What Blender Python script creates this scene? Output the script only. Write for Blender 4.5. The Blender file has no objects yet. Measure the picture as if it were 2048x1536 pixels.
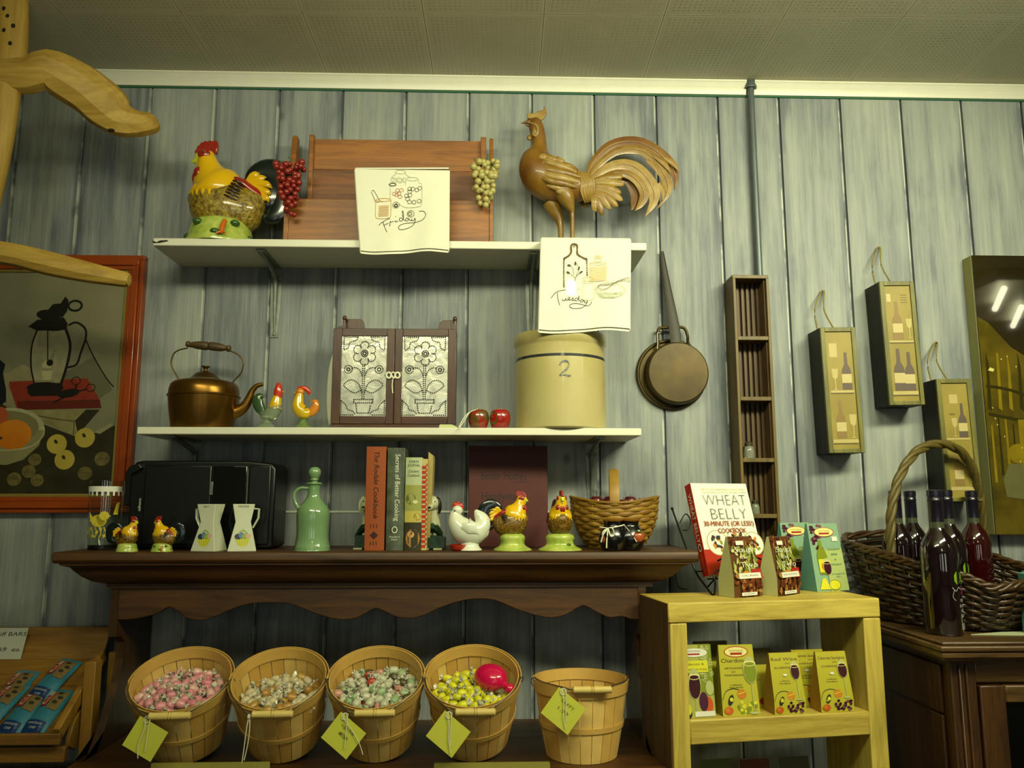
import bpy, math, random
from mathutils import Vector as V, Matrix, Euler, noise
R = math.radians; pi = math.pi
sc = bpy.context.scene; COL = sc.collection
# ---------------------------------------------------------------- camera
D, ZC, F, PITCH, YAW = 2.2, 1.45, 1600.0, R(8.43), R(1.8)
cd = bpy.data.cameras.new('camera'); cam = bpy.data.objects.new('camera', cd); COL.objects.link(cam)
cd.sensor_width = 36; cd.lens = 36*F/2048; cd.clip_start = .02
cam.location = (0, -D, ZC); cam.rotation_euler = (pi/2+PITCH, 0, -YAW); sc.camera = cam
CR = Euler((pi/2+PITCH, 0, -YAW)).to_matrix()
def ray(px, py): return CR @ V(((px-1024)/F, -(py-768)/F, -1))
def P(px, py, y):                      # pixel -> point on the plane y (wall is y = 0)
    d = ray(px, py); return V((0, -D, ZC)) + d*((y+D)/d.y)
def PZ(px, py, z):                     # pixel -> point on the plane z
    d = ray(px, py); return V((0, -D, ZC)) + d*((z-ZC)/d.z)
def K(px, py, y):                      # metres per pixel across and up
    a, b, c = P(px, py, y), P(px+10, py, y), P(px, py-10, y)
    return ((b-a).length/10, abs(c.z-a.z)/10)
# ---------------------------------------------------------------- materials
def lin(h):
    if isinstance(h, str):
        h = h.lstrip('#'); h = [int(h[i:i+2], 16)/255 for i in (0, 2, 4)]
    return tuple((c/12.92 if c <= .04045 else ((c+.055)/1.055)**2.4) for c in h[:3]) + (1,)
MC = {}
class NT:
    def __init__(s, m): s.t = m.node_tree; s.n = s.t.nodes; s.l = s.t.links; s.b = s.n['Principled BSDF']
    def new(s, typ, **kw):
        n = s.n.new(typ)
        for k, v in kw.items():
            if k[0] == '_': setattr(n, k[1:], v)
            else: n.inputs[k.replace('_', ' ')].default_value = v
        return n
    def link(s, a, b): s.l.new(a, b)
    def coords(s, scale=(1, 1, 1), rot=(0, 0, 0)):
        tc = s.new('ShaderNodeTexCoord'); mp = s.new('ShaderNodeMapping'); mp.inputs['Scale'].default_value = scale
        mp.inputs['Rotation'].default_value = rot
        s.link(tc.outputs['Object'], mp.inputs['Vector']); return mp.outputs[0]
    def noise(s, vec, scale, detail=4, rough=.55, dist=0):
        n = s.new('ShaderNodeTexNoise', Scale=scale, Detail=detail, Roughness=rough, Distortion=dist)
        s.link(vec, n.inputs['Vector']); return n.outputs['Fac']
    def ramp(s, fac, stops):
        r = s.new('ShaderNodeValToRGB'); e = r.color_ramp.elements
        while len(e) < len(stops): e.new(.5)
        for el, (p, c) in zip(e, stops): el.position = p; el.color = lin(c) if isinstance(c, str) else (c, c, c, 1)
        s.link(fac, r.inputs[0]); return r.outputs[0]
    def math(s, op, a, b=None, c=None):
        n = s.new('ShaderNodeMath', _operation=op)
        for i, x in enumerate((a, b, c)):
            if x is None: continue
            if isinstance(x, (int, float)): n.inputs[i].default_value = x
            else: s.link(x, n.inputs[i])
        return n.outputs[0]
    def mix(s, fac, a, b, mode='MIX'):
        n = s.new('ShaderNodeMix', _data_type='RGBA', _blend_type=mode)
        for k, x in ((0, fac), (6, a), (7, b)):
            if isinstance(x, (int, float)): n.inputs[k].default_value = x
            elif isinstance(x, (str, tuple)): n.inputs[k].default_value = lin(x) if isinstance(x, str) else x
            else: s.link(x, n.inputs[k])
        return n.outputs[2]
    def bump(s, h, strength=.3, dist=.01):
        n = s.new('ShaderNodeBump', Strength=strength, Distance=dist); s.link(h, n.inputs['Height'])
        s.link(n.outputs[0], s.b.inputs['Normal'])
def newmat(name):
    m = bpy.data.materials.new(name); m.use_nodes = True; return m, NT(m)
def mat(name, col='#888888', rough=.5, metal=0, var=.06, vs=30, bump=0, bs=60, trans=0, coat=0, ior=1.45, spec=.5, col2=None, bd=.003):
    if name in MC: return MC[name]
    m, t = newmat(name); b = t.b
    b.inputs['Roughness'].default_value = rough; b.inputs['Metallic'].default_value = metal
    b.inputs['Transmission Weight'].default_value = trans; b.inputs['Coat Weight'].default_value = coat
    b.inputs['IOR'].default_value = ior; b.inputs['Specular IOR Level'].default_value = spec; b.inputs['Coat Roughness'].default_value = .08 if rough > .06 else .012
    if var or col2:
        vec = t.coords(); nz = t.noise(vec, vs, 4)
        c = lin(col)
        if col2: t.link(t.ramp(nz, [(.35, col), (.65, col2)]), b.inputs['Base Color'])
        else:
            a = tuple(max(0, x*(1-var*2)) for x in c[:3])+(1,); d = tuple(min(1, x*(1+var*2)) for x in c[:3])+(1,)
            t.link(t.mix(nz, a, d), b.inputs['Base Color'])
    else: b.inputs['Base Color'].default_value = lin(col)
    if bump: t.bump(t.noise(t.coords(), bs, 3), bump, bd)
    MC[name] = m; return m
def wood(name, dark, light, axis='x', scale=1, rough=.5, coat=0, knots=0, bump=.15):
    if name in MC: return MC[name]
    m, t = newmat(name); st = {'x': (1.2, 14, 14), 'z': (14, 14, 1.2), 'y': (14, 1.2, 14)}[axis]
    vec = t.coords(tuple(x*scale for x in st))
    a = t.noise(vec, 2.2, 5, .6, 1.2); b2 = t.noise(vec, 14, 3, .6, .3)
    f = t.math('ADD', t.math('MULTIPLY', a, .75), t.math('MULTIPLY', b2, .25))
    c = t.ramp(f, [(.32, dark), (.62, light)])
    if knots:
        v = t.new('ShaderNodeTexVoronoi', Scale=knots); t.link(t.coords({'x': (.5, 1, 1), 'z': (1, 1, .5), 'y': (1, .5, 1)}[axis]), v.inputs['Vector'])
        k = t.ramp(v.outputs['Distance'], [(.03, 1.0), (.09, 0.0)]); c = t.mix(k, c, '#2a1606')
    t.link(c, t.b.inputs['Base Color']); t.b.inputs['Roughness'].default_value = rough; t.b.inputs['Coat Weight'].default_value = coat
    if bump: t.bump(f, bump, .004)
    MC[name] = m; return m
# ---------------------------------------------------------------- mesh builder
def cat_rom(p, n):
    out = []; L = len(p)
    for i in range(L-1):
        a, b, c, d = p[max(i-1, 0)], p[i], p[i+1], p[min(i+2, L-1)]
        for j in range(n):
            t = j/n
            out.append([.5*((2*b[k])+(c[k]-a[k])*t+(2*a[k]-5*b[k]+4*c[k]-d[k])*t*t+(3*b[k]-a[k]-3*c[k]+d[k])*t**3) for k in range(len(b))])
    out.append(list(p[-1])); return out
TXT = {}
def text_mesh(s, off=0):
    if (s, off) not in TXT:
        c = bpy.data.curves.new('t', 'FONT'); c.body = s; c.offset = off; c.size = 1; c.resolution_u = 3
        o = bpy.data.objects.new('t', c); me = bpy.data.meshes.new_from_object(o)
        vs = [tuple(v.co[:2]) for v in me.vertices]; fs = [tuple(p.vertices) for p in me.polygons]
        TXT[s, off] = (vs, fs); bpy.data.objects.remove(o); bpy.data.curves.remove(c); bpy.data.meshes.remove(me)
    return TXT[s, off]
class MB:
    def __init__(s, k=1.0, kz=None):
        if isinstance(k, tuple): k, kz = k
        s.k = k; s.kz = kz or k; s.v = []; s.f = []; s.mi = []; s.mats = []; s.T = None
    def add(s, vs, fs, m, raw=False):
        if m not in s.mats: s.mats.append(m)
        i = s.mats.index(m); n = len(s.v)
        for v in vs:
            v = V(v)
            if s.T is not None: v = s.T @ v
            s.v.append(tuple(v) if raw else (v.x*s.k, v.y*s.k, v.z*s.kz))
        s.f += [tuple(j+n for j in f) for f in fs]; s.mi += [i]*len(fs)
    def box(s, c, d, m, rot=(0, 0, 0)):
        x, y, z = (q/2 for q in d); r = Euler(rot).to_matrix(); c = V(c)
        vs = [c + r @ V((i*x, j*y, k*z)) for i in (-1, 1) for j in (-1, 1) for k in (-1, 1)]
        s.add(vs, [(0, 1, 3, 2), (4, 6, 7, 5), (0, 4, 5, 1), (2, 3, 7, 6), (0, 2, 6, 4), (1, 5, 7, 3)], m)
    def b2(s, x0, x1, y0, y1, z0, z1, m): s.box(((x0+x1)/2, (y0+y1)/2, (z0+z1)/2), (abs(x1-x0), abs(y1-y0), abs(z1-z0)), m)
    def prism(s, pts, a, b, m, ax='y'):   # outline extruded along an axis
        f = {'y': lambda p, t: (p[0], t, p[1]), 'x': lambda p, t: (t, p[0], p[1]), 'z': lambda p, t: (p[0], p[1], t)}[ax]
        n = len(pts); vs = [f(p, a) for p in pts]+[f(p, b) for p in pts]
        s.add(vs, [tuple(range(n)), tuple(range(2*n-1, n-1, -1))]+[(i, i+n, (i+1) % n+n, (i+1) % n) for i in range(n)], m)
    def lathe(s, prof, m, c=(0, 0, 0), seg=32, sub=0, caps=True, arc=None):
        if sub: prof = cat_rom(prof, sub)
        vs = []; fs = []; n = len(prof); full = arc is None; a0, a1 = arc or (0, 2*pi); ns = seg if full else seg+1
        for r, z in prof:
            for i in range(ns):
                a = a0+(a1-a0)*i/seg; vs.append((c[0]+r*math.cos(a), c[1]+r*math.sin(a), c[2]+z))
        for j in range(n-1):
            for i in range(seg):
                k = (i+1) % ns if full else i+1
                fs.append((j*ns+i, j*ns+k, (j+1)*ns+k, (j+1)*ns+i))
        if caps and full:
            fs.append(tuple(range(ns-1, -1, -1))); fs.append(tuple((n-1)*ns+i for i in range(ns)))
        s.add(vs, fs, m)
    def ball(s, c, r, m, seg=16, rot=(0, 0, 0)):
        if not isinstance(r, (tuple, list)): r = (r, r, r)
        q = Euler(rot).to_matrix(); h = seg//2; vs = []; fs = []; c = V(c)
        for j in range(h+1):
            t = pi*j/h
            for i in range(seg):
                a = 2*pi*i/seg; vs.append(c+q @ V((r[0]*math.sin(t)*math.cos(a), r[1]*math.sin(t)*math.sin(a), r[2]*math.cos(t))))
        for j in range(h):
            for i in range(seg): fs.append((j*seg+i, (j+1)*seg+i, (j+1)*seg+(i+1) % seg, j*seg+(i+1) % seg))
        s.add(vs, fs, m)
    def loft(s, pts, rad, m, seg=14, sub=4, hint=(0, 1, 0), closed=False):
        # pts: 3-D spine; rad: radius or (radius along the hint, radius across it) per point
        if not isinstance(rad, (list,)): rad = [rad]*len(pts)
        q = [list(p)+(list(r) if isinstance(r, tuple) else [r, r]) for p, r in zip(pts, rad)]
        if closed: q = q+[q[0]]
        if sub > 1: q = cat_rom(q, sub)
        vs = []; fs = []; n = len(q); h = V(hint)
        for i, p in enumerate(q):
            t = V(q[min(i+1, n-1)][:3])-V(q[max(i-1, 0)][:3])
            if closed and i in (0, n-1): t = V(q[1][:3])-V(q[n-2][:3])
            t = t.normalized() if t.length > 1e-12 else V((0, 0, 1))
            a = h-t*h.dot(t)
            if a.length < 1e-4: a = V((1, 0, 0))-t*t.x
            a.normalize(); b = t.cross(a)
            for j in range(seg):
                w = 2*pi*j/seg; vs.append(V(p[:3])+a*(max(p[3], 0)*math.cos(w))+b*(max(p[4], 0)*math.sin(w)))
        for i in range(n-1):
            for j in range(seg): fs.append((i*seg+j, i*seg+(j+1) % seg, (i+1)*seg+(j+1) % seg, (i+1)*seg+j))
        if not closed: fs += [tuple(range(seg-1, -1, -1)), tuple((n-1)*seg+j for j in range(seg))]
        s.add(vs, fs, m)
    def tube(s, pts, r, m, seg=8, sub=4, closed=False): s.loft(pts, r, m, seg, sub, (.13, .21, .97), closed)
    def build(s, name, parent=None, bevel=0, loc=None, rot=None, flat=False, sharp=35, seg=2, **props):
        me = bpy.data.meshes.new(name); me.from_pydata(s.v, [], s.f)
        for m in s.mats: me.materials.append(m)
        me.polygons.foreach_set('material_index', s.mi); me.validate(clean_customdata=False)
        if not flat:
            me.polygons.foreach_set('use_smooth', [True]*len(me.polygons)); me.set_sharp_from_angle(angle=R(sharp))
        me.update(); o = bpy.data.objects.new(name, me); COL.objects.link(o)
        if bevel:
            b = o.modifiers.new('bevel', 'BEVEL'); b.width = bevel; b.segments = seg; b.limit_method = 'ANGLE'; b.angle_limit = R(40)
        if parent is not None: o.parent = parent
        if loc is not None: o.location = loc
        if rot is not None: o.rotation_euler = rot
        for a, b in props.items(): o[a] = b
        return o
class Face:
    # drawing on a surface: map(u, v, w) -> local point, w = height above the surface
    def __init__(s, mb, o=None, u=None, v=None, fn=None, lift=.0004, unit=1.0):
        s.mb = mb; s.e = lift; s.n = 1
        if fn: s.fn = fn
        else:
            o, u, v = V(o), V(u), V(v); n = u.cross(v).normalized(); s.fn = lambda a, b, w: o+u*a+v*b+n*w
    def lay(s): s.n += 1; return s
    def pts(s, ps, w=None):
        w = s.e*s.n if w is None else w; return [s.fn(a, b, w) for a, b in ps]
    def poly(s, ps, m): s.mb.add(s.pts(ps), [tuple(range(len(ps)))], m); s.n += .15
    def rect(s, x0, y0, x1, y1, m, nx=1): 
        for i in range(nx):
            a = x0+(x1-x0)*i/nx; b = x0+(x1-x0)*(i+1)/nx
            s.mb.add(s.pts([(a, y0), (b, y0), (b, y1), (a, y1)]), [(0, 1, 2, 3)], m)
        s.n += .15
    def oval(s, x, y, rx, ry, m, n=20, rot=0):
        c, d = math.cos(rot), math.sin(rot)
        s.poly([(x+rx*math.cos(2*pi*i/n)*c-ry*math.sin(2*pi*i/n)*d, y+rx*math.cos(2*pi*i/n)*d+ry*math.sin(2*pi*i/n)*c) for i in range(n)], m)
    def ring(s, x, y, rx, ry, wd, m, n=20): s.line([(x+rx*math.cos(2*pi*i/n), y+ry*math.sin(2*pi*i/n)) for i in range(n+1)], wd, m, 1)
    def line(s, ps, wd, m, sub=5):
        if sub > 1 and len(ps) > 2: ps = cat_rom(ps, sub)
        L, Rr = [], []; n = len(ps)
        for i, p in enumerate(ps):
            a, b = ps[max(i-1, 0)], ps[min(i+1, n-1)]; dx, dy = b[0]-a[0], b[1]-a[1]; q = math.hypot(dx, dy) or 1
            w = wd/2 if not callable(wd) else wd(i/max(1, n-1))/2
            L.append((p[0]-dy/q*w, p[1]+dx/q*w)); Rr.append((p[0]+dy/q*w, p[1]-dx/q*w))
        s.mb.add(s.pts(L+Rr), [(i, i+n, i+1+n, i+1) for i in range(n-1)], m); s.n += .05
    def text(s, t, x, y, h, m, w=None, align='c', rot=0, slant=0, bold=0, thin=0):
        vs, fs = text_mesh(t, -thin)
        if not vs: return
        x0, x1 = min(a for a, b in vs), max(a for a, b in vs); k = h/.7; kx = k if w is None else w/(x1-x0)
        ox = {'c': (x0+x1)/2, 'l': x0, 'r': x1}[align]; c, d = math.cos(rot), math.sin(rot)
        for off in ((0,) if not bold else (-bold, 0, bold)):
            q = []
            for a, b in vs:
                X = (a-ox)*kx+slant*b*k+off; Y = b*k; q.append((x+X*c-Y*d, y+X*d+Y*c))
            s.mb.add(s.pts(q), fs, m)
        s.n += .05
def cyl_map(rf, c=(0, 0, 0), k=1):  # u = arc length around the front, v = height
    def f(u, v, w):
        r = rf(v)+w; a = u/max(rf(v), 1e-6)-pi/2
        return V((c[0]+r*math.cos(a), c[1]+r*math.sin(a), c[2]+v))
    return f
def thing(name, label, cat, loc=(0, 0, 0), rotz=0, group=None, rot=None):
    o = bpy.data.objects.new(name, None); COL.objects.link(o); o.location = loc; o.rotation_euler = rot or (0, 0, rotz); o.empty_display_size = .03
    tag(o, label, cat, group); return o
def tag(o, label, cat, group=None, kind=None):
    o['label'] = label; o['category'] = cat
    if group: o['group'] = group
    if kind: o['kind'] = kind
    return o
def struct(o): o['kind'] = 'structure'; return o
# ================================================================ the room
CEIL = ZC + 1.232
m, t = newmat('limewashed_boards'); MC['boards'] = m
BW = .1835; BX0 = P(402, 700, 0).x
tc = t.new('ShaderNodeTexCoord'); sx = t.new('ShaderNodeSeparateXYZ'); t.link(tc.outputs['Object'], sx.inputs[0])
bu = t.math('DIVIDE', t.math('SUBTRACT', sx.outputs[0], BX0-20*BW), BW)
bid = t.math('FLOOR', bu); fr = t.math('FRACT', bu)
wn = t.new('ShaderNodeTexWhiteNoise', _noise_dimensions='1D'); t.link(bid, wn.inputs['W'])
cmb = t.new('ShaderNodeCombineXYZ'); t.link(sx.outputs[0], cmb.inputs[0]); t.link(t.math('MULTIPLY', wn.outputs['Value'], 7), cmb.inputs[1]); t.link(sx.outputs[2], cmb.inputs[2])
def mp(scale):
    q = t.new('ShaderNodeMapping'); q.inputs['Scale'].default_value = scale; t.link(cmb.outputs[0], q.inputs[0]); return q.outputs[0]
big = t.noise(mp((3, 1, .8)), 2.2, 4, .55, .1)
streak = t.noise(mp((26, 1, 1.1)), 2.0, 6, .66, .1)
fine = t.noise(mp((90, 1, 5)), 2.2, 4, .6)
blot = t.noise(mp((9, 1, 2.2)), 2.0, 3, .5, .1)
f = t.math('ADD', t.math('ADD', t.math('MULTIPLY', big, .42), t.math('MULTIPLY', streak, .42)), t.math('ADD', t.math('MULTIPLY', fine, .12), t.math('MULTIPLY', wn.outputs['Value'], .10)))
edge = t.math('ABSOLUTE', t.math('SUBTRACT', fr, .5))               # .5 at the grooves
dk = t.math('MULTIPLY', t.math('SMOOTH_MAX', t.math('SUBTRACT', edge, .38), 0, .03), .95)
f = t.math('SUBTRACT', f, dk)
f = t.math('SUBTRACT', f, t.math('MULTIPLY', t.ramp(blot, [(.56, 0.0), (.74, 1.0)]), .09))
c = t.ramp(f, [(.28, '#4a5156'), (.42, '#6b7275'), (.52, '#848a87'), (.68, '#9da397')])
v = t.new('ShaderNodeTexVoronoi', Scale=3.2); t.link(mp((1.6, 1, 1)), v.inputs['Vector'])
kn = t.math('MULTIPLY', t.ramp(v.outputs['Distance'], [(.02, 1.0), (.07, 0.0)]), .6)
c = t.mix(kn, c, '#3f4444')
# pale line beside each groove, dark line in it
pl = t.math('MULTIPLY', t.math('GREATER_THAN', fr, .965), t.ramp(t.noise(mp((1, 1, 4)), 3, 3), [(.42, 0.0), (.55, 1.0)]))
c = t.mix(t.math('MULTIPLY', pl, .6), c, '#c9cfbd')
dl = t.math('LESS_THAN', fr, .02); c = t.mix(t.math('MULTIPLY', dl, .75), c, '#2e3336')
t.link(c, t.b.inputs['Base Color']); t.b.inputs['Roughness'].default_value = .55; t.b.inputs['Specular IOR Level'].default_value = .35
t.bump(t.math('ADD', fine, streak), .35, .003)
mb = MB(); XL, XR = -3.2, 3.6; prof = []
i0 = math.ceil((XL-BX0)/BW); i1 = math.floor((XR-BX0)/BW); prof.append((XL, 0))
for i in range(i0, i1+1):
    x = BX0+i*BW
    prof += [(x-.003, 0), (x-.001, .006), (x+.002, .006), (x+.004, 0)]
prof.append((XR, 0)); n = len(prof)
mb.add([(x, y, z) for z in (0, CEIL) for x, y in prof], [(i, i+1, i+1+n, i+n) for i in range(n-1)], MC['boards'])
mb.b2(XL, XR, .02, .1, 0, CEIL, MC['boards'])
struct(mb.build('wall_back', flat=True))
# ceiling tiles
m, t = newmat('ceiling_tile'); TS = .3075
CX0 = P(1287, 157, -.02).x
vec = t.coords((1, 1, 1), (0, 0, R(1.2)))
s2 = t.new('ShaderNodeSeparateXYZ'); t.link(vec, s2.inputs[0])
u = t.math('FRACT', t.math('DIVIDE', t.math('SUBTRACT', s2.outputs[0], CX0-20*TS), TS))
w = t.math('FRACT', t.math('DIVIDE', t.math('ADD', s2.outputs[1], 20*TS+.012), TS))
eu = t.math('ABSOLUTE', t.math('SUBTRACT', u, .5)); ew = t.math('ABSOLUTE', t.math('SUBTRACT', w, .5))
e = t.math('MAXIMUM', eu, ew)
seam = t.math('GREATER_THAN', e, .4945); rim = t.math('GREATER_THAN', e, .487)
def dots(q): return t.math('ABSOLUTE', t.math('SUBTRACT', t.math('FRACT', t.math('MULTIPLY', q, 24)), .5))
d = t.math('ADD', t.math('POWER', dots(u), 2), t.math('POWER', dots(w), 2))
hole = t.math('MULTIPLY', t.math('LESS_THAN', d, .035), t.math('LESS_THAN', e, .465))
nz = t.noise(t.coords(), 3, 5); nf = t.noise(t.coords(), 160, 3)
c = t.ramp(nz, [(.3, '#bcbaa0'), (.7, '#cfcdb4')])
hv = t.noise(t.coords(), 5, 2); hole = t.math('MULTIPLY', hole, t.ramp(hv, [(.35, .08), (.6, .4)]))
c = t.mix(hole, c, '#4c4c3a'); c = t.mix(t.math('MULTIPLY', rim, .75), c, '#e4e2c4')
c = t.mix(t.math('MULTIPLY', seam, t.math('ADD', .55, t.math('MULTIPLY', t.math('GREATER_THAN', ew, eu), -.1))), c, '#4f4b38')
t.link(c, t.b.inputs['Base Color']); t.b.inputs['Roughness'].default_value = .8
t.bump(t.math('SUBTRACT', t.math('MULTIPLY', nf, .3), t.math('ADD', t.math('MULTIPLY', hole, .8), t.math('MULTIPLY', seam, 1.5))), .5, .003)
mb = MB(); mb.b2(XL, XR, -6.4, .1, CEIL, CEIL+.06, m); struct(mb.build('ceiling', flat=True))
fl = wood('floor_wood', '#4a3a2a', '#7a6448', 'y', .7, .5)
mb = MB(); mb.b2(XL, XR, -6.4, .1, -.06, 0, fl); struct(mb.build('floor', flat=True))
pw = mat('plain_wall', '#9a9c88', .8)
for nm, a in (('wall_left', (XL-.08, XL, -6.4, .1)), ('wall_right', (XR, XR+.08, -6.4, .1)), ('wall_front', (XL, XR, -6.48, -6.4))):
    mb = MB(); mb.b2(*a, 0, CEIL, pw); struct(mb.build(nm, flat=True))
# crown moulding, broken by the pipe
cw = mat('crown_paint', '#d8d8c4', .35, var=.03)
zb = CEIL-.040
def crown(x0, x1, nm):
    mb = MB(); pr = [(0, zb), (-.010, zb), (-.012, zb+.010), (-.015, zb+.016), (-.013, zb+.019), (-.016, zb+.022), (-.018, zb+.032), (-.023, zb+.036), (-.023, CEIL), (0, CEIL)]
    mb.prism(pr, x0, x1, cw, 'x'); return struct(mb.build(nm, sharp=50))
XP = P(1503, 200, -.02).x
crown(XL, XP-.012, 'trim_1'); crown(XP+.012, XR, 'trim_2')
gp = mat('green_gap', '#1d5a3c', .6)
mb = MB(); mb.b2(XL, XR, -.004, 0, zb-.004, zb, gp); struct(mb.build('trim_3'))
# pipe down the boards
pm = mat('painted_pipe', '#565f60', .4, metal=.3, var=.15, vs=12)
mb = MB(); zp = P(1520, 560, 0).z
mb.tube([(XP, -.017, CEIL), (XP, -.017, CEIL-.3), (XP+.001, -.016, zp)], .0095, pm, 12, 3)
mb.lathe([(.017, 0), (.018, .004), (.012, .02), (.0105, .024)], pm, (XP, -.017, CEIL-.025), 16)
pp = mb.build('wall_pipe'); tag(pp, 'grey painted pipe running down the boards from the ceiling', 'pipe')
# joint line low behind the hutch, and a rail behind the candy baskets
z = P(600, 1023, 0).z
mb = MB(); mb.b2(P(480, 1023, 0).x, P(1300, 1023, 0).x, -.0025, 0, z-.003, z+.002, mat('joint_paint', '#c3c9b6', .5, var=.15)); struct(mb.build('trim_4'))
z0, z1 = P(600, 1500, 0).z, P(600, 1466, 0).z
mb = MB(); mb.b2(P(240, 1480, 0).x, P(1290, 1480, 0).x, -.012, 0, z0, z1, mat('rail_paint', '#6d7a70', .5, var=.2)); struct(mb.build('trim_5', bevel=.002))
# ---------------------------------------------------------------- light
def area(nm, loc, rot, sx_, sy_, en, col):
    l = bpy.data.lights.new(nm, 'AREA'); l.shape = 'RECTANGLE'; l.size = sx_; l.size_y = sy_; l.energy = en; l.color = col
    o = bpy.data.objects.new(nm, l); COL.objects.link(o); o.location = loc; o.rotation_euler = rot; return o
GL = (1.0, .98, .64)
def aim(o, p):
    o.rotation_euler = (V(p)-o.location).to_track_quat('-Z', 'Y').to_euler()
a = area('ceiling_lamp', (1.25, -1.6, CEIL-.07), (0, 0, 0), 1.2, .22, 21.5, GL); aim(a, (.75, 0, 1.75)); a.data.spread = R(105)
a = area('ceiling_lamp', (-.35, -1.9, CEIL-.07), (0, 0, 0), 1.2, .2, 8.5, GL); aim(a, (.1, 0, 1.95)); a.data.spread = R(105)
area('ceiling_lamp', (.4, -4.4, CEIL-.06), (0, 0, 0), .3, 1.2, 12, GL)
area('added_uplight', (.3, -1.9, CEIL-.55), (pi, 0, 0), 1.8, .3, 18, GL)  # added unseen lamp aimed upward to brighten the ceiling
for x in (-1.6, -.3, .15, 1.5, 1.95):
    area('window_daylight', (x, -6.3, 1.5), (R(90), 0, 0), 0.28, 1.5, 4, (.92, 1.0, .88))
w = bpy.data.worlds.new('world'); sc.world = w; w.use_nodes = True
w.node_tree.nodes['Background'].inputs[0].default_value = (.6, .62, .5, 1); w.node_tree.nodes['Background'].inputs[1].default_value = .05
sc.view_settings.view_transform = 'Standard'; sc.view_settings.look = 'None'; sc.view_settings.exposure = 0; sc.view_settings.gamma = 1
# ================================================================ wall shelves
white = mat('shelf_paint', '#d3d3bd', .45, var=.05, vs=8)
iron = mat('bracket_paint', '#7b8379', .4, metal=.2, var=.2, vs=40, bump=.3)
S1Y, S2Y = -.19, -.215
def shelf_at(px0, px1, pt, pb, y, label, brk, leg, nm='wall_shelf'):
    a, b = P(px0, pt, y), P(px1, pt, y); zt = (P(px0, pt, y).z+P(px1, pt, y).z)/2; th = zt-(P(px0, pb, y).z+P(px1, pb, y).z)/2
    t = thing(nm, label, 'shelf', ((a.x+b.x)/2, 0, zt)); w = (b.x-a.x)/2
    mb = MB(); mb.b2(-w, w, y, 0, -th, 0, white); mb.build('board', t, bevel=.0025)
    for px, py in brk:
        x = P(px, py, -.01).x-(a.x+b.x)/2; mb = MB()
        mb.prism([(-.017, -.001), (.017, -.001), (.014, -leg*.5), (.010, -leg), (-.010, -leg), (-.014, -leg*.5)], -.004, 0, iron)   # leg
        mb.box((0, y*.45, -.003), (.024, abs(y)*.9, .004), iron)
        mb.loft([(0, -.003, -leg*.95), (0, -.010, -leg*.6), (0, -.013, -leg*.25), (0, -.03, -.028), (0, y*.55, -.012), (0, y*.88, -.004)], [(.003, .003), (.006, .005), (.007, .006), (.008, .006), (.006, .005), (.003, .003)], iron, 10)
        for dz in (-leg*.96, -leg*.22):
            mb.ball((0, -.006, dz), (.005, .004, .005), iron, 10)
        for sx_ in (-.010, .010): mb.ball((sx_, -.006, -.035), (.005, .004, .006), iron, 10)
        br = mb.build('bracket', t, loc=(x, 0, -th))
    return t, zt
sh1, Z1 = shelf_at(306, 1293, 480.5, 496, S1Y, 'upper white painted wall shelf with chipped end under the roosters', [(552, 560), (1062, 560)], .2)
sh2, Z2 = shelf_at(274, 1283, 855, 870, S2Y, 'lower white painted wall shelf under the kettle and the crock', [(392, 900), (1183, 900)], .19)
chip = mat('chipped_paint', '#23241c', .8)
mb = MB(); fc = Face(mb, (P(310, 489, S1Y).x-sh1.location.x, S1Y-.0002, -.010), (1, 0, 0), (0, 0, 1))
fc.poly([(-.008, .003), (.004, -.002), (.012, .003), (.03, .004), (.034, .001), (.012, -.004), (-.004, -.005)], chip)
mb.build('chip', sh1)
# ================================================================ hutch (dark oak)
oak = wood('dark_oak', '#221303', '#50310b', 'x', 1, .5, 0)
oakz = wood('dark_oak_upright', '#1f1203', '#482d0b', 'z', 1, .38, .2)
HY = -.28; ZH = (P(105, 1101, HY).z+P(1398, 1106, HY).z)/2
hx0, hx1 = P(104, 1101, HY).x, P(1398, 1101, HY).x; hc = (hx0+hx1)/2
hut = thing('hutch', 'dark oak hutch with moulded top and scalloped apron over the candy baskets', 'hutch', (hc, 0, ZH))
hw = (hx1-hx0)/2; ZW = .89; zl = ZW-ZH
mb = MB(); th = .026
mb.prism([(HY+.004, 0), (HY, -.006), (HY, -.018), (HY+.006, -th), (-.001, -th), (-.001, 0)], -hw, hw, oak, 'x'); mb.build('hutch_top', hut, bevel=.003)
# crown: a cove swept around left end, front and right end
pr = [(.012, -th), (.012, -.030), (.028, -.036), (.034, -.044), (.046, -.058), (.062, -.070), (.078, -.076), (.086, -.078), (.086, -.088), (.10, -.088), (.10, -th)]
mb = MB(); n = len(pr); vs = []
for o, z in pr:
    vs += [(-hw+o*1.15, -.001, z), (-hw+o*1.15, HY+o*.8, z), (hw-o*1.15, HY+o*.8, z), (hw-o*1.15, -.001, z)]
fs = [(i*4+k, i*4+k+1, ((i+1) % n)*4+k+1, ((i+1) % n)*4+k) for i in range(n) for k in range(3)]
mb.add(vs, fs, oak); mb.build('crown_moulding', hut, sharp=25)
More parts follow.
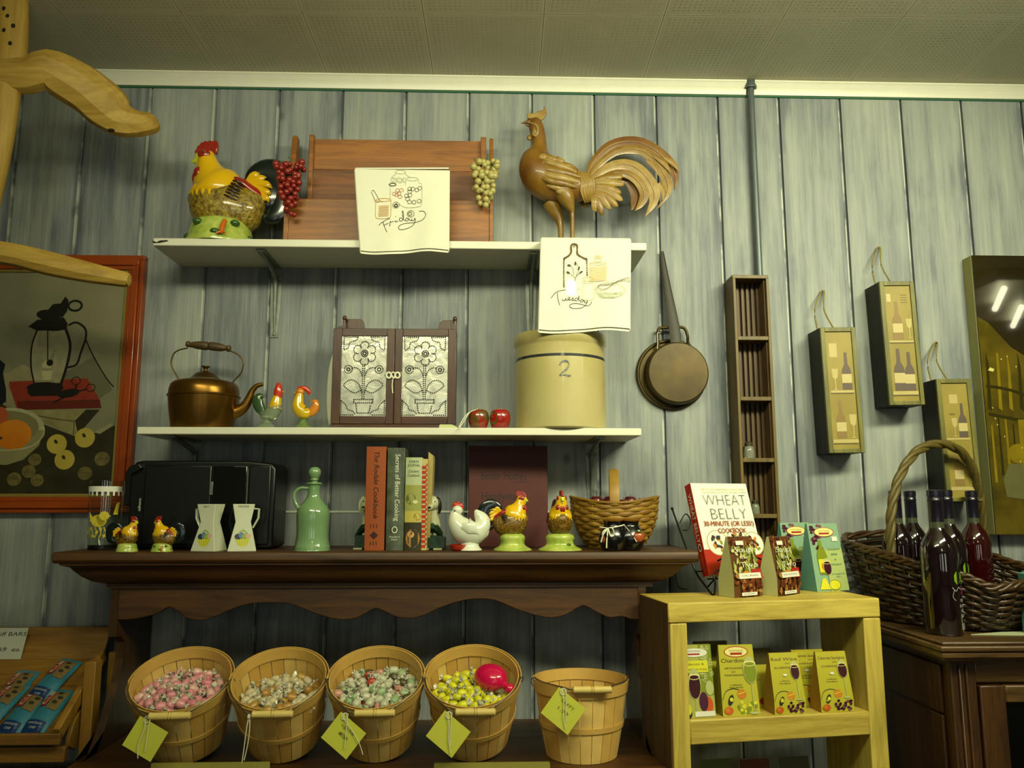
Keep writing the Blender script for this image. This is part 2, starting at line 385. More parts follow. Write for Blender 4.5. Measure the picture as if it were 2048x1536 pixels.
# scalloped apron
AY = HY+.075
sc_px = [(234, 1240), (260, 1239), (287, 1235), (317, 1226), (336, 1215), (351, 1220), (370, 1235), (395, 1241), (424, 1236), (473, 1215), (510, 1207), (546, 1206), (583, 1209), (632, 1228), (675, 1239), (710, 1237), (735, 1225), (752, 1217), (770, 1224), (795, 1235), (825, 1237), (850, 1230), (885, 1214), (927, 1201), (967, 1198), (999, 1204), (1038, 1221), (1091, 1235), (1128, 1231), (1157, 1215), (1170, 1212), (1191, 1223), (1218, 1235), (1244, 1233), (1260, 1238), (1280, 1240)]
ap = [P(x, y, AY) for x, y in sc_px]; ap = [(p.x-hc, p.z-ZH) for p in ap]
ap2 = cat_rom([list(a) for a in ap], 4); za = -.080
mb = MB(); mb.prism([(ap[0][0], za)]+[tuple(q) for q in ap2]+[(ap[-1][0], za)], AY, AY+.02, oak); mb.build('apron', hut, bevel=.002)
sxl, sxr = P(222, 1200, AY).x-hc, P(1292, 1200, AY).x-hc
def side_panel(x0, x1):
    zq = P(1290, 1268, AY).z-ZH
    yz = [(AY-.002, za), (AY-.002, zq), (AY+.03, zq-.002), (AY+.045, zq-.02), (AY+.045, zq-.06), (AY+.03, zq-.11), (AY+.0, zq-.16), (AY-.03, zq-.205), (AY-.07, zq-.255), (AY-.12, zl+.001), (-.001, zl+.001), (-.001, za)]
    mb = MB(); mb.prism(yz, x0, x1, oakz, 'x'); mb.build('side_panel', hut, flat=True)
side_panel(sxl, sxl+.019); side_panel(sxr-.019, sxr)
mb = MB(); mb.b2(sxl, sxr, -.55, -.001, zl-.03, zl, oak); mb.build('counter', hut, bevel=.003)
mb = MB(); mb.b2(sxl+.01, sxr-.01, -.5, -.001, zl-.86, zl-.0305, oakz); mb.build('lower_cabinet', hut, bevel=.003)
# ================================================================ pine bookcase
pine = wood('pine_rail', '#9c842c', '#d0ba58', 'x', 1.1, .5)
pinez = wood('pine_post', '#98822c', '#c9b452', 'z', 1.1, .5)
pined = wood('pine_shade_side', '#3b2a10', '#5b431c', 'z', 1, .6)  # pine darkened so its colour carries the shade on the outer side
ZB = ZC-.216
FL, FR, BL = PZ(1336, 1206, ZB), PZ(1759, 1196, ZB), PZ(1296, 1186, ZB)
ux = (FR-FL); BWD = ux.length; rz = math.atan2(ux.y, ux.x); BD = .185
bk = thing('bookcase', 'open pine bookcase of thick planks holding dip mix boxes', 'bookcase', FL, rz)
TP = .043; zf = -ZB
mb = MB(); mb.b2(0, BWD, 0, BD, -TP, 0, pine); mb.build('top_plank', bk, bevel=.003)
for nm, x0 in (('side_plank', 0), ('side_plank', BWD-TP)):
    mb = MB(); mb.b2(x0+(.004 if x0 == 0 else 0), x0+TP, .001, BD, zf, -TP-.0006, pinez); mb.build(nm, bk, bevel=.003)
mb = MB(); mb.b2(-.0005, .0045, .003, BD, zf, -.002, pined); mb.build('side_shade_skin', bk, bevel=.001, label='outer side skin with shade put into its colour')  # added thin skin, shade beside the hutch put into its colour
sp = P(1560, 1434, FL.y*.5+FR.y*.5); ZS = PZ(1384, 1440, 0)
def bz(py, px=1384):   # height on the bookcase front plane at a pixel
    # plane through FL, FR, vertical
    nrm = V((-ux.y, ux.x, 0)).normalized(); o = V((0, -D, ZC)); d = ray(px, py); tt = (FL-o).dot(nrm)/d.dot(nrm); return (o+d*tt)
zs1 = bz(1441).z-ZB; zs1b = bz(1491).z-ZB
mb = MB(); mb.b2(TP, BWD-TP, .001, BD, zs1b, zs1, pine); mb.build('shelf_plank', bk, bevel=.003)
zs2 = zs1-.33
mb = MB(); mb.b2(TP, BWD-TP, .001, BD, zs2-TP, zs2, pine); mb.build('shelf_plank', bk, bevel=.003)
def inside(px, d, py=1440):
    q = bz(py, px); q.z = ZB+zs1+.0005; return q+V((-math.sin(rz), math.cos(rz), 0))*d
BM = Matrix.Translation(FL) @ Matrix.Rotation(rz, 4, 'Z')
# ================================================================ cabinet at the right
ZK = ZC-.29
KC = PZ(1884, 1284, ZK)
cab = thing('cabinet', 'dark stained cabinet with moulded top under the wine basket', 'cabinet', KC)
ck = wood('cabinet_oak', '#1f1004', '#4f3010', 'z', 1, .45, .1); ckx = wood('cabinet_top_oak', '#281a08', '#604522', 'x', 1, .4, .15)
kd = -KC.y
mb = MB()
for z0, z1, o in ((-.008, 0, .0), (-.02, -.008, -.008), (-.034, -.02, -.004), (-.044, -.034, .012)):
    mb.b2(o, 1.1, o, kd-.002, z0, z1, ckx)
mb.build('cabinet_top', cab, bevel=.004, seg=3)
mb = MB(); mb.b2(.035, 1.08, .05, kd-.002, -ZK, -.045, ck); mb.build('carcass', cab, bevel=.002)
mb = MB(); mb.b2(.03, .085, .03, .05, -ZK, -.045, ck); mb.b2(.045, .05, .024, .03, -ZK, -.05, ck); mb.b2(.06, .066, .024, .03, -ZK, -.05, ck); mb.build('corner_stile', cab, bevel=.003)
mb = MB(); mb.b2(.085, 1.0, .034, .05, -.09, -.045, ckx); mb.build('top_rail', cab, bevel=.003)
mb = MB(); gl = mat('dark_door_glass', '#050605', .12, var=0)
mb.b2(.09, .145, .028, .048, -.8, -.095, ck); mb.b2(.55, .6, .028, .048, -.8, -.095, ck); mb.b2(.145, .55, .028, .048, -.13, -.095, ckx); mb.b2(.145, .55, .028, .048, -.8, -.75, ckx)
dr = mb.build('door', cab, bevel=.003)
mb = MB(); mb.b2(.146, .549, .04, .044, -.749, -.131, gl); mb.build('pane', dr)
mb = MB(); mb.b2(.027, .034, .07, kd-.06, -.16, -.06, ck); mb.b2(.027, .034, .07, .12, -.8, -.165, ck); mb.b2(.027, .034, kd-.1, kd-.05, -.8, -.165, ck); mb.build('side_frame', cab, bevel=.002)
# ================================================================ upper shelf
def on(px, y, z):      # base point at pixel column px, depth y, standing height z
    # find x on plane y at height z for that pixel column
    lo, hi = 0, 1536
    for _ in range(40):
        md = (lo+hi)/2
        if P(px, md, y).z > z: lo = md
        else: hi = md
    p = P(px, md, y); k = K(px, md, y); return V((p.x, y, z)), k, md
glz = dict(coat=.8, rough=.25)
def cer(n, c, **k): return mat('glaze_'+n, c, **dict(dict(rough=.22, coat=.6, var=.05, vs=25), **k))
YEL, RED, BRN, GRN, DGR, BLK, ORG, DBR = cer('yellow', '#d9ac0c'), cer('red', '#8c2013'), cer('brown', '#5a4410', col2='#a08a2a', vs=90, bump=.9, bs=110, bd=.006), cer('green', '#8fa53a', col2='#b5c060', vs=40, bump=.3), cer('leaf', '#33561c'), cer('blackgreen', '#0c1815'), cer('orange', '#c8601a'), cer('darkbrown', '#33220c')
BRS = cer('brown_small', '#4a2a08', col2='#8a6c1c', vs=260, bump=.6, bs=330, bd=.003)
LYL = cer('beak', '#c9cf3a'); WHT = cer('white', '#dcdcc8')
def rooster(t, k, small=False, squash=1.0, open_tail=True, high=0, brn=None):
    # local units: traced units of the big jar, facing -x, base at origin; k = metres per unit
    brn = brn or BRN
    X = lambda x: (x-540)*squash; Z = lambda z: 1470-z
    def p(x, z, y=0): return (X(x), y, Z(z)+high)
    m = MB(k); m.loft([p(130, 930), p(170, 920), p(330, 930), p(540, 960), p(760, 970), p(930, 900), p(1050, 850), p(1085, 830)], [(20, 10), (130, 170), (240, 310), (270, 360), (250, 330), (180, 230), (90, 110), (20, 20)], brn, 24)
    # grazing scallops pressed into the breast
    for i in range(5 if small else 9):
        for j in range(4 if small else 7):
            a = -1.9+j*.5; xx = 230+i*90; rr = 250*math.sin(min(1, .45+i*.12)*pi/2)
    body = m.build('body', t, sharp=60)
    m = MB(k); m.loft([p(300, 262), p(305, 290), p(318, 370), p(345, 480), p(390, 600), p(450, 700), p(480, 790), p(485, 850)], [(14, 16), (74, 84), (112, 112), (138, 152), (185, 232), (245, 300), (264, 328), (240, 315)], YEL, 24)
    for i in range(9):   # ragged lower edge of the neck feathers
        a = -1.15+i*.29
        for s_ in (-1, 1):
            m.loft([(X(445)+math.sin(a)*250, s_*math.cos(a)*200, Z(740)+high), (X(455)+math.sin(a)*292, s_*math.cos(a)*240, Z(830)+high), (X(460)+math.sin(a)*285, s_*math.cos(a)*262, Z(905-abs(a)*20)+high)], [(18, 40), (14, 34), (3, 4)], YEL, 8, 2, (math.sin(a), s_*math.cos(a), 0))
    m.build('neck', t, sharp=60)
    m = MB(k); m.loft([p(235, 330), p(200, 370), p(150, 392), p(118, 398)], [(60, 70), (45, 62), (22, 28), (5, 5)], LYL, 12); m.loft([p(230, 400), p(205, 440), p(185, 468)], [(38, 40), (28, 28), (8, 8)], LYL, 10)
    m.build('beak', t, sharp=60)
    m = MB(k); cb = [(215, 330), (165, 305), (158, 262), (180, 250), (190, 205), (215, 195), (232, 160), (262, 158), (280, 135), (315, 150), (345, 128), (372, 145), (405, 126), (440, 140), (452, 200), (440, 300), (380, 282), (300, 285)]
    m.prism([(X(a), Z(b)+high) for a, b in cb], -28, 28, RED); m.build('comb', t, bevel=12*k)
    for s_ in (-1, 1):
        m = MB(k); m.ball(p(305, 335, s_*88), (75, 30, 62), RED, 14); m.ball(p(308, 320, s_*114), (20, 10, 17), BLK, 10); m.ball(p(308, 320, s_*112), (27, 7, 23), ORG, 10); m.build('eye_patch', t, sharp=60)
        m = MB(k); m.ball(p(258, 575, s_*92), (62, 56, 80), RED, 14); m.ball(p(188, 610, s_*25), (36, 36, 80), RED, 12); m.build('wattle', t, sharp=60)
    m = MB(k); m.loft([p(700, 655), p(790, 690), p(900, 770), p(1010, 850), p(1050, 960)], [(150, 60), (170, 70), (150, 80), (110, 80), (50, 60)], RED, 14); m.build('back', t, sharp=60)
    for s_ in (-1, 1):
        m = MB(k)
        for i in range(6):
            m.loft([p(730-i*17, 715+i*38, s_*(215+i*8)), p(800-i*14, 730+i*42, s_*(215+i*8)), p(862-i*12, 760+i*42, s_*(195+i*9))], [(16, 12), (22, 17), (8, 8)], DBR, 8, 3)
        m.build('wing', t, sharp=60)
    m = MB(k); m.loft([p(830, 700), p(900, 560), p(1060, 500), p(1220, 570), p(1290, 760), p(1260, 980), p(1130, 1080), p(1060, 1050)], [(30, 30), (45, 90), (50, 150), (50, 190), (50, 200), (45, 160), (35, 90), (20, 30)], BLK, 14)
    m.ball(p(1100, 780), (190, 60, 230), BLK, 20); m.build('tail', t, sharp=60)
    m = MB(k)
    for (x2, z2, xm, zm) in ((1010, 562, 920, 600), (1098, 608, 980, 640), (1175, 748, 1060, 690), (1160, 830, 1070, 780), (1145, 918, 1075, 850)):
        for s_ in (-1, 1):
            m.loft([p(860, 680, s_*50), p(xm, zm, s_*78), p((xm+x2)/2+12, (zm+z2)/2-4, s_*84), p(x2, z2, s_*66)], [(14, 40), (16, 42), (14, 36), (3, 4)], YEL, 10, 3)
    m.build('tail_feathers', t, sharp=60)
    m = MB(k)
    if high: pr = [(500, 0), (495, 25), (440, 60), (350, high*.6), (310, high), (330, high+150), (250, high+230)]
    else: pr = [(400, 0), (398, 40), (370, 110), (348, 220), (312, 290), (200, 335)]
    m.lathe(pr, GRN, (0, 0, 0), 26, 3)
    for i in range(5):
        a = -pi/2+(-1.1+i*.62); z = 90+(i % 2)*130+high*.3; r = 375 if not high else 330
        m.ball((math.cos(a)*r*.93, math.sin(a)*r*.93, z), (60, 60, 42), DGR, 10, (0, 0, a))
    if not high:
        m.loft([p(700, 1240, -330), p(690, 1330, -372), p(690, 1400, -395)], [24, 30, 18], ORG, 10)
        for q in (-1, 0, 1): m.loft([p(690, 1390, -390), p(690+q*55, 1420, -415)], [18, 10], ORG, 8)
    m.build('base', t, sharp=60)
# big rooster jar
loc, k, md = on(440, -.105, Z1)
t = thing('rooster_jar', 'large glazed rooster jar with yellow neck and red comb on the upper shelf', 'figurine', loc)
rooster(t, k[0]/6.677*(md-281)/(480-281)*1.055, squash=.94)
# ---------------------------------------------------------------- wooden crate on its side
loc, k, md = on(783, -.118, Z1)
cr = wood('crate_pine', '#623808', '#965c16', 'x', 1.3, .45, .1, knots=3.1)
crd = wood('crate_pine_dark', '#4f2c07', '#7c4812', 'x', 1.3, .5, .05)
t = thing('wooden_crate', 'orange-brown pine crate with knots standing on the upper shelf', 'crate', loc)
kx, kz = k; H = kz
def cx(px): return (px-783)*kx
def cz(py): return (md-py)*kz*(1.07 if py < 340 else 1.04) if py < 470 else 0
# front boards: two flat upper ones, a sloping middle, and a wide lower bin front
m = MB(); m.b2(cx(609), cx(962), .06, .072, cz(332), cz(271), cr); m.build('upper_board', t, bevel=.0015)
m = MB(); m.b2(cx(604), cx(966), .052, .064, cz(400), cz(334), crd); m.build('upper_board', t, bevel=.0015)
m = MB(); m.prism([(-.0, cz(474)), (-.0, cz(402)), (.05, cz(395)), (.065, cz(395)), (.012, cz(405)), (.012, cz(474))], cx(575), cx(980), cr, 'x'); m.build('lower_board', t, bevel=.0015)
for a, b in ((566, 576), (979, 987)):
    m = MB(); x0, x1 = (cx(a), cx(b)); top = cz(266)
    m.prism([(-.004, 0), (-.004, cz(402)), (.045, cz(380)), (.05, cz(275)), (.056, top), (.085, top), (.085, 0)], x0, x1, cr, 'x'); m.build('side_board', t, bevel=.002)
for a, b in ((602, 612), (960, 972)):
    m = MB(); m.b2(cx(a), cx(b), .047, .062, cz(395), cz(266), cr); m.build('corner_post', t, bevel=.002)
m = MB(); m.b2(cx(576), cx(979), .013, .085, 0, .01, crd); m.build('bottom_board', t)
# ---------------------------------------------------------------- grapes
def grapes(px0, pyt, pts, y, kr, m1, label, cat_, stem, rnd):
    loc = P(px0, pyt, y); k = K(px0, pyt, y)[0]
    t = thing('grape_bunch', label, 'grapes', loc, group=None); random.seed(rnd)
    mb = MB(k); mb.ball((0, 0, 0), kr, m1, 14); g0 = mb.build('grape', t, loc=(0, 0, 0), sharp=80); me = g0.data
    mats_ = me.materials; first = True
    for (x, z) in pts:
        for lay in (0, 1):
            if lay and random.random() < .6: continue
            q = g0 if first else g0.copy()
            if not first: COL.objects.link(q)
            first = False
            q.parent = t; q.location = ((x-px0+(random.uniform(-5, 5) if lay else 0))*k, (random.uniform(-6, 4)+(kr*1.3 if lay else 0))*k, (pyt-z)*k); s = random.uniform(.82, 1.1); q.scale = (s, s, s)
    mb = MB(k); sm = mat('vine_stem', '#4e5a2c', .6)
    mb.tube([(0, kr*1, -60), (2, kr, -20), (4, 2, 6), (stem[0], 0, stem[1])], 1.6, sm, 8); mb.tube([(0, 0, -5), (-12, 2, 4), (-22, 0, -4), (-24, -2, 3)], .8, sm, 6)
    mb.build('stem', t); return t
random.seed(5)
def cluster(x, y0, y1, wt, wb, st, lean=0):
    out = []; n = int((y1-y0)/st)
    for i in range(n+1):
        f = i/n; w = wt*(1-f)**.75+wb*f; c = max(1, round(w/st))
        for j in range(c): out.append((x+lean*f+(j-(c-1)/2)*w/c*1.05+random.uniform(-3, 3), y0+(y1-y0)*f+random.uniform(-4.5, 4.5)))
    return out
rg = mat('red_grape', '#7c2018', .3, var=.2, vs=60, coat=.3); gg = mat('green_grape', '#a39a5c', .3, var=.12, vs=60, coat=.3)
grapes(578, 325, cluster(577, 328, 428, 56, 11, 9.4, 8), -.16, 6.6, rg, 'dark red artificial grape bunch hanging beside the pine crate', 'grapes', (-2, 12), 1)
grapes(972, 318, cluster(972, 326, 416, 56, 13, 9.4, -3), -.145, 6.8, gg, 'pale green artificial grape bunch at the corner of the pine crate', 'grapes', (4, 10), 2)
# ---------------------------------------------------------------- carved rooster
loc, k, md = on(1131, -.095, Z1)
ZQ = (md-200)*5.297
cv = mat('carved_wood', '#664810', .42, col2='#8c7026', vs=14, coat=.15, bump=.3, bs=60)
cv2 = mat('carved_wood_pale', '#7e6226', .45, col2='#9c8444', vs=20, coat=.1, bump=.3, bs=70)
cvd = mat('carved_wood_red', '#5e360a', .4, col2='#7c5a18', vs=10, coat=.2)
t = thing('carved_rooster', 'tall carved wooden rooster with sweeping curled tail on the upper shelf', 'figurine', loc)
U = k[0]/5.297; KU = (U, k[1]/5.297*1.03)
def q(x, z, y=0): return (x-590, y, ZQ-z)
m = MB(KU); m.loft([q(300, 205), q(290, 235), q(285, 290), (q(305, 370)), q(318, 450), q(315, 540), q(300, 640), q(330, 760), q(430, 850), q(570, 900), q(700, 930), q(810, 960), q(880, 985)],
    [(20, 26), (58, 62), (66, 80), (62, 78), (66, 76), (85, 95), (150, 185), (190, 235), (195, 235), (180, 205), (150, 165), (110, 125), (60, 70)], cvd, 24, 4); m.build('body', t, sharp=70)
m = MB(KU); m.loft([q(250, 235), q(190, 248), q(118, 262)], [(30, 34), (20, 20), (2, 2)], cvd, 12); m.loft([q(245, 275), q(210, 290), q(160, 275)], [(26, 18), (16, 12), (2, 2)], cvd, 10); m.build('beak', t, sharp=60)
m = MB(KU); m.prism([(a-590, ZQ-b) for a, b in ((190, 215), (188, 160), (215, 150), (225, 168), (262, 148), (275, 162), (300, 128), (322, 132), (345, 118), (358, 125), (375, 66), (388, 100), (402, 150), (385, 190), (350, 225), (318, 232), (260, 212))], -16, 16, cv2); m.build('comb', t, bevel=.0022, seg=3)
for s_ in (-1, 1):
    m = MB(KU); m.loft([q(200, 270, s_*35), q(270, 300, s_*62), q(300, 350, s_*66), q(290, 400, s_*60), q(262, 415, s_*54), q(240, 370, s_*50)], [(10, 8), (12, 12), (12, 14), (12, 18), (12, 16), (8, 8)], cv2, 8); m.ball(q(265, 360, s_*55), (30, 14, 48), cv, 12)
    m.build('wattle', t, sharp=60); m = MB(KU); m.ball(q(268, 252, s_*52), (14, 8, 12), DBR, 8); m.build('eye', t)
m = MB(KU); m.ball(q(215, 415), (34, 20, 32), cv, 12); m.loft([q(215, 400), q(250, 380)], [18, 22], cv, 8); m.build('wattle', t, sharp=60)
wing = [(300, 640, 420, 700, 560, 740, 34), (295, 700, 430, 760, 700, 830, 38), (290, 760, 420, 830, 740, 880, 40), (295, 820, 430, 890, 730, 935, 40), (300, 870, 420, 940, 700, 985, 38), (330, 930, 450, 990, 640, 1025, 34), (440, 690, 560, 760, 720, 800, 26)]
for s_ in (-1, 1):
    m = MB(KU)
    for i, (a, b, c, d, e, f, w) in enumerate(wing):
        yy = 178 if 1 <= i <= 4 else 150
        m.loft([q(a, b, s_*(yy-34)), q(c, d, s_*(yy+12)), q((c+e)/2, (d+f)/2, s_*(yy+2)), q(e, f, s_*(yy-40))], [(12, w*.7), (22, w), (20, w), (8, w*.45)], cv2 if i % 2 else cv, 10, 4)
        m.loft([q(a+20, b+6, s_*(yy-6)), q(c, d, s_*(yy+32)), q((c+e)/2, (d+f)/2, s_*(yy+20))], [(4, 4), (5, 5), (3, 3)], cv2, 6, 4)
    for j in range(3):
        for i2 in range(3+j): m.ball(q(345+j*90, 690+i2*75+j*20, s_*(165+8*(1-abs(i2-1.5)))), (52, 22, 38), cv if (i2+j) % 2 else cv2, 12)
    m.build('wing', t, sharp=60)
for s_ in (-1, 1):
    m = MB(KU)
    for i in range(9):
        x0 = 700+i*16; m.loft([q(x0, 800+i*5, s_*(95+i)), q(x0+55, 900, s_*(125-i*2)), q(x0+50+i*2, 1020, s_*(118-i*4)), q(x0+95, 1130-i*5, s_*(80-i*3))], [(14, 12), (18, 15), (16, 14), (4, 4)], cv if i % 2 else cv2, 8, 4)
    m.build('saddle_feathers', t, sharp=60)
def feather(m, pts, w, y, ma, th=9, rib=True):
    n = len(pts); rad = []
    for i in range(n):
        f = i/(n-1); rad.append((th*(1-.5*f), max(3, w*(.55+.75*math.sin(min(1, f*1.25)*pi*.62)) if f < .8 else w*(1.25*(1-f)/.2*.8+.05))))
    m.loft([q(a, b, y+18*math.sin(i/(n-1)*pi)) for i, (a, b) in enumerate(pts)], rad, ma, 10, 6)
    if rib: m.loft([q(a, b, y-th-2+18*math.sin(i/(n-1)*pi)) for i, (a, b) in enumerate(pts)], [(4, 5)]*(n-1)+[(1, 1)], cv2, 6, 6)
tf = [([(840, 860), (950, 700), (1120, 560), (1290, 515), (1460, 540), (1620, 700), (1700, 880), (1680, 1010), (1570, 1160)], 44, 6, cv), ([(830, 830), (900, 660), (1060, 490), (1250, 425), (1440, 440), (1620, 540), (1750, 680), (1795, 820), (1775, 945)], 52, 30, cvd),
      ([(860, 880), (1010, 750), (1190, 690), (1350, 720), (1480, 840), (1545, 980), (1530, 1100), (1440, 1245)], 56, -20, cv2), ([(900, 890), (1100, 800), (1260, 800), (1380, 880), (1440, 1000), (1400, 1110), (1330, 1190)], 42, -34, cv),
      ([(1150, 860), (1250, 830), (1330, 900), (1370, 1000), (1350, 1090), (1300, 1160)], 52, 30, cvd)]
m = MB(KU)
for pts, w, y, ma in tf: feather(m, pts, w, y, ma)
for a, b in (((1480, 640), (1600, 800)), ((1560, 590), (1740, 780)), ((1600, 880), (1640, 1080)), ((1450, 960), (1400, 1130)), ((1540, 1020), (1500, 1160)), ((1660, 600), (1830, 760))):
    m.loft([q(a[0], a[1], 0), q((a[0]+b[0])/2+25, (a[1]+b[1])/2-10, 4), q(b[0], b[1], 0)], [(6, 22), (8, 30), (2, 3)], cv, 8, 5)
m.build('tail', t, sharp=60)
m = MB(KU)
for i, (x2, z2) in enumerate(((1205, 850), (1215, 925), (1185, 1010), (1200, 1080), (1150, 1140), (1075, 1165), (1000, 1225), (930, 1190))):
    f = i/7; m.loft([q(860, 900+f*130, -60), q((860+x2)/2, (900+f*130+z2)/2-14, -84), q(x2-30, z2-4, -70), q(x2, z2, -60)], [(12, 22), (15, 40), (12, 30), (3, 4)], cv2 if i % 2 else cv, 10, 4)
    m.loft([q(860, 900+f*130, -74), q((860+x2)/2, (900+f*130+z2)/2-14, -99), q(x2-40, z2-4, -84)], [(3, 4), (4, 5), (2, 2)], cv2, 6, 4)
m.build('tail_coverts', t, sharp=60)
for nm, pts, rd, s_ in (('leg', [q(560, 1000, -80), q(600, 1090, -85), q(640, 1180, -80), q(655, 1230, -75), q(657, 1340, -72), q(655, ZQ-5, -70)], [100, 85, 46, 26, 24, 22], -1), ('leg', [q(440, 1060, 70), q(480, 1130, 75), q(520, 1220, 70), q(540, 1300, 65), q(548, 1380, 62), q(548, ZQ-5, 60)], [90, 85, 56, 36, 30, 28], 1)):
    m = MB(KU); m.loft(pts, rd, cv, 14, 4)
    bx, by = pts[-1][0], pts[-1][1]
    for dx, dy in ((-110, -10), (-95, -70), (-95, 60), (60, 10)): m.loft([(bx, by, 20), (bx+dx*.6, by+dy*.6, 16), (bx+dx, by+dy, 8)], [18, 15, 6], cv, 8, 3)
    m.build(nm, t, sharp=70)
m = MB(); m.box((P(1167, 480, -.14).x, -.135, Z1+.004), (.05, .04, .0012), mat('tag_white', '#dfe3d2', .6, var=0), (R(24), 0, R(-6))); g = m.build('price_tag'); tag(g, 'white price tag lying at the foot of the carved rooster', 'tag')
m = MB(); m.prism([(-.016, 0), (-.006, .014), (.004, .014), (.016, 0)], -.001, .001, mat('tag_green', '#0f5a3c', .5, var=0)); g = m.build('paper_clip_tag', loc=(P(1152, 475, -.16).x, -.158, Z1)); tag(g, 'small dark green tag beside the foot of the carved rooster', 'tag')
# ---------------------------------------------------------------- embroidered towels
cloth = mat('towel_cloth', '#dcdcc6', .85, var=.02, bump=.25, bs=500, bd=.001)
thr = {n: mat('thread_'+n, c, .8, var=0) for n, c in (('dark', '#3a3620'), ('red', '#a8442c'), ('orange', '#c99238'), ('grey', '#a3ad90'), ('pale', '#b5b27e'), ('peach', '#dfa468'), ('brown', '#5c4a28'))}
def towel(nm, label, px, pyt, w_top, w_bot, h, y, skew, fold):
    # px,pyt: upper left pixel corner; sizes in pixels; w(bottom) narrower
    loc = P(px, pyt, y); k = K(px+90, pyt+80, y); t = thing(nm, label, 'towel', loc)
    m = MB(k); nx, nz = 24, 24
    def shp(u, v, w):     # u 0..1, v 0..1 down
        x0 = skew[0]*v; x1 = w_top+(skew[1])*v
        x = x0+(x1-x0)*u; d = 3.0*v*math.sin(u*7+1)+2*v*math.sin(u*15+v*3)+1.6*math.sin(v*5+u*2)*v
        z = -h*v-3.5*v*math.sin(u*5.5+.6)-fold*u*(1-v)*0
        return V((x, -d-4-w/k[0], z))
    for w_, rev in ((0, 0), (-.0045, 1)):
        vs = [shp(i/nx, j/nz*(1 if not rev else 1.03), w_) for j in range(nz+1) for i in range(nx+1)]
        m.add(vs, [(j*(nx+1)+i, (j+1)*(nx+1)+i, (j+1)*(nx+1)+i+1, j*(nx+1)+i+1) for j in range(nz) for i in range(nx)], cloth)
    for u in (0, 1):      # side folds joining the layers
        vs = []
        for j in range(nz+1):
            a = shp(u, j/nz, 0); b = shp(u, j/nz*1.03, -.0045); vs += [a, (a+b)/2+V(((2.2 if u else -2.2), 0, 0)), b]
        m.add(vs, [(j*3+i, j*3+i+1, (j+1)*3+i+1, (j+1)*3+i) for j in range(nz) for i in (0, 1)], cloth)
    return t, m, shp, k
# Friday
t, m, shp, k = towel('kitchen_towel', 'white kitchen towel embroidered Friday hung over the pine crate', 711, 340, 188, 178, 160, -.20, (16, 1), 0)
vs = []
for j, (dy, dz) in enumerate(((-4, 0), (-2, 4), (3, 5), (14, 4), (40, 3))): vs += [(i/8*188, dy, dz+i/8*3) for i in range(9)]
m.add(vs, [(j*9+i, j*9+i+1, (j+1)*9+i+1, (j+1)*9+i) for j in range(4) for i in range(8)], cloth)
m.build('cloth', t, sharp=80)
# traced from a 7.31x view: origin at (373,150)
def FT(x, y): return ((x-373)/7.31, (y-150)/7.31)
m2 = MB(k); fc = Face(m2, fn=lambda a, b, w: shp(min(1, max(0, (FT(a, b)[0]-16*FT(a, b)[1]/160)/(188-15*FT(a, b)[1]/160))), FT(a, b)[1]/160, w), lift=.0005)
D_ = thr['dark']
for st in ([(740, 950), (790, 905), (880, 860), (900, 865)], [(800, 905), (825, 975), (860, 1050)], [(810, 950), (880, 925)], [(900, 970), (905, 900), (915, 910), (935, 905), (950, 900)], [(965, 905), (985, 895), (990, 912), (1020, 895)], [(1085, 870), (1050, 850), (1035, 880), (1060, 900), (1090, 870), (1095, 800), (1082, 750), (1078, 800), (1100, 880), (1120, 890)],
           [(1170, 870), (1140, 855), (1125, 885), (1150, 900), (1175, 870), (1190, 893), (1215, 885)], [(1215, 865), (1215, 895), (1245, 890), (1262, 860), (1262, 915), (1220, 975), (1120, 1015), (1050, 1020), (1025, 990), (1060, 950), (1150, 930), (1260, 925), (1360, 900), (1410, 850), (1415, 800), (1380, 765), (1320, 765)]):
    fc.line(st, 9, D_)
fc.oval(980, 832, 6, 6, D_, 8)
fc.line([(625, 470), (650, 455), (690, 510), (740, 590), (790, 620)], 7, D_); fc.line([(620, 480), (660, 560), (690, 620), (740, 620)], 7, D_); fc.ring(928, 370, 50, 20, 12, D_)
for a, b in ((1000, 455), (1060, 455), (955, 505), (1025, 505), (1040, 550), (990, 520)): fc.ring(a, b, 28, 24, 6, thr['red'])
for a, b in ((1180, 435), (1225, 435), (1325, 425), (1285, 450), (1180, 475), (1185, 525), (1135, 535), (1150, 580), (1180, 625), (1320, 615), (1245, 630)): fc.ring(a, b, 29, 27, 6, thr['dark'])
O = thr['orange']; fc.ring(800, 590, 108, 22, 7, O); fc.line([(690, 600), (690, 820), (740, 855), (870, 850), (910, 810), (910, 600)], 7, O, 3)
for i in range(9): fc.line([(730, 680+i*18), (880, 672+i*18)], 6, O)
G_ = thr['grey']; fc.ring(1040, 185, 75, 28, 5, G_); fc.line([(965, 190), (965, 225), (905, 290), (895, 600)], 5, G_); fc.line([(1115, 190), (1120, 225), (1180, 260)], 5, G_); fc.ring(1215, 290, 90, 26, 5, G_); fc.line([(1125, 290), (1120, 340), (1110, 380)], 5, G_); fc.line([(1305, 290), (1310, 340), (1355, 380), (1355, 660), (1280, 700), (1120, 705), (1030, 650)], 5, G_)
for i in range(14): fc.ring(930+(i % 7)*28, 275+(i//7)*45+(i % 3)*10, 14, 12, 4, G_, 8)
B_ = thr['brown']; fc.ring(1200, 797, 50, 45, 6, B_); fc.ring(1190, 797, 26, 22, 8, B_); fc.ring(985, 668, 48, 42, 5, D_); fc.ring(985, 675, 22, 20, 14, D_)
m2.build('embroidery', t, flat=True)
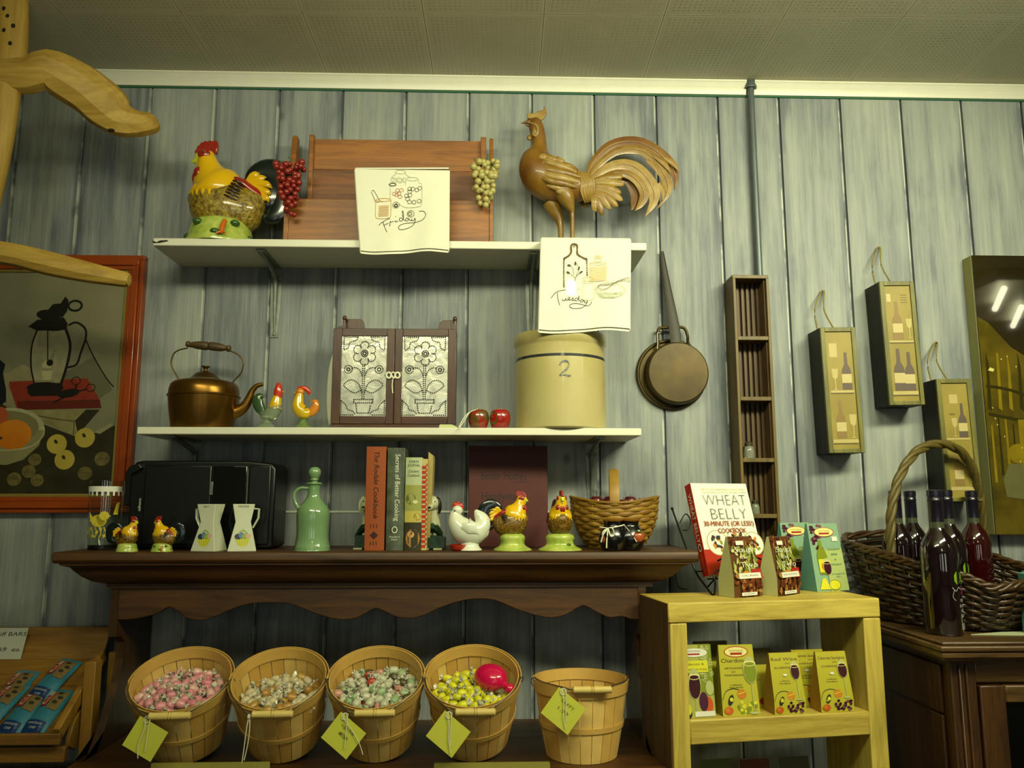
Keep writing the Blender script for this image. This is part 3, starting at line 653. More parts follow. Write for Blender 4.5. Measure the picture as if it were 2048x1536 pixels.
# Tuesday
t, m, shp, k = towel('kitchen_towel', 'white kitchen towel embroidered Tuesday draped over the shelf edge above the crock', 1083, 478, 178, 155, 179, -.232, (-6, -6), 0)
vs = []
for j, (dy, dz) in enumerate(((-4, 0), (-1, 3), (4, 4), (30, 4), (70, 4))): vs += [(i/8*178, dy, dz+0*i) for i in range(9)]
m.add(vs, [(j*9+i, j*9+i+1, (j+1)*9+i+1, (j+1)*9+i) for j in range(4) for i in range(8)], cloth)
m.build('cloth', t, sharp=80)
def TT(x, y): return ((x-275)/6.98, (y-125)/6.98)
m2 = MB(k)
def tfn(a, b, w):
    x, y = TT(a, b); v = max(.0, y/182); return shp(min(1, max(0, (x+6*v)/178)), v, w)
fc = Face(m2, fn=tfn, lift=.0005)
for st in ([(400, 960), (440, 905), (500, 860), (600, 842)], [(490, 875), (495, 960), (520, 1055)], [(555, 965), (565, 990), (590, 985), (605, 960), (608, 985), (630, 985)], [(630, 985), (660, 970), (655, 945), (635, 960), (650, 985), (680, 985)], [(680, 985), (705, 955), (705, 990), (685, 995), (725, 990)], [(770, 965), (740, 965), (730, 990), (755, 1000), (780, 965), (790, 930), (785, 990), (800, 1000)], [(845, 990), (815, 990), (810, 1015), (835, 1020), (855, 995), (862, 1020)], [(865, 1000), (870, 1030), (895, 1030), (905, 1005), (895, 1045), (840, 1095), (740, 1108), (670, 1090), (660, 1055), (720, 1035), (800, 1045), (900, 1075), (950, 1055), (962, 1020)]):
    fc.line(st, 9, D_)
bd = [(600, 400), (585, 420), (580, 600), (580, 800)], [(905, 650), (900, 430), (880, 415), (800, 370), (770, 330), (770, 230), (740, 205), (700, 210), (685, 250), (685, 320), (650, 370), (600, 400)]
for st in bd:
    ps = cat_rom(st, 8)
    for a, b in ps: fc.ring(a, b, 10, 9, 7, B_, 6)
fc.ring(728, 240, 9, 9, 8, D_, 8)
for st in ([(730, 730), (750, 660), (790, 560), (740, 460)], [(760, 660), (830, 600)], [(730, 680), (640, 600)], [(720, 640), (700, 540), (650, 500)]): fc.line(st, 6, thr['dark'])
for a, b, c in ((820, 605, .5), (640, 605, -.5), (742, 480, 1.5), (655, 505, -.3), (790, 550, 1.2)): fc.oval(a, b, 28, 11, thr['dark'], 12, -c)
pc = thr['peach']; fc.ring(1060, 385, 45, 22, 6, pc); fc.ring(1060, 425, 50, 40, 6, pc); fc.line([(945, 480), (945, 740)], 6, pc, 1); fc.line([(1168, 480), (1165, 740)], 6, pc, 1); fc.ring(1058, 480, 112, 18, 6, pc)
for i in range(12): fc.line([(955, 540+i*17), (1158, 534+i*17)], 9, pc, 1)
pl_ = thr['pale']; fc.ring(920, 690, 72, 22, 6, pl_); fc.line([(848, 700), (845, 960), (880, 990), (960, 990), (1000, 960), (995, 700)], 6, pl_, 3); fc.ring(920, 740, 75, 14, 5, pl_)
fc.ring(1225, 860, 205, 110, 6, G_, 28); fc.ring(1225, 850, 190, 70, 5, G_, 28)
for i in range(6): fc.line([(1040+i*8, 900+i*14), (1400-i*20, 905+i*14)], 5, G_, 1)
fc.line([(1490, 745), (1495, 690), (1420, 700), (1300, 760), (1180, 790), (1080, 790), (1055, 830), (1100, 855), (1180, 845), (1240, 800), (1330, 740), (1430, 725), (1485, 740)], 7, B_)
fc.text('xx', 785, 835, 22, D_); m2.build('embroidery', t, flat=True)
m2 = MB(k); fc = Face(m2, fn=tfn, lift=.0009); fc.poly([(605, 912), (615, 715), (690, 690), (750, 750), (750, 940)], mat('sticker', '#f2f4f0', .5, var=0)); m2.build('price_sticker', t, flat=True)
# ================================================================ lower shelf
copper = mat('copper', '#7a591c', .28, metal=.85, col2='#634418', vs=9, bump=.05, bs=25)
copd = mat('old_brass', '#5f4a1c', .35, metal=.8, var=.15, vs=20)
gripw = wood('grip_wood', '#33260f', '#54401c', 'x', 2, .5)
loc, k, md = on(404.5, -.12, Z2); u = 1/4.096; H0 = (md-600)*4.096
t = thing('kettle', 'old copper kettle with wooden bail grip on the lower shelf', 'kettle', loc)
KK = (k[0]*u, k[1]*u)
def Zk(y): return H0-y
m = MB(KK); m.lathe([(2, 0), (236, 0), (243, 8), (262, Zk(960)), (276, Zk(860)), (281, Zk(800)), (290, Zk(796)), (291, Zk(786)), (281, Zk(782)), (279, Zk(740)), (268, Zk(700)), (245, Zk(676)), (205, Zk(664)), (150, Zk(660)), (140, Zk(658)), (5, Zk(658))], copper, seg=48); m.build('body', t, sharp=30)
m = MB(KK); m.lathe([(150, Zk(661)), (150, Zk(652)), (128, Zk(646)), (104, Zk(628)), (84, Zk(604)), (58, Zk(589)), (28, Zk(583)), (17, Zk(576)), (14, Zk(562)), (22, Zk(550)), (33, Zk(545)), (34, Zk(536)), (2, Zk(533))], copd, seg=36); m.build('lid', t, sharp=40)
def kp(x, y, d=0): return (x-510, d, Zk(y))
m = MB(KK); m.loft([kp(735, 925), kp(790, 912), kp(850, 868), kp(885, 795), (kp(905, 740)), kp(940, 700), kp(990, 684)], [(50, 58), (44, 52), (34, 42), (26, 32), (21, 25), (18, 20), (15, 16)], copper, 18, 5); m.build('spout', t, sharp=60)
m = MB(KK)
m.tube([kp(292, 668), kp(288, 640), kp(262, 600), kp(228, 540), kp(222, 490), kp(240, 430), kp(285, 400), kp(350, 385)], 6, copd, 8)
m.tube([kp(700, 405), kp(760, 430), kp(805, 470), kp(820, 520), kp(805, 590), kp(765, 640), kp(743, 665), kp(741, 690)], 6, copd, 8)
m.tube([kp(350, 372), kp(700, 395)], 6, copd, 8, 1); m.build('bail', t, sharp=60)
m = MB(KK); m.loft([kp(338, 350), kp(352, 352), kp(362, 358), kp(380, 356), kp(430, 360), kp(505, 366), kp(522, 366), kp(540, 367), kp(620, 378), kp(660, 384), kp(676, 383), kp(690, 386), kp(706, 388)], [22, 27, 20, 22, 33, 36, 27, 36, 33, 22, 20, 30, 22], gripw, 16, 3); m.build('grip', t, sharp=50)
# two little glass roosters
gla = mat('figurine_glass', '#b8c8a8', .08, trans=.75, var=0, ior=1.45); glg = mat('dark_green_glass', '#3d5a34', .12, trans=.35, var=0)
for X0, label, flip in ((1045, 'small glass rooster with dark green tail and long red head beside the kettle spout', -1), (1320, 'small yellow glass rooster with orange comb next to the green-tailed one', 1)):
    loc, k, md = on(280+X0*u, -.14, Z2); H0 = (md-600)*4.096; KK = (k[0]*u, k[1]*u)
    t = thing('glass_rooster', label, 'figurine', loc); y2 = mat('glass_yellow', '#c9a514', .2, coat=.6, var=.1); rd = mat('glass_red', '#b8331a', .2, coat=.6, var=.15, vs=120); orr = mat('glass_orange', '#c77b1c', .2, coat=.5)
    def a(x, y, d=0): return (x-X0, d, H0-y)
    if flip < 0:
        m = MB(KK); m.lathe([(2, 0), (95, 0), (92, 12), (50, 45), (30, 70), (34, 95)], gla, (-10, 0, 0), 20, 3); m.build('base', t, sharp=60)
        m = MB(KK); m.loft([a(985, 910), a(1020, 935), a(1070, 930), a(1105, 890), a(1118, 850)], [(18, 20), (40, 48), (52, 60), (50, 50), (34, 38)], gla, 16); m.build('body', t, sharp=60)
        m = MB(KK); m.loft([a(1100, 895), a(1102, 850), a(1112, 800), a(1118, 770)], [(46, 56), (44, 50), (34, 38), (26, 28)], y2, 16); m.build('neck', t, sharp=60)
        m = MB(KK); m.loft([a(1118, 800), a(1118, 750), a(1120, 705), a(1115, 675)], [(30, 36), (32, 38), (24, 28), (10, 12)], rd, 14); m.loft([a(1140, 745), a(1172, 752)], [12, 3], orr, 8); m.build('head', t, sharp=60)
        m = MB(KK); m.loft([a(1030, 925), a(985, 900), a(955, 840), a(965, 795), a(1000, 785)], [(20, 22), (24, 40), (26, 46), (22, 38), (10, 14)], glg, 14); m.build('tail', t, sharp=60)
    else:
        m = MB(KK); m.lathe([(2, 0), (85, 0), (80, 14), (42, 45), (28, 70), (36, 90)], mat('pale_green_glass', '#8fae62', .1, trans=.6, var=0), (15, 0, 0), 20, 3); m.build('base', t, sharp=60)
        m = MB(KK); m.loft([a(1385, 900), a(1350, 925), a(1310, 905), a(1288, 860), a(1292, 800), a(1300, 760)], [(20, 24), (46, 52), (52, 58), (46, 50), (36, 38), (26, 28)], y2, 16); m.build('body', t, sharp=60)
        m = MB(KK); m.ball(a(1300, 752), (36, 30, 34), orr, 14); m.loft([a(1275, 750), a(1246, 762)], [12, 3], y2, 8); m.ball(a(1268, 785), (16, 12, 22), rd, 10); m.build('head', t, sharp=60)
        m = MB(KK); m.loft([a(1275, 730), a(1300, 718), a(1340, 722), a(1372, 750), a(1365, 775)], [(8, 10), (10, 16), (11, 20), (11, 18), (5, 6)], rd, 10); m.build('comb', t, sharp=60)
        m = MB(KK); m.loft([a(1355, 930), a(1395, 920), a(1430, 880), a(1425, 835), a(1395, 830)], [(14, 20), (20, 36), (20, 36), (14, 26), (4, 6)], orr, 12); m.build('tail', t, sharp=60)
# ---------------------------------------------------------------- punched tin cabinet
loc, k, md = on(794, -.075, Z2); V6 = 6.143; HB = (md-620)*V6; KK = (k[0]/V6, k[1]/V6); KC_ = K(794, 750, -.17)
mah = wood('mahogany', '#2c170a', '#4a2a12', 'z', 1.4, .4, .15); mahx = wood('mahogany_rail', '#2c170a', '#48280f', 'x', 1.4, .4, .15)
sfac = KC_[0]/k[0]
t = thing('spice_cabinet', 'small mahogany cabinet with two punched tin doors on the lower shelf', 'cabinet', (loc.x, -.075, loc.z))
KK = (KC_[0]/V6, KC_[1]/V6); fx = 885; dpt = .095/KK[0]
def c_(x): return x-fx
HB = (on(794, -.17, Z2)[2]-620)*V6
def h_(y): return HB-y
m = MB(KK); m.b2(c_(130), c_(1640), -dpt+45, 0, h_(1400), h_(240), mah); m.build('carcass', t, bevel=.0015)
m = MB(KK); m.b2(c_(118), c_(1652), -dpt-12, 0, 0, h_(1405), mahx); m.build('base_board', t, bevel=.0015)
m = MB(KK); m.b2(c_(130), c_(1645), -dpt+30, 0, h_(240), h_(225), mahx); m.build('top_board', t, bevel=.0012)
for sgn, pts in ((1, [(150, 226), (150, 175), (215, 160), (215, 75), (430, 75), (462, 100), (478, 150), (490, 226)]), (2, [(1400, 226), (1412, 180), (1425, 120), (1470, 85), (1590, 80), (1645, 80), (1645, 226)])):
    m = MB(KK); m.prism([(c_(x), h_(y)) for x, y in pts], -dpt*.62, -dpt*.62+24, mah); m.build('crest', t, bevel=.0012)
    m = MB(KK); x0 = 215 if sgn == 1 else 1600; m.b2(c_(x0), c_(x0+45), -dpt*.8, -dpt*.55, h_(226), h_(150), mah); m.ball((c_(x0+24), -dpt*.75, h_(80)), (28, 26, 34), mah, 12); m.loft([(c_(x0+24), -dpt*.75, h_(160)), (c_(x0+24), -dpt*.75, h_(90))], [20, 14], mah, 10); m.build('peg', t, sharp=50)
tin, tt = newmat('pearly_tin'); b = tt.b; MC['tin'] = tin
nz = tt.noise(tt.coords(), 22, 3, .5, 1.5); tt.link(tt.ramp(nz, [(.35, '#b4b6a8'), (.6, '#dcdccb')]), b.inputs['Base Color']); b.inputs['Metallic'].default_value = .55; b.inputs['Roughness'].default_value = .25
tt.bump(nz, .22, .006)
hole = mat('punched_hole', '#26241a', .8, var=0)
def tin_art(fc, ox, oy):
    # drawn in zoomed pixel units of one door, panel 555 x 980, origin top left
    r = 9.5
    def dots(ps, step=24, sub=8):
        ps = cat_rom(ps, sub) if sub > 1 else ps; acc = 0; last = ps[0]; fc.oval(ox+last[0], oy-last[1], r, r, hole, 6); fc.n = 1
        for a, b in zip(ps, ps[1:]):
            L = math.hypot(b[0]-a[0], b[1]-a[1]); pos = step-acc
            while pos <= L:
                f = pos/L; fc.oval(ox+a[0]+(b[0]-a[0])*f, oy-a[1]-(b[1]-a[1])*f, r, r, hole, 6); fc.n = 1; pos += step
            acc = (acc+L) % step
    def circ(x, y, q, st=22): dots([(x+q*math.cos(i*pi/8), y+q*math.sin(i*pi/8)) for i in range(17)], st, 1)
    for sx_ in (0, 1):
        f = (lambda x: x) if not sx_ else (lambda x: 548-x)
        dots([(f(22), 12), (f(190), 12)], 24, 1); dots([(f(22), 12), (f(22), 172)], 24, 1); dots([(f(190), 20), (f(170), 55), (f(95), 80), (f(80), 140), (f(30), 172)])
        dots([(f(10), 968), (f(175), 968)], 24, 1); dots([(f(10), 968), (f(10), 795)], 24, 1); dots([(f(10), 795), (f(70), 850), (f(90), 900), (f(150), 920), (f(180), 950)])
        dots([(f(255), 485), (f(225), 420), (f(170), 390), (f(130), 395)]); circ(f(85), 412, 48); circ(f(85), 412, 20, 16); 
        dots([(f(255), 690), (f(215), 590), (f(120), 540), (f(35), 600), (f(90), 660), (f(170), 700), (f(250), 665)])
        dots([(f(262), 350), (f(262), 790)], 26, 1)
    cxx, cy = 280, 215
    for i in range(6):
        a = i*pi/3+pi/6; px, py = cxx+95*math.cos(a), cy+95*math.sin(a)
        dots([(px+52*math.cos(a+2.1*j/3-2.1), py+52*math.sin(a+2.1*j/3-2.1)) for j in range(7)], 22, 4)
    circ(cxx, cy, 40, 18); circ(cxx, cy, 20, 16)
    dots([(165, 780), (395, 780)], 24, 1); dots([(165, 822), (395, 822)], 24, 1); dots([(165, 780), (165, 822)], 20, 1); dots([(395, 780), (395, 822)], 20, 1)
    dots([(190, 840), (205, 945), (350, 945), (370, 840)], 24, 1)
for x0, x1, p0, p1 in ((125, 886, 235, 790), (890, 1648, 985, 1545)):
    m = MB(KK); y0, y1 = -dpt, -dpt+42; zt, zb_ = h_(232), h_(1402); pt, pb = h_(325), h_(1308)
    m.b2(c_(x0), c_(p0), y0, y1, zb_, zt, mah); m.b2(c_(p1), c_(x1), y0, y1, zb_, zt, mah); m.b2(c_(p0), c_(p1), y0, y1, pt, zt, mahx); m.b2(c_(p0), c_(p1), y0, y1, zb_, pb, mahx)
    d = m.build('door', t, bevel=.0012)
    m = MB(KK); m.b2(c_(p0), c_(p1), y0+14, y0+20, pb, pt, tin); fc = Face(m, (0, y0+14, 0), (1, 0, 0), (0, 0, 1), lift=1.5); tin_art(fc, c_(p0), pt); m.build('tin_panel', d, flat=True)
wc = mat('white_cord', '#d8d8bc', .7, var=0)
m = MB(KK); yy = -dpt-12
for x in (822, 928): m.tube([(c_(x)+30*math.cos(i*pi/4), yy, h_(812)+34*math.sin(i*pi/4)) for i in range(8)], 13, wc, 8, 3, True)
m.tube([(c_(850), yy, h_(800)), (c_(875), yy-10, h_(775)), (c_(900), yy, h_(800)), (c_(885), yy-12, h_(850)), (c_(860), yy, h_(820))], 10, wc, 8)
m.tube([(c_(875), yy, h_(850)), (c_(866), yy, h_(930)), (c_(876), yy, h_(1030))], 7, wc, 6); m.tube([(c_(760), yy+4, h_(795)), (c_(800), yy, h_(800))], 6, wc, 6); m.tube([(c_(950), yy, h_(790)), (c_(985), yy, h_(800)), (c_(984), yy, h_(1100))], 4, wc, 6)
m.build('latch', t, sharp=60)
# white platter behind it
loc, k, md = on(690, -.045, Z2); m = MB(k); m.prism([(-38+10*math.cos(a)*0+14-14*math.cos(a)*1.0, 82+83*math.sin(a)) for a in [(-1.25+i*2.5/12) for i in range(13)]][::1]+[(70, 165), (70, 0)], -4, 4, mat('platter_white', '#c9cdb4', .3, coat=.3, var=.03))
pl = m.build('platter', bevel=.002, loc=(loc.x, -.05, Z2)); tag(pl, 'white oval platter leaning behind the punched tin cabinet', 'platter')
# apple shakers
loc1, k, md = on(957, -.16, Z2)
g_r = cer('apple_mottled', '#2f4a14', col2='#8a1c12', vs=45); r_g = cer('apple_red', '#93140f', col2='#7a1c10', vs=30)
for i, (px, mm, label) in enumerate(((957, g_r, 'green and red glazed apple shaker tied with white string'), (1000, r_g, 'glossy red glazed apple shaker beside the stoneware crock'))):
    loc, k, md = on(px, -.16, Z2); t = thing('apple_shaker', label, 'shaker', loc)
    m = MB(k); m.lathe([(1, 0), (13, 0), (17, 5), (20.5, 16), (21, 26), (18, 36), (12, 40), (9, 39), (6, 37), (1, 37)], mm, (0, 0, 0), 28, 3); b_ = m.build('body', t, sharp=60)
    if i: m = MB(k); fc = Face(m, fn=cyl_map(lambda v: 21.2 if 12 < v < 30 else 19.6), lift=.2); fc.oval(-15, 22, 10, 13, cer('apple_green', '#3c5c1a')); m.build('green_patch', t)
    m = MB(k); m.lathe([(1, 36), (9, 36), (8.4, 41), (1, 41)], cer('apple_top', '#a85a22'), seg=16); m.build('top', t)
    if not i:
        m = MB(k); m.tube([(-2, -12, 39), (-16, -18, 34), (-28, -22, 16), (-36, -26, 3), (-37, -44, 0), (-38, -60, -6)], .9, wc, 6); m.tube([(-2, -12, 40), (-22, -18, 30), (-34, -24, 12), (-38, -30, 2)], .9, wc, 6)
        m.build('string', t); m = MB(k); m.prism([(-78, 0), (-40, 0), (-42, 3), (-52, 8), (-76, 8)], -26, -25, mat('tag_green_pale', '#b3b887', .7, var=0)); m.build('paper_tag', t)
# crock
loc, k, md = on(1121, -.108, Z2); t = thing('stoneware_crock', 'large cream stoneware crock with blue stripe and the number 2', 'crock', loc)
st = mat('stoneware', '#a59a60', .3, col2='#b0a674', vs=5, coat=.4, bump=.08, bs=30)
kf = K(1121, 760, -.2); Rk = 95*kf[0]; Hk = k[1]*(md-672)
bl = cer('cobalt', '#2e3236', var=.1); bl2 = mat('cobalt_stamp', '#3c4248', .4, col2='#7c8072', vs=160, coat=.3)
m = MB(); rr = lambda z: Rk*(1.0-.012*z/Hk)
m.lathe([(.01, 0), (Rk-.004, 0), (Rk, .004), (Rk*1.0, Hk*.5), (Rk*.985, Hk*.72), (Rk*.975, Hk*.86), (Rk*.985, Hk*.88), (Rk*1.015, Hk*.9), (Rk*1.02, Hk*.985), (Rk*1.0, Hk), (Rk*.93, Hk), (Rk*.91, Hk*.98), (Rk*.91, .015), (.01, .012)], st, seg=64)
rf = lambda v: Rk*1.0-(.015*Rk if v > Hk*.7 else .004*Rk)
fc = Face(m, fn=lambda u, v, w: cyl_map(lambda q: Rk*(.985 if q > Hk*.68 else .995))(u, v, w), lift=.0008)
zl_ = Hk*.735; fc.rect(-Rk*1.45, zl_-.0035, Rk*1.45, zl_+.003, bl, 40)
z2 = Hk*.58; q_ = .00085
fc.line([(x*q_, z2+y*q_) for x, y in ((-14, 12), (-8, 22), (6, 25), (14, 16), (8, 2), (-4, -8), (-14, -20), (0, -17), (12, -20), (20, -18))], lambda f: .0022+.003*math.sin(f*9)**2, bl2)
m.build('body', t, sharp=40)
# ================================================================ hutch top
U3 = 3.793
# tumbler
loc, k, md = on(205, -.16, ZH); t = thing('tumbler', 'clear glass tumbler with white band and yellow bird at the end of the hutch', 'glass', loc)
gl_ = mat('clear_glass', '#f0f5ea', .03, trans=1, var=0, ior=1.42, spec=.4)
m = MB(k); m.lathe([(1, 0), (27, 0), (28, 3), (31, 70), (34, 139), (32.8, 139), (30, 70), (27, 10), (1, 9)], gl_, seg=36); m.build('glass', t, sharp=50)
rad = lambda v: 28+6*v/139
m = MB(k); fc = Face(m, fn=cyl_map(rad), lift=.25); bw = mat('print_white', '#e4e6d6', .4, var=0); by_ = mat('print_yellow', '#c3b32c', .4, var=0)
ar = 33*math.pi*.46
fc.rect(-ar, 116, ar, 127, bw, 24)
for i in range(10): fc.rect(-ar+i*ar*.22, 108, -ar+i*ar*.22+4, 117, bw, 1)
fc.oval(2, 58, 15, 12, by_); fc.oval(12, 68, 9, 9, by_); fc.poly([(-6, 60), (-26, 80), (-30, 95), (-20, 74), (-16, 55)], by_); fc.poly([(20, 70), (25, 67), (20, 66)], by_)
for i in range(7): fc.line([(-28+i*8, 24), (-24+i*8, 34), (-28+i*8, 46)], 1.8, by_)
for i in range(9): fc.oval(-28+i*7, 28+(i % 3)*7, 4, 2.4, by_, 8, i)
fc.poly([(28, 70), (34, 92), (42, 96), (38, 70)], by_)
m.build('print', t); m = MB(k); m.lathe([(1, 3), (27, 3), (27.4, 9), (1, 9)], mat('dark_bottom', '#1e1a12', .3, var=0), seg=28); m.build('dark_base', t)
# rooster shakers
for px, flip, label in ((253.6, 1, 'tiny glazed rooster shaker facing the boombox, next to the glass tumbler'), (323.5, 0, 'tiny glazed rooster shaker in front of the boombox, facing the tumbler')):
    loc, k, md = on(px, -.255, ZH); t = thing('rooster_shaker', label, 'shaker', loc, pi if flip else 0); rooster(t, k[0]*71/1342, True, .88, brn=BRS)
# boombox
loc, k, md = on(410, -.13, ZH); kx, kz = K(410, 1000, -.2); bb = mat('boombox_black', '#0b0c0b', .35, var=.2, vs=40); bg = mat('boombox_gloss', '#0d0e0c', .12, coat=.5, var=0)
t = thing('boombox', 'black boombox standing behind the shakers on the hutch', 'radio', loc)
def bx(p): return (p-410)*kx
m = MB(); zt = (on(410, -.2, ZH)[2]-921)*kz
m.prism([(bx(268), .002), (bx(556), .002), (bx(560), .01), (bx(561), zt-.02), (bx(552), zt-.006), (bx(505), zt), (bx(290), zt), (bx(276), zt-.004), (bx(266), zt-.02)], -.055, .07, bb); m.build('body', t, bevel=.006, seg=3)
m = MB(); m.prism([(bx(261), .106), (bx(261), zt-.03), (bx(268), zt-.014), (bx(288), zt-.007), (bx(294), zt-.02), (bx(272), zt-.035), (bx(272), .106)], -.068, -.05, bb); m.build('handle', t, bevel=.003)
for a, b in ((298, 432), (508, 552)):
    m = MB(); m.b2(bx(a), bx(b), -.0605, -.053, .012, zt-.012, bb); m.build('speaker_grille', t, bevel=.003)
m = MB(); m.b2(bx(436), bx(504), -.063, -.052, .02, zt-.014, bg); m.lathe([(.002, 0), (.022, 0), (.022, .003), (.002, .003)], bg); m.build('cassette_door', t, bevel=.003)
sl = mat('dull_silver', '#6d7168', .4, metal=.5, var=0)
m = MB(); m.b2(bx(430), bx(437), -.064, -.058, zt-.085, zt-.052, sl); m.build('slider', t, bevel=.001); m = MB(); m.b2(bx(505), bx(506.5), -.064, -.058, .02, zt-.02, sl); m.build('trim_strip', t)
m = MB(); fc = Face(m, (bx(294), -.0612, zt-.108), (1, 0, 0), (0, 0, 1)); fc.text('aiwa', 0, 0, .0075, mat('print_pale', '#cfd4c4', .5, var=0), .03, rot=pi/2, bold=.0008); m.build('lettering', t, flat=True)
# salt and pepper
sp = mat('speckled_white', '#c9cdb2', .3, coat=.4, var=.05, vs=200)
fy, fb, fg, fp = (mat('print_'+n, c, .5, var=0) for n, c in (('yolk', '#c9c232'), ('navy', '#20304e'), ('grass', '#86a02c'), ('rose', '#c9a08c')))
for X, sg, wd, label in ((978, 1, 'SALT', 'white hourglass salt shaker with fruit basket print and handle'), (1228, -1, 'PEPPER', 'white hourglass pepper shaker with fruit basket print and handle')):
    loc, k, md = on(160+X/U3, -.235, ZH); KK = (k[0]/U3, k[1]/U3); t = thing('salt_shaker' if sg > 0 else 'pepper_shaker', label, 'shaker', loc, R(-16)*sg)
    m = MB(KK); lv = [(104, 0), (104, 6), (56, 222), (80, 352), (80, 358)]; vs = []
    for h, z in lv: vs += [(-h, -h*.8, z), (h, -h*.8, z), (h, h*.8, z), (-h, h*.8, z)]
    m.add(vs, [(3, 2, 1, 0), (16, 17, 18, 19)]+[(i*4+j, i*4+(j+1) % 4, i*4+4+(j+1) % 4, i*4+4+j) for i in range(4) for j in range(4)], sp); m.build('body', t, bevel=.0012)
    m = MB(KK); m.loft([(-sg*72, -14, 322), (-sg*112, -14, 318), (-sg*110, -14, 250), (-sg*72, -14, 175)], [(20, 9), (20, 10), (20, 9), (18, 8)], sp, 10, 1); m.build('handle', t, sharp=50)
    m = MB(KK); fn = lambda u, v, w: V((u, -(104-48*v/222)*.8-w, v)) if v < 222 else V((u, -(56+24*(v-222)/136)*.8-w, v)); fc = Face(m, fn=fn, lift=1.5)
    fc.poly([(-58, 95), (58, 95), (40, 55), (12, 34), (-8, 34), (-38, 58)], fy)
    for i in range(5): fc.line([(-44+i*22, 92), (-26+i*13, 45)], 4, fg, 1)
    fc.oval(-30, 112, 28, 22, fb); fc.oval(-6, 120, 20, 24, mat('print_sky', '#5e7aa0', .5, var=0)); fc.oval(18, 112, 22, 20, fg); fc.oval(42, 116, 20, 16, fp); fc.line([(-30, 130), (0, 160), (36, 132)], 8, fg)
    m.build('print', t, flat=True); m = MB(KK); fc = Face(m, fn=fn, lift=1.5); fc.text(wd, 0, 332, 15, mat('print_dark', '#33352a', .6, var=0), 80 if sg < 0 else 52); m.build('lettering', t, flat=True)
# green cruet
loc, k, md = on(624, -.22, ZH); KK = (k[0]/U3, k[1]/U3); t = thing('cruet', 'pale green glazed cruet with ball stopper and loop handle', 'cruet', loc)
cg = mat('celadon', '#6b8c5e', .14, col2='#7a9a6c', vs=10, coat=.9)
m = MB(KK); m.lathe([(2, 0), (126, 0), (134, 8), (134, 30), (126, 60), (120, 110), (121, 180), (125, 260), (122, 300), (104, 340), (76, 375), (56, 405), (48, 440), (46, 480), (50, 500), (60, 508), (60, 518), (50, 522), (30, 522)], cg, seg=40, sub=3); m.build('body', t, sharp=70)
m = MB(KK); m.loft([(-44, 0, 475), (-100, 0, 478), (-138, 0, 455), (-152, 0, 415), (-138, 0, 360), (-108, 0, 315)], [(14, 15), (14, 14), (14, 13), (14, 13), (14, 14), (16, 18)], cg, 12); m.build('handle', t, sharp=60)
m = MB(KK); m.lathe([(2, 520), (24, 520), (24, 534), (34, 540), (30, 552), (36, 562), (48, 590), (46, 615), (30, 636), (2, 644)], cg, seg=28, sub=3); m.build('stopper', t, sharp=70)
# ---------------------------------------------------------------- books
def ink(n, c): return mat('ink_'+n, c, .6, var=0)
page = mat('pages', '#b9ad86', .8, var=.08, vs=300)
def book(nm, label, px0, px1, pyt, y, dep, ma, round_=0, lean=0, spread=None):
    pm_ = (px0+px1)/2; loc, k, md = on(pm_, y, ZH); w = (px1-px0)/2*k[0]; h = (md-pyt)*k[1]
    t = thing(nm, label, 'book', loc, 0, rot=(0, lean, 0)); m = MB(); n = 8
    pts = [(-w+2*w*i/n, -round_*math.sin(pi*i/n)) for i in range(n+1)]+[(w, dep), (w-.002, dep), (w-.002, .004), (-w+.002, .004), (-w+.002, dep), (-w, dep)]
    m.prism(pts, 0, h, ma, 'z'); m.build('cover', t, bevel=.0008)
    m = MB(); m.b2(-w+.0022, w-.0022, .0045, dep-.003, .003, h-.003, page); m.build('page_block', t)
    m = MB(); fc = Face(m, fn=lambda u, v, ww: V((u, -round_*math.sin(pi*min(1, max(0, (u+w)/(2*w))))-ww, v)), lift=.0003); return t, m, fc, w, h
t, m, fc, w, h = book('cookbook', 'tall rust-orange cookbook at the front of the book row beside the dog bookend', 728, 768, 889.5, -.235, .15, mat('rust_cloth', '#8f4416', .7, var=.05, vs=200, bump=.2, bs=900, bd=.0004), .002)
dk = ink('brown', '#2c1208'); fc.text('The Rodale Cookbook', -.004, h*.63, .012, dk, h*.66, rot=-pi/2, slant=.18, bold=.0002)
for i in range(3): fc.rect(-.01+i*.007, h*.215, -.008+i*.007, h*.25, dk); fc.rect(-.01+i*.007, h*.05, -.008+i*.007, h*.085, dk)
fc.poly([(-.001, h*.185), (.009, h*.145), (-.001, h*.105), (-.011, h*.145)], dk); m.build('lettering', t, flat=True)
t, m, fc, w, h = book('cookbook', 'worn dark grey cookbook about better cooking beside the orange one', 771, 806.5, 892, -.235, .15, mat('grey_jacket', '#3b4230', .35, col2='#5b6450', vs=30, coat=.2), .004)
pk = ink('cream', '#d4d6bc'); fc.text('Secrets of Better Cooking', -.001, h*.61, .0115, pk, h*.65, rot=-pi/2); fc.ring(0, h*.2, .006, .007, .002, pk); fc.text("Reader's", .0, h*.125, .004, pk, .024); fc.text('Digest', .0, h*.1, .004, pk, .015); m.build('lettering', t, flat=True)
t, m, fc, w, h = book('cookbook', 'cookbook with torn pale jacket showing a country scene on its spine', 808, 842, 912, -.235, .14, mat('pale_jacket', '#a9b389', .5, var=.06, vs=60), .004)
ol = ink('olive', '#4a4f30'); fc.rect(-w, h*.42, w, h*.70, ink('meadow', '#8f9348'), 8); fc.rect(-w, 0, w, h*.30, ink('soil', '#2e2a14'), 8); fc.rect(-w, h*.30, w, h*.42, ink('straw', '#b5a94f'), 8)
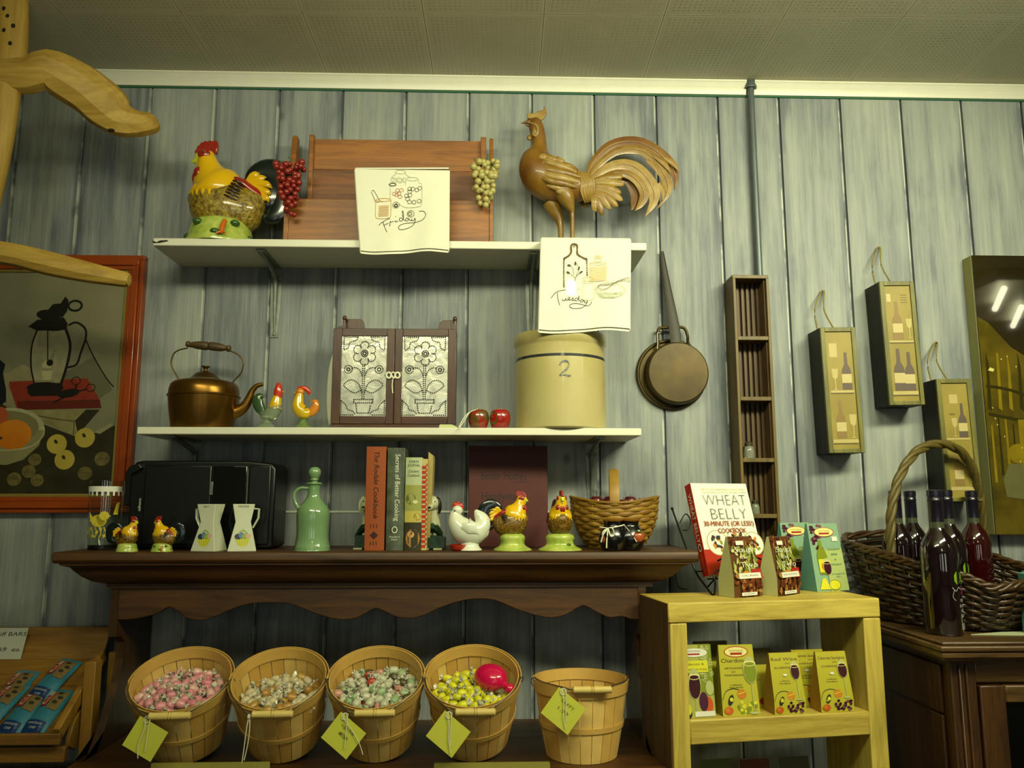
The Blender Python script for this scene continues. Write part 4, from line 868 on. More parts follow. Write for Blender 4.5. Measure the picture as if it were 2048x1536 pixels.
fc.oval(-.006, h*.55, .012, h*.06, ink('tree', '#57602a')); fc.oval(.010, h*.36, .009, h*.045, ink('loaf', '#9c7c34')); fc.oval(.005, h*.52, .006, h*.02, ink('sheep', '#c9c79c'))
fc.oval(0, h*.13, w*.85, h*.10, ink('crust', '#a07434'), 10); fc.oval(-.004, h*.17, .008, h*.035, ink('crumb', '#c99a56'), 9)
for tx, z, hh, ww in (('FARM', .955, .006, .022), ('JOURNAL', .915, .006, .030), ('Country', .85, .0065, .026), ('Cookbook', .805, .0065, .029)): fc.text(tx, .0, h*z-.003, hh, ol, ww)
m.build('print', t, flat=True)
# checked spiral booklet
loc, k, md = on(847.5, -.235, ZH); t = thing('checked_booklet', 'thin red and white checked booklet standing at the end of the cookbooks', 'booklet', loc); w = 5.5*k[0]; h = (md-915)*k[1]
m = MB(); m.b2(-w, w, 0, .13, 0, h, mat('booklet_cream', '#b9a86a', .7, var=.1, vs=100)); m.build('cover', t, bevel=.001)
m = MB(); fc = Face(m, (0, -.0004, 0), (1, 0, 0), (0, 0, 1), lift=.0003); rr_ = ink('check_red', '#b02414')
n = 17
for i in range(n): fc.rect(-w*.95, h*(.03+i*.054), w*.5, h*(.03+i*.054+.03), rr_); fc.rect(w*.5, h*(.057+i*.054), w*.95, h*(.057+i*.054+.025), rr_)
m.build('checks', t, flat=True)
loc, k, md = on(857, -.2, ZH); m = MB(k); m.prism([(-4, 0), (2, 0), (7, md-908), (-3, md-900)], 0, 60, mat('old_paper', '#a39559', .8, var=.1, vs=60)); o = m.build('leaflet', bevel=.0004, loc=loc); tag(o, 'thin yellowed leaflet leaning behind the checked booklet', 'leaflet')
# dog bookends
dgn = mat('bookend_green', '#0a2010', .4, col2='#163a1a', vs=60, coat=.1, bump=.5, bs=90); dw = mat('dog_white', '#b9bb95', .4, var=.1, vs=60, coat=.2); dbk = mat('dog_black', '#151510', .35, var=0)
for px, sg, label in ((733, -1, 'painted dog bookend on green base, mostly hidden behind the orange cookbook'), (864, 1, 'painted black and white dog bookend on green base beside the checked booklet')):
    loc, k, md = on(px, -.17 if sg > 0 else -.15, ZH); KK = (k[0]/U3, k[1]/U3); t = thing('dog_bookend', label, 'bookend', loc)
    m = MB(KK); m.b2(-95 if sg > 0 else -75, 100 if sg > 0 else 75, -110, 110, 8, 90, dgn); m.b2(-80, 80, -90, 90, 90, 105, dgn); m.loft([(-70, 0, 100), (0, 0, 165), (70, 0, 105)], [(80, 20), (90, 40), (70, 20)], dgn, 12); m.build('base', t, bevel=.002)
    m = MB(KK)
    for x in (-50, 50): m.b2(x-32, x+32, -114, -60, 0, 12, mat('felt_cream', '#b9b98e', .8, var=0))
    m.build('feet', t)
    m = MB(KK); s_ = 1; m.loft([(5, 50, 120), (5, 40, 180), (0, 10, 250), (0, -10, 300)], [(60, 52), (58, 55), (42, 44), (30, 34)], dw, 16); m.loft([(-18, -40, 105), (-16, -30, 200)], [16, 20], dw, 10); m.loft([(25, -40, 105), (22, -30, 200)], [16, 20], dw, 10); m.build('body', t, sharp=60)
    m = MB(KK); m.ball((2, -10, 350), (50, 54, 56), dw, 18); m.loft([(-8, -40, 335), (-14, -85, 318), (-16, -112, 312)], [(30, 30), (24, 25), (14, 14)], dw, 12); m.ball((-16, -116, 318), (12, 8, 9), dbk, 10); m.ball((-22, -55, 362), (6, 5, 7), dbk, 8); m.ball((20, -56, 362), (6, 5, 7), dbk, 8); m.build('head', t, sharp=60)
    for e in (-1, 1):
        m = MB(KK); m.loft([(e*30, -2, 392), (e*52, -6, 360), (e*56, -10, 310), (e*50, -10, 270)], [(28, 14), (30, 14), (28, 14), (14, 8)], dbk if e > 0 else dw, 12); m.build('ear', t, sharp=60)
# white hen
loc, k, md = on(934, -.245, ZH); KK = (k[0]/U3, k[1]/U3); t = thing('white_hen', 'white glazed hen with red comb and red bowl in front of the cookbooks', 'figurine', loc); HB = (md-870)*U3
def hp(x, y, d=0): return (x-1420, d, HB-y)
hw_ = cer('hen_white', '#d2d6c0'); rdb = cer('bowl_red', '#b0301a')
m = MB(KK); m.loft([hp(1345, 560), hp(1330, 600), hp(1345, 660), hp(1400, 725), hp(1470, 730), hp(1525, 690), hp(1530, 640), hp(1500, 595), hp(1480, 568)], [(24, 24), (38, 44), (66, 74), (92, 104), (95, 106), (70, 74), (44, 58), (26, 34), (8, 10)], hw_, 22); m.ball(hp(1345, 570), (42, 36, 40), hw_, 16); m.loft([hp(1535, 665), hp(1562, 690), hp(1560, 750), hp(1525, 790)], [(30, 16), (40, 24), (36, 24), (20, 14)], hw_, 10); m.build('body', t, sharp=70)
m = MB(KK); m.lathe([(2, 0), (90, 0), (90, 14), (72, 34), (66, 80)], hw_, (20, 0, 0), 26, 2); m.build('base', t, sharp=60)
for i in range(1): 
    m = MB(KK); m.loft([hp(1310, 545, 0), hp(1322, 525), hp(1345, 530), hp(1372, 535), hp(1388, 560)], [(10, 8), (13, 16), (13, 18), (13, 16), (7, 8)], rdb, 10)
    for a, b in ((1325, 518), (1348, 514), (1372, 524)): m.ball(hp(a, b), (13, 9, 13), rdb, 10)
    m.build('comb', t, sharp=60)
m = MB(KK); m.loft([hp(1312, 580), hp(1288, 590)], [12, 3], cer('hen_beak', '#b8a02a'), 8); m.build('beak', t)
m = MB(KK); m.ball(hp(1325, 572, -36), (6, 4, 6), BLK, 8); m.build('eye', t); m = MB(KK); m.ball(hp(1325, 572, 36), (6, 4, 6), BLK, 8); m.build('eye', t)
for s_ in (-1, 1): 
    m = MB(KK); m.loft([hp(1385, 690, s_*80), hp(1450, 705, s_*98), hp(1510, 745, s_*84)], [(12, 30), (14, 42), (5, 10)], hw_, 10); m.build('wing', t, sharp=60)
m = MB(KK); m.lathe([(2, 0), (40, 0), (58, 18), (68, 50), (60, 50), (46, 22), (2, 18)], rdb, (-66, -30, 0), 26); m.build('bowl', t, sharp=50)
# handyman's book
loc, k, md = on(1017, -.085, ZH); kk = K(1017, 980, -.09); w = 79.5*kk[0]; h = (md-892)*kk[1]*1.005
t = thing('large_book', 'large dark red hardback home repair book standing upright behind the rooster jars', 'book', (loc.x, loc.y, loc.z), 0, rot=(R(-3), 0, R(2)))
dr_ = mat('maroon_cloth', '#481409', .6, var=.08, vs=60, bump=.2, bs=900, bd=.0004)
m = MB(); m.b2(-w, w, 0, .003, 0, h, dr_); m.b2(-w, w, .028, .031, 0, h, dr_); m.b2(-w, -w+.003, .002, .029, 0, h, dr_); m.build('cover', t, bevel=.001)
m = MB(); m.b2(-w+.0032, w-.004, .0032, .0278, .003, h-.003, page); m.build('page_block', t)
m = MB(); fc = Face(m, (0, 0, 0), (1, 0, 0), (0, 0, 1), lift=.0003); bk_ = ink('black', '#0f0a06')
fc.text('Better Homes', -.012, h*.66, .021, bk_, w*1.15); fc.text('and Gardens', .034, h*.632, .0055, bk_, w*.42); fc.text("Handyman's", -.012, h*.46, .021, bk_, w*1.12); fc.text('Book', -.04, h*.28, .021, bk_, w*.5); m.build('lettering', t, flat=True)
# rooster jars on tall bases
for px, rz_, label in ((1025, pi, 'glazed lidded rooster jar seen from its side, tail towards the white hen'), (1120, R(98), 'glazed lidded rooster jar facing the room, beside the wicker basket')):
    loc, k, md = on(px, -.225, ZH); t = thing('rooster_jar', label, 'figurine', loc, rz_); rooster(t, k[0]*118/(1342+190), True, .98, high=190, brn=BRS)
    if px > 1100: t.scale = (1, 1.15, 1)
# ---------------------------------------------------------------- woven baskets
def weave(t, plan, z0, z1, zr, levels, stakes, mats_, amp, thick, scale0=.8, bulge=0):
    # plan: closed list of (x, y) rim points; zr(i): rim height at point i ; rings of strands going over and under the stakes
    n = len(plan); cxm = sum(p[0] for p in plan)/n; cym = sum(p[1] for p in plan)/n; m = MB()
    for L in range(levels):
        f = L/(levels-1); s_ = scale0+(1-scale0)*(f**.7)+bulge*math.sin(pi*f); pts = []
        for i in range(n):
            x, y = plan[i]; ph = i/n*stakes*pi+(L % 2)*pi; o = math.sin(ph)*amp; dx, dy = x-cxm, y-cym; q = math.hypot(dx, dy) or 1
            pts.append((cxm+dx*s_+dx/q*o, cym+dy*s_+dy/q*o, z0+(zr(i)-z0)*f))
        hgt = (z1-z0)/(levels-1)*.54
        m.loft(pts, [(hgt, thick)]*n, mats_[L % len(mats_)], 6, 1, (0, 0, 1), True)
    fl_ = [(cxm+(p[0]-cxm)*scale0, cym+(p[1]-cym)*scale0) for p in plan]
    m.prism(fl_, z0, z0+.004, mats_[0], 'z'); m.build('woven_body', t, sharp=70)
    m = MB()
    for j in range(stakes):
        i = int((j+.5)/stakes*n) % n; x, y = plan[i]; pts = []
        for q in range(6):
            f = q/5; s_ = scale0+(1-scale0)*(f**.7)+bulge*math.sin(pi*f); pts.append((cxm+(x-cxm)*s_, cym+(y-cym)*s_, z0+(zr(i)-z0)*f))
        m.tube(pts, amp*.75, mats_[0], 5, 1)
    m.build('stakes', t, sharp=70)
loc, k, md = on(1230, -.108, ZH); t = thing('wicker_basket', 'small golden wicker basket with flat handle behind the black pots', 'basket', loc, R(-8))
w1, w2 = mat('wicker_gold', '#8a6a1e', .5, var=.25, vs=50), mat('wicker_gold_dark', '#7a5717', .5, var=.25, vs=50)
rx, ry = 82*k[0], .088; N = 120; plan = [(rx*math.cos(2*pi*i/N)*(1+.06*math.cos(4*pi*i/N)), ry*math.sin(2*pi*i/N)) for i in range(N)]
zr = lambda i: k[1]*(94+6*math.cos(4*pi*i/N)); weave(t, plan, .005, k[1]*94, zr, 13, 22, [w1, w2], .0022, .002, .62, .07)
m = MB(); m.loft([(p[0], p[1], zr(i)+.002) for i, p in enumerate(plan)], [(.004, .0045)]*N, w2, 8, 1, (0, 0, 1), True); m.build('rim', t, sharp=70)
m = MB(); m.loft([(0, ry*math.cos(a)*1.0, k[1]*88+.088*math.sin(a)) if a > 0 else (0, ry, 0) for a in [.02+i*(pi-.04)/14 for i in range(15)]], [(.012, .002)]*15, mat('splint', '#8d6d28', .5, var=.15), 8, 2, (1, 0, 0)); m.build('handle', t, sharp=60)
apl = cer('fake_apple', '#4e1518'); z_ = k[1]*94
random.seed(3)
for i in range(9):
    a, r_ = random.uniform(0, 6.28), random.uniform(.1, .72); 
    if i == 0: a, r_ = 3.0, .6
    m = MB(); m.lathe([(.001, -.016), (.008, -.0175), (.0165, -.008), (.0175, .004), (.011, .0145), (.004, .0125), (.0015, .011)], apl, seg=18, sub=2); m.tube([(0, 0, .011), (.001, 0, .02)], .0009, DBR, 5, 1)
    o = m.build('artificial_apple', sharp=60, loc=loc+Matrix.Rotation(R(-8), 3, 'Z') @ V((rx*r_*math.cos(a)*1.0, ry*r_*math.sin(a), z_-.012+.004*(i % 3)))); tag(o, 'dark red artificial apple heaped in the golden wicker basket', 'fruit', 'artificial apples in the wicker basket')
# black joined pots
loc, k, md = on(1243, -.25, ZH); KK = (k[0]/U3, k[1]/U3); t = thing('double_pot', 'two joined black glazed pots with apples and a string bow', 'pot', loc)
bkp = cer('pot_black', '#080808'); amb = cer('pot_amber', '#7c4a10')
for cx_, cy_ in ((-62, -5), (70, 30)):
    m = MB(KK); m.lathe([(2, 0), (70, 0), (90, 20), (108, 70), (108, 110), (88, 160), (70, 190), (70, 215), (76, 228)], bkp, (cx_, cy_, 0), 32, 3); m.lathe([(76, 226), (79, 236), (72, 240), (62, 236), (60, 200), (80, 110), (2, 60)], amb, (cx_, cy_, 0), 32, caps=False); m.build('pot', t, sharp=60)
m = MB(KK); m.ball((-125, -62, 90), (38, 26, 38), cer('relief_apple', '#a04a22'), 14); m.build('apple_relief', t); m = MB(KK); m.ball((118, -62, 105), (46, 26, 42), cer('relief_apple', '#a04a22'), 14); m.loft([(100, -78, 145), (118, -86, 152), (140, -78, 145)], [4, 9, 3], cer('relief_leaf', '#4a7a22'), 8); m.build('apple_relief', t)
m = MB(KK); ws = wc; m.tube([(-165, -25, 180), (-110, -72, 172), (-62, -86, 180), (5, -65, 195), (15, -60, 198)], 5, ws, 6); m.tube([(-112, -86, 172), (-150, -100, 150), (-155, -96, 120), (-120, -96, 165)], 5, ws, 6); m.tube([(-112, -86, 172), (-85, -104, 175), (-70, -106, 130), (-95, -110, 112), (-112, -96, 168)], 5, ws, 6)
m.tube([(-112, -90, 170), (-125, -112, 100), (-130, -112, 25)], 5, ws, 6); m.tube([(-112, -90, 170), (-150, -104, 130), (-168, -98, 70)], 5, ws, 6); m.tube([(10, -62, 198), (60, -60, 140), (100, -92, 70)], 3, ws, 6); m.build('string_bow', t, sharp=60)
# ================================================================ candy baskets
stv = [mat('stave_'+n, c, .55, var=.12, vs=25) for n, c in (('a', '#cfa654'), ('b', '#c49a48'), ('c', '#dab868'))]
hoop = mat('hoop_wood', '#c9a252', .5, var=.1, vs=20); wire = mat('bail_wire', '#8d8d7c', .35, metal=.9, var=0); grw = mat('turned_grip', '#cfb768', .45, var=.06, vs=30)
tagm = mat('tag_yellow', '#b5b83a', .7, var=.03, vs=20); strm = mat('twine', '#cfcfae', .8, var=0)
def bushel(px, py, wpx, y, label, tilt, tag_label, tagw=None, sway=0, full=True, hpx=142):
    # px,py: pixel of the lowest point; wpx: rim width in pixels
    z = ZW; k = K(px, 1400, y)[0]; Rr = wpx/2*k; H = hpx*k*1.0; Rb = Rr*.76
    P0 = on(px, y, ZW)[0]
    t = thing('bushel_basket', label, 'basket', P0, 0, rot=(tilt, 0, sway))
    m = MB(); random.seed(int(px)); n = 22
    for i in range(n):
        a0, a1 = 2*pi*i/n+.008, 2*pi*(i+1)/n-.008; pr = [(Rb, 0), (Rb+(Rr-Rb)*.55, H*.45), (Rr, H)]
        vs = []; q = 4
        for (r_, z_) in cat_rom([list(p) for p in pr], 3):
            for o in (0, -.0018):
                for j in range(q+1):
                    a = a0+(a1-a0)*j/q; vs.append(((r_+o)*math.cos(a), (r_+o)*math.sin(a), z_))
        L = len(vs)//(2*(q+1)); fs = []
        for l in range(L-1):
            for j in range(q):
                b0 = l*2*(q+1)+j; fs.append((b0, b0+1, b0+1+2*(q+1), b0+2*(q+1))); b1 = b0+q+1; fs.append((b1, b1+2*(q+1), b1+1+2*(q+1), b1+1))
            b0 = l*2*(q+1); fs.append((b0, b0+2*(q+1), b0+3*(q+1), b0+q+1)); fs.append((b0+q, b0+2*q+1, b0+4*q+3, b0+3*q+2))
        m.add(vs, fs, random.choice(stv))
    m.lathe([(.001, .003), (Rb-.0015, .003), (Rb-.0015, .006), (.001, .006)], stv[1]); m.build('staves', t, sharp=60)
    for f0, f1, o in ((.86, 1.01, .0022), (.40, .47, .002), (.86, 1.01, -.004)):
        rf = lambda f: Rb+(Rr-Rb)*(f**.85)
        m = MB(); m.lathe([(rf(f0)+o, H*f0), (rf(f1)+o, H*f1), (rf(f1)+o+.0018, H*f1), (rf(f0)+o+.0018, H*f0)], hoop, seg=48, caps=False); m.build('hoop', t, sharp=50)
    m = MB(); e = .008; fr_ = Rr*.97
    m.tube([(-Rr-.004, 0, H*.9), (-Rr-.008, -.004, H*.97), (-Rr-.003, -.012, H*1.03), (-Rr*.86, -Rr*.55, H*1.03), (-Rr*.5, -Rr*.95, H*1.02), (-.03, -Rr-.008, H*1.0), (.03, -Rr-.008, H*1.0), (Rr*.5, -Rr*.95, H*1.02), (Rr*.86, -Rr*.55, H*1.03), (Rr+.003, -.012, H*1.03), (Rr+.008, -.004, H*.97), (Rr+.004, 0, H*.9)], .0013, wire, 6, 5); m.build('bail', t, sharp=60)
    m = MB(); g = .0075; gx = .012; m.loft([(x+gx, -Rr-.009, H*1.0) for x in (-.042, -.04, -.03, -.01, -.004, -.003, 0, .003, .004, .01, .03, .04, .042)], [g*.7, g, g*.95, g*1.05, g*1.05, g*.8, g*1.1, g*.8, g*1.05, g*1.05, g*.95, g, g*.7], grw, 16, 1, (0, 0, 1)); m.build('grip', t, sharp=40)
    return t, Rr, H, Rb
def ptag(B, loc_l, size, rot, label, lines, hang):
    # yellow card hanging at the bail, tied with string
    M_ = Matrix.Translation(B.location) @ B.rotation_euler.to_matrix().to_4x4(); w0 = M_ @ V(loc_l)
    t = thing('price_card', label, 'tag', w0, 0, rot=(R(-8), 0, 0)); m = MB(); c, s = math.cos(rot), math.sin(rot); h = size/2
    off = (-h*.05, -h*1.25)
    pt = lambda a, b: (off[0]+a*c-b*s, off[1]+a*s+b*c)
    m.prism([pt(-h*1.1, -h), pt(h*1.1, -h), pt(h*1.1, h), pt(-h*1.1, h)], -.001, 0, tagm); m.build('card', t)
    m = MB(); fc = Face(m, (off[0], -.0012, off[1]), (c, 0, s), (-s, 0, c), lift=.0002); ik = mat('tag_ink', '#4a4c18', .7, var=0)
    for i, l in enumerate(lines): fc.text(l, 0, h*.35-i*h*.5, h*.22, ik, h*1.1*(.95-.25*i))
    hp_ = off; m.build('handwriting', t, flat=True)
    m = MB(); m.tube([(0, .002, .004), (-.004, -.004, -.004), (hang*.3, -.005, -.02), (hang, -.005, -.05), (hang*1.2+.004, -.004, -.075)], .0009, strm, 6); m.tube([(0, .002, .004), (.005, -.005, -.006), (.004, -.005, -.03), (.003, -.005, -.062)], .0009, strm, 6)
    m.tube([(0, 0, .004), (-.007, -.002, .001), (-.006, -.003, -.008), (.002, -.003, -.008), (.006, -.002, .0), (0, 0, .004)], .0009, strm, 6); m.build('string', t)
TB = -.335
specs = [(374, 190, R(27), 'bushel basket heaped with pink candy, first from the candy bar rack', R(3)), (567, 183, R(27), 'bushel basket filled with tan and white wrapped candy', R(1)), (757, 183, R(27), 'bushel basket filled with mixed red, green and brown candy', 0), (947, 183, R(27), 'bushel basket with yellow candy and a pink scoop', R(-2))]
baskets = []
for px, wp, tl, lb, sw in specs:
    B = bushel(px, 1510, wp, -.285, lb, tl, '', sway=sw); baskets.append(B)
    # rest its lower edge on the counter
    t, Rr, H, Rb = B; t.location.z = ZW+math.sin(tl)*Rb+.002
    blk = MB(); 
B5 = bushel(1163, 1520, 184, -.30, 'empty upright bushel basket at the end of the candy row', 0, ''); B5[0].location.z = ZW+.001
# wooden chocks carrying the raised backs of the four tilted baskets
for (t, Rr, H, Rb) in baskets:
    m = MB(); b_ = t.location; zb_ = 2*Rb*math.sin(R(27))
    m.prism([(Rb*.2, 0), (Rb*.95, 0), (Rb*.95*math.cos(R(27)), Rb*(1+.95)*math.sin(R(27))-.004), (Rb*.2, Rb*1.2*math.sin(R(27))-.006)], -.04, .04, oakz, 'x')
    o = m.build('wedge_block', loc=(b_.x, b_.y, ZW)); tag(o, 'dark wedge block propping the back of a candy basket', 'block', 'wedge blocks under the tilted baskets')
sz = .062
ptag(baskets[0][0], (-.03, -baskets[0][1]-.010, baskets[0][2]*.98), sz, R(-28), 'yellow price card hanging on the pink candy basket', [], -.012)
ptag(baskets[2][0], (-.048, -baskets[2][1]-.010, baskets[2][2]*.98), sz, R(-38), 'yellow handwritten card hanging on the mixed candy basket', ['sugar free', '8'], .03)
ptag(baskets[3][0], (-.042, -baskets[3][1]-.010, baskets[3][2]*.98), sz, R(-38), 'yellow price card hanging on the yellow candy basket', [], 0)
ptag(B5[0], (-.05, -B5[1]-.012, B5[2]*1.0), sz*1.05, R(-38), 'bright yellow price card hanging on the empty basket', ['TAFFY', '1.99'], -.002)
t2 = baskets[1][0]; M_ = Matrix.Translation(t2.location) @ t2.rotation_euler.to_matrix().to_4x4(); w0 = M_ @ V((-.035, -baskets[1][1]-.010, baskets[1][2]*.98))
m = MB(); m.tube([(0, 0, .004), (-.003, -.004, -.02), (-.006, -.003, -.05), (-.010, -.002, -.09)], .0011, strm, 6); m.tube([(0, 0, .004), (.003, -.004, -.02), (.0, -.003, -.055), (-.006, -.002, -.085)], .0011, strm, 6); m.ball((0, -.003, 0), (.004, .003, .005), strm, 8)
o = m.build('twine', loc=w0); tag(o, 'knotted white twine hanging from the tan candy basket', 'string')
# ---------------------------------------------------------------- wrapped candies
wax = mat('wax_paper', '#c6c4ae', .35, var=.08, vs=200, trans=.0, coat=.3); 
def candy_mesh(nm, col, wrap, sd):
    random.seed(sd); m = MB(); c = mat('candy_'+nm, col, .4, var=.12, vs=160, coat=.35)
    w = wrap or wax
    m.loft([(-.0105, 0, 0), (-.009, 0, 0), (0, 0, 0), (.009, 0, 0), (.0105, 0, 0)], [(.003, .003), (.0072, .0078), (.0092, .0098), (.0072, .0078), (.003, .003)], c, 12, 3)
    for s_ in (-1, 1):
        vs = [(s_*.009, 0, 0)]; n = 9
        for i in range(n):
            a = -1.0+2.0*i/(n-1); rr_ = random.uniform(.009, .0125); vs.append((s_*(.0095+rr_*math.cos(a)), math.sin(a)*rr_, random.uniform(-.0042, .0042)))
        for v in vs[:1]: pass
        m.add(vs, [(0, i, i+1) for i in range(1, n)], w); m.add([(x, z, y) for x, y, z in vs], [(0, i, i+1) for i in range(1, n)], w)
        m.loft([(s_*.0085, 0, 0), (s_*.011, 0, 0), (s_*.0125, 0, 0)], [.0055, .002, .003], w, 8, 2)
    o = m.build('wrapped_candy', sharp=40); me = o.data; bpy.data.objects.remove(o); return me
def lab(o, l, g): tag(o, l, 'candy', g)
pinks = [candy_mesh('pink', '#d48890', None, 1), candy_mesh('pale_pink', '#d9aca4', None, 2), candy_mesh('rose', '#c87884', None, 3), candy_mesh('pink2', '#d09094', None, 4)]
tans = [candy_mesh('tan', '#a37b34', None, 5), candy_mesh('cream', '#c2b794', None, 6), candy_mesh('amber', '#a88438', None, 7), candy_mesh('cream2', '#bfb48c', None, 8)]
mixs = [candy_mesh('mix_red', '#b03a28', None, 9), candy_mesh('mix_white', '#bdbca2', None, 10), candy_mesh('mix_green', '#8fa878', None, 11), candy_mesh('mix_brown', '#4e4226', None, 12), candy_mesh('mix_blush', '#bd8878', None, 13), candy_mesh('mix_white2', '#b5b69a', None, 14)]
yels = [candy_mesh('yellow', '#cfcc12', None, 15), candy_mesh('yellow2', '#bfbd20', None, 16), candy_mesh('lemon', '#d4d32e', None, 17)]
def fill(B, meshes, weights, label, group, seed, scoop=False, lev=.92):
    t, Rr, H, Rb = B; M_ = Matrix.Translation(t.location) @ t.rotation_euler.to_matrix().to_4x4(); random.seed(seed); tl = t.rotation_euler.x
    pts = []
    for layer, cnt, dz in ((0, 54, 0), (1, 18, -.012)):
        tries = 0; got = []
        while len(got) < cnt and tries < 4000:
            tries += 1; a = random.uniform(0, 2*pi); r_ = math.sqrt(random.random())*(Rr*.90-.010)
            x, y = r_*math.cos(a), r_*math.sin(a)
            if y > Rr*.66: continue
            if any((x-p[0])**2+(y-p[1])**2 < .0172**2 for p in got): continue
            got.append((x, y))
        for x, y in got:
            # surface: near the rim at the front, sinking to the back
            zz = H*lev-.25*(y+Rr*.9)*.9+.012*math.cos(x/Rr*2.2)+dz+random.uniform(-.003, .003)
            rmax = (Rb+(Rr-Rb)*max(0, zz/H))-.013; q = math.hypot(x, y)
            if q > rmax: x, y = x*rmax/q, y*rmax/q
            pts.append((x, y, zz))
    for i, p in enumerate(pts):
        if scoop and p[0] > .02 and p[1] > -.03 and p[1] < .06 and i < 54: continue
        o = bpy.data.objects.new('wrapped_candy', random.choices(meshes, weights)[0]); COL.objects.link(o)
        o.location = M_ @ V(p); o.rotation_euler = (random.uniform(-.6, .6), random.uniform(-.6, .6), random.uniform(0, 6.28)); s_ = random.uniform(.86, 1.08); o.scale = (s_, s_, s_); lab(o, label, group)
fill(baskets[0], pinks, [4, 3, 2, 3], 'pink candy in clear twisted wrapper heaped in the first bushel basket', 'pink wrapped candies', 21)
fill(baskets[1], tans, [3, 4, 2, 4], 'tan or cream candy in twisted wrapper in the second bushel basket', 'tan wrapped candies', 22, lev=.82)
fill(baskets[2], mixs, [2, 5, 2, 2, 2, 4], 'wrapped candy of the mixed-colour heap in the third bushel basket', 'mixed wrapped candies', 23, lev=.92)
fill(baskets[3], yels, [4, 3, 3], 'yellow candy in clear wrapper in the basket with the scoop', 'yellow wrapped candies', 24, True, lev=.86)
# fill below the candies: a paper liner in each basket
for (t, Rr, H, Rb), lv_ in zip(baskets, (.55, .46, .55, .5)):
    m = MB(); m.lathe([(Rb*.3, .006), (Rb*.9, .0065), (Rb+(Rr-Rb)*lv_-.005, H*lv_), (Rb*.3, H*lv_)], wax, seg=28); m.build('paper_liner', t)
t, Rr, H, Rb = baskets[3]; M_ = Matrix.Translation(t.location) @ t.rotation_euler.to_matrix().to_4x4()
pk = mat('scoop_pink', '#c40f45', .15, coat=.8, var=0)
w0 = M_ @ V((.040, .010, H*.90)); s_ = thing('scoop', 'shiny bright pink plastic scoop lying on the yellow candy', 'scoop', w0, 0, rot=(R(30), R(8), R(-40)))
m = MB(); m.loft([(-.034, 0, .0), (-.024, 0, .003), (0, 0, .005), (.022, 0, .003), (.034, 0, 0), (.040, 0, -.002)], [(.012, .010), (.026, .021), (.032, .026), (.029, .023), (.017, .015), (.008, .008)], pk, 24, 4, (0, 1, 0)); m.build('bowl', s_, sharp=70)
m = MB(); m.loft([(.034, 0, 0), (.046, -.003, -.003), (.056, -.004, -.004), (.066, -.004, -.004)], [(.010, .009), (.008, .008), (.012, .011), (.007, .007)], pk, 16, 4, (0, 1, 0)); m.build('handle', s_, sharp=70)
# cards lying at the counter edge
cm = mat('olive_card', '#8a8436', .75, var=.06, vs=30)
for (a, b, lb) in ((302, 540, 'long yellowish card standing at the counter edge under the pink candy basket'), (868, 1100, 'long yellowish card standing at the counter edge under the yellow candy basket')):
    y = -.42; p0, p1 = P(a, 1527, y), P(b, 1524, y); m = MB(); w = (p1.x-p0.x); hh = p0.z-ZW
    m.box((w/2, 0, hh/2), (w, .0016, hh), cm, (R(-6), 0, 0)); m.box((w/2, .006, hh/2), (w*.98, .0016, hh), cm, (R(9), 0, 0)); o = m.build('shelf_card', loc=(p0.x, y, ZW)); tag(o, lb, 'card')
# ================================================================ hanging pan
Y0 = -.002; u4 = 1/4.267
loc = P(1260+365*u4, 480+1140*u4, -.02); k = K(1346, 747, -.03); KK = (k[0]*u4, k[1]*u4)
t = thing('frying_pan', 'old copper frying pan with long iron handle hanging on the boards', 'pan', (loc.x, -.001, loc.z))
pc = mat('pan_copper', '#3a2e0c', .42, metal=.35, col2='#4e3e12', vs=14, bump=.1, bs=20); pe = mat('pan_edge', '#43391c', .4, metal=.7, var=.2, vs=30); ir = mat('pan_iron', '#26241a', .5, metal=.25, var=.2, vs=20)
def axm(m): m.T = Matrix.Rotation(pi/2, 4, 'X')      # lathe axis now points into the room
m = MB(KK); axm(m); m.lathe([(300, 4), (306, 14), (304, 24), (294, 30), (282, 26), (276, 12), (276, 6)], pe, seg=56, caps=False); m.lathe([(2, 4), (300, 4), (300, 9), (2, 9)], pe, seg=56); m.build('rim', t, sharp=60)
m = MB(KK); axm(m); m.lathe([(272, 10), (268, 60), (262, 110), (256, 124), (248, 130), (2, 132)], pc, (32, 0, 0), 56); m.build('pan_body', t, sharp=30)
def hq(x, y, d=0): return (x-365, -d, 1140-y)
m = MB(KK); m.loft([hq(305, 72, 30), hq(308, 90, 32), hq(340, 400, 60), hq(378, 740, 100), hq(386, 885, 118)], [(7, 16), (7, 20), (8, 34), (8, 48), (8, 46)], ir, 8, 3); m.build('handle', t, sharp=40)
m = MB(KK); m.tube([hq(255, 950, 60), hq(242, 850, 70), hq(245, 780, 72), hq(265, 750, 72), hq(330, 745, 74), hq(440, 742, 74), hq(480, 760, 72), hq(500, 820, 70), hq(510, 890, 60), hq(600, 985, 50)], 13, pe, 10); m.build('loop_handle', t, sharp=60)
m = MB(KK); m.tube([hq(262, 798, 92), hq(236, 800, 88), hq(236, 860, 90), hq(232, 940, 92)], 2.6, wc, 6); m.build('string', t); m = MB(KK); m.tube([hq(305, 85, -12), hq(305, 85, 45)], 5, ir, 6, 1); m.build('nail', t)
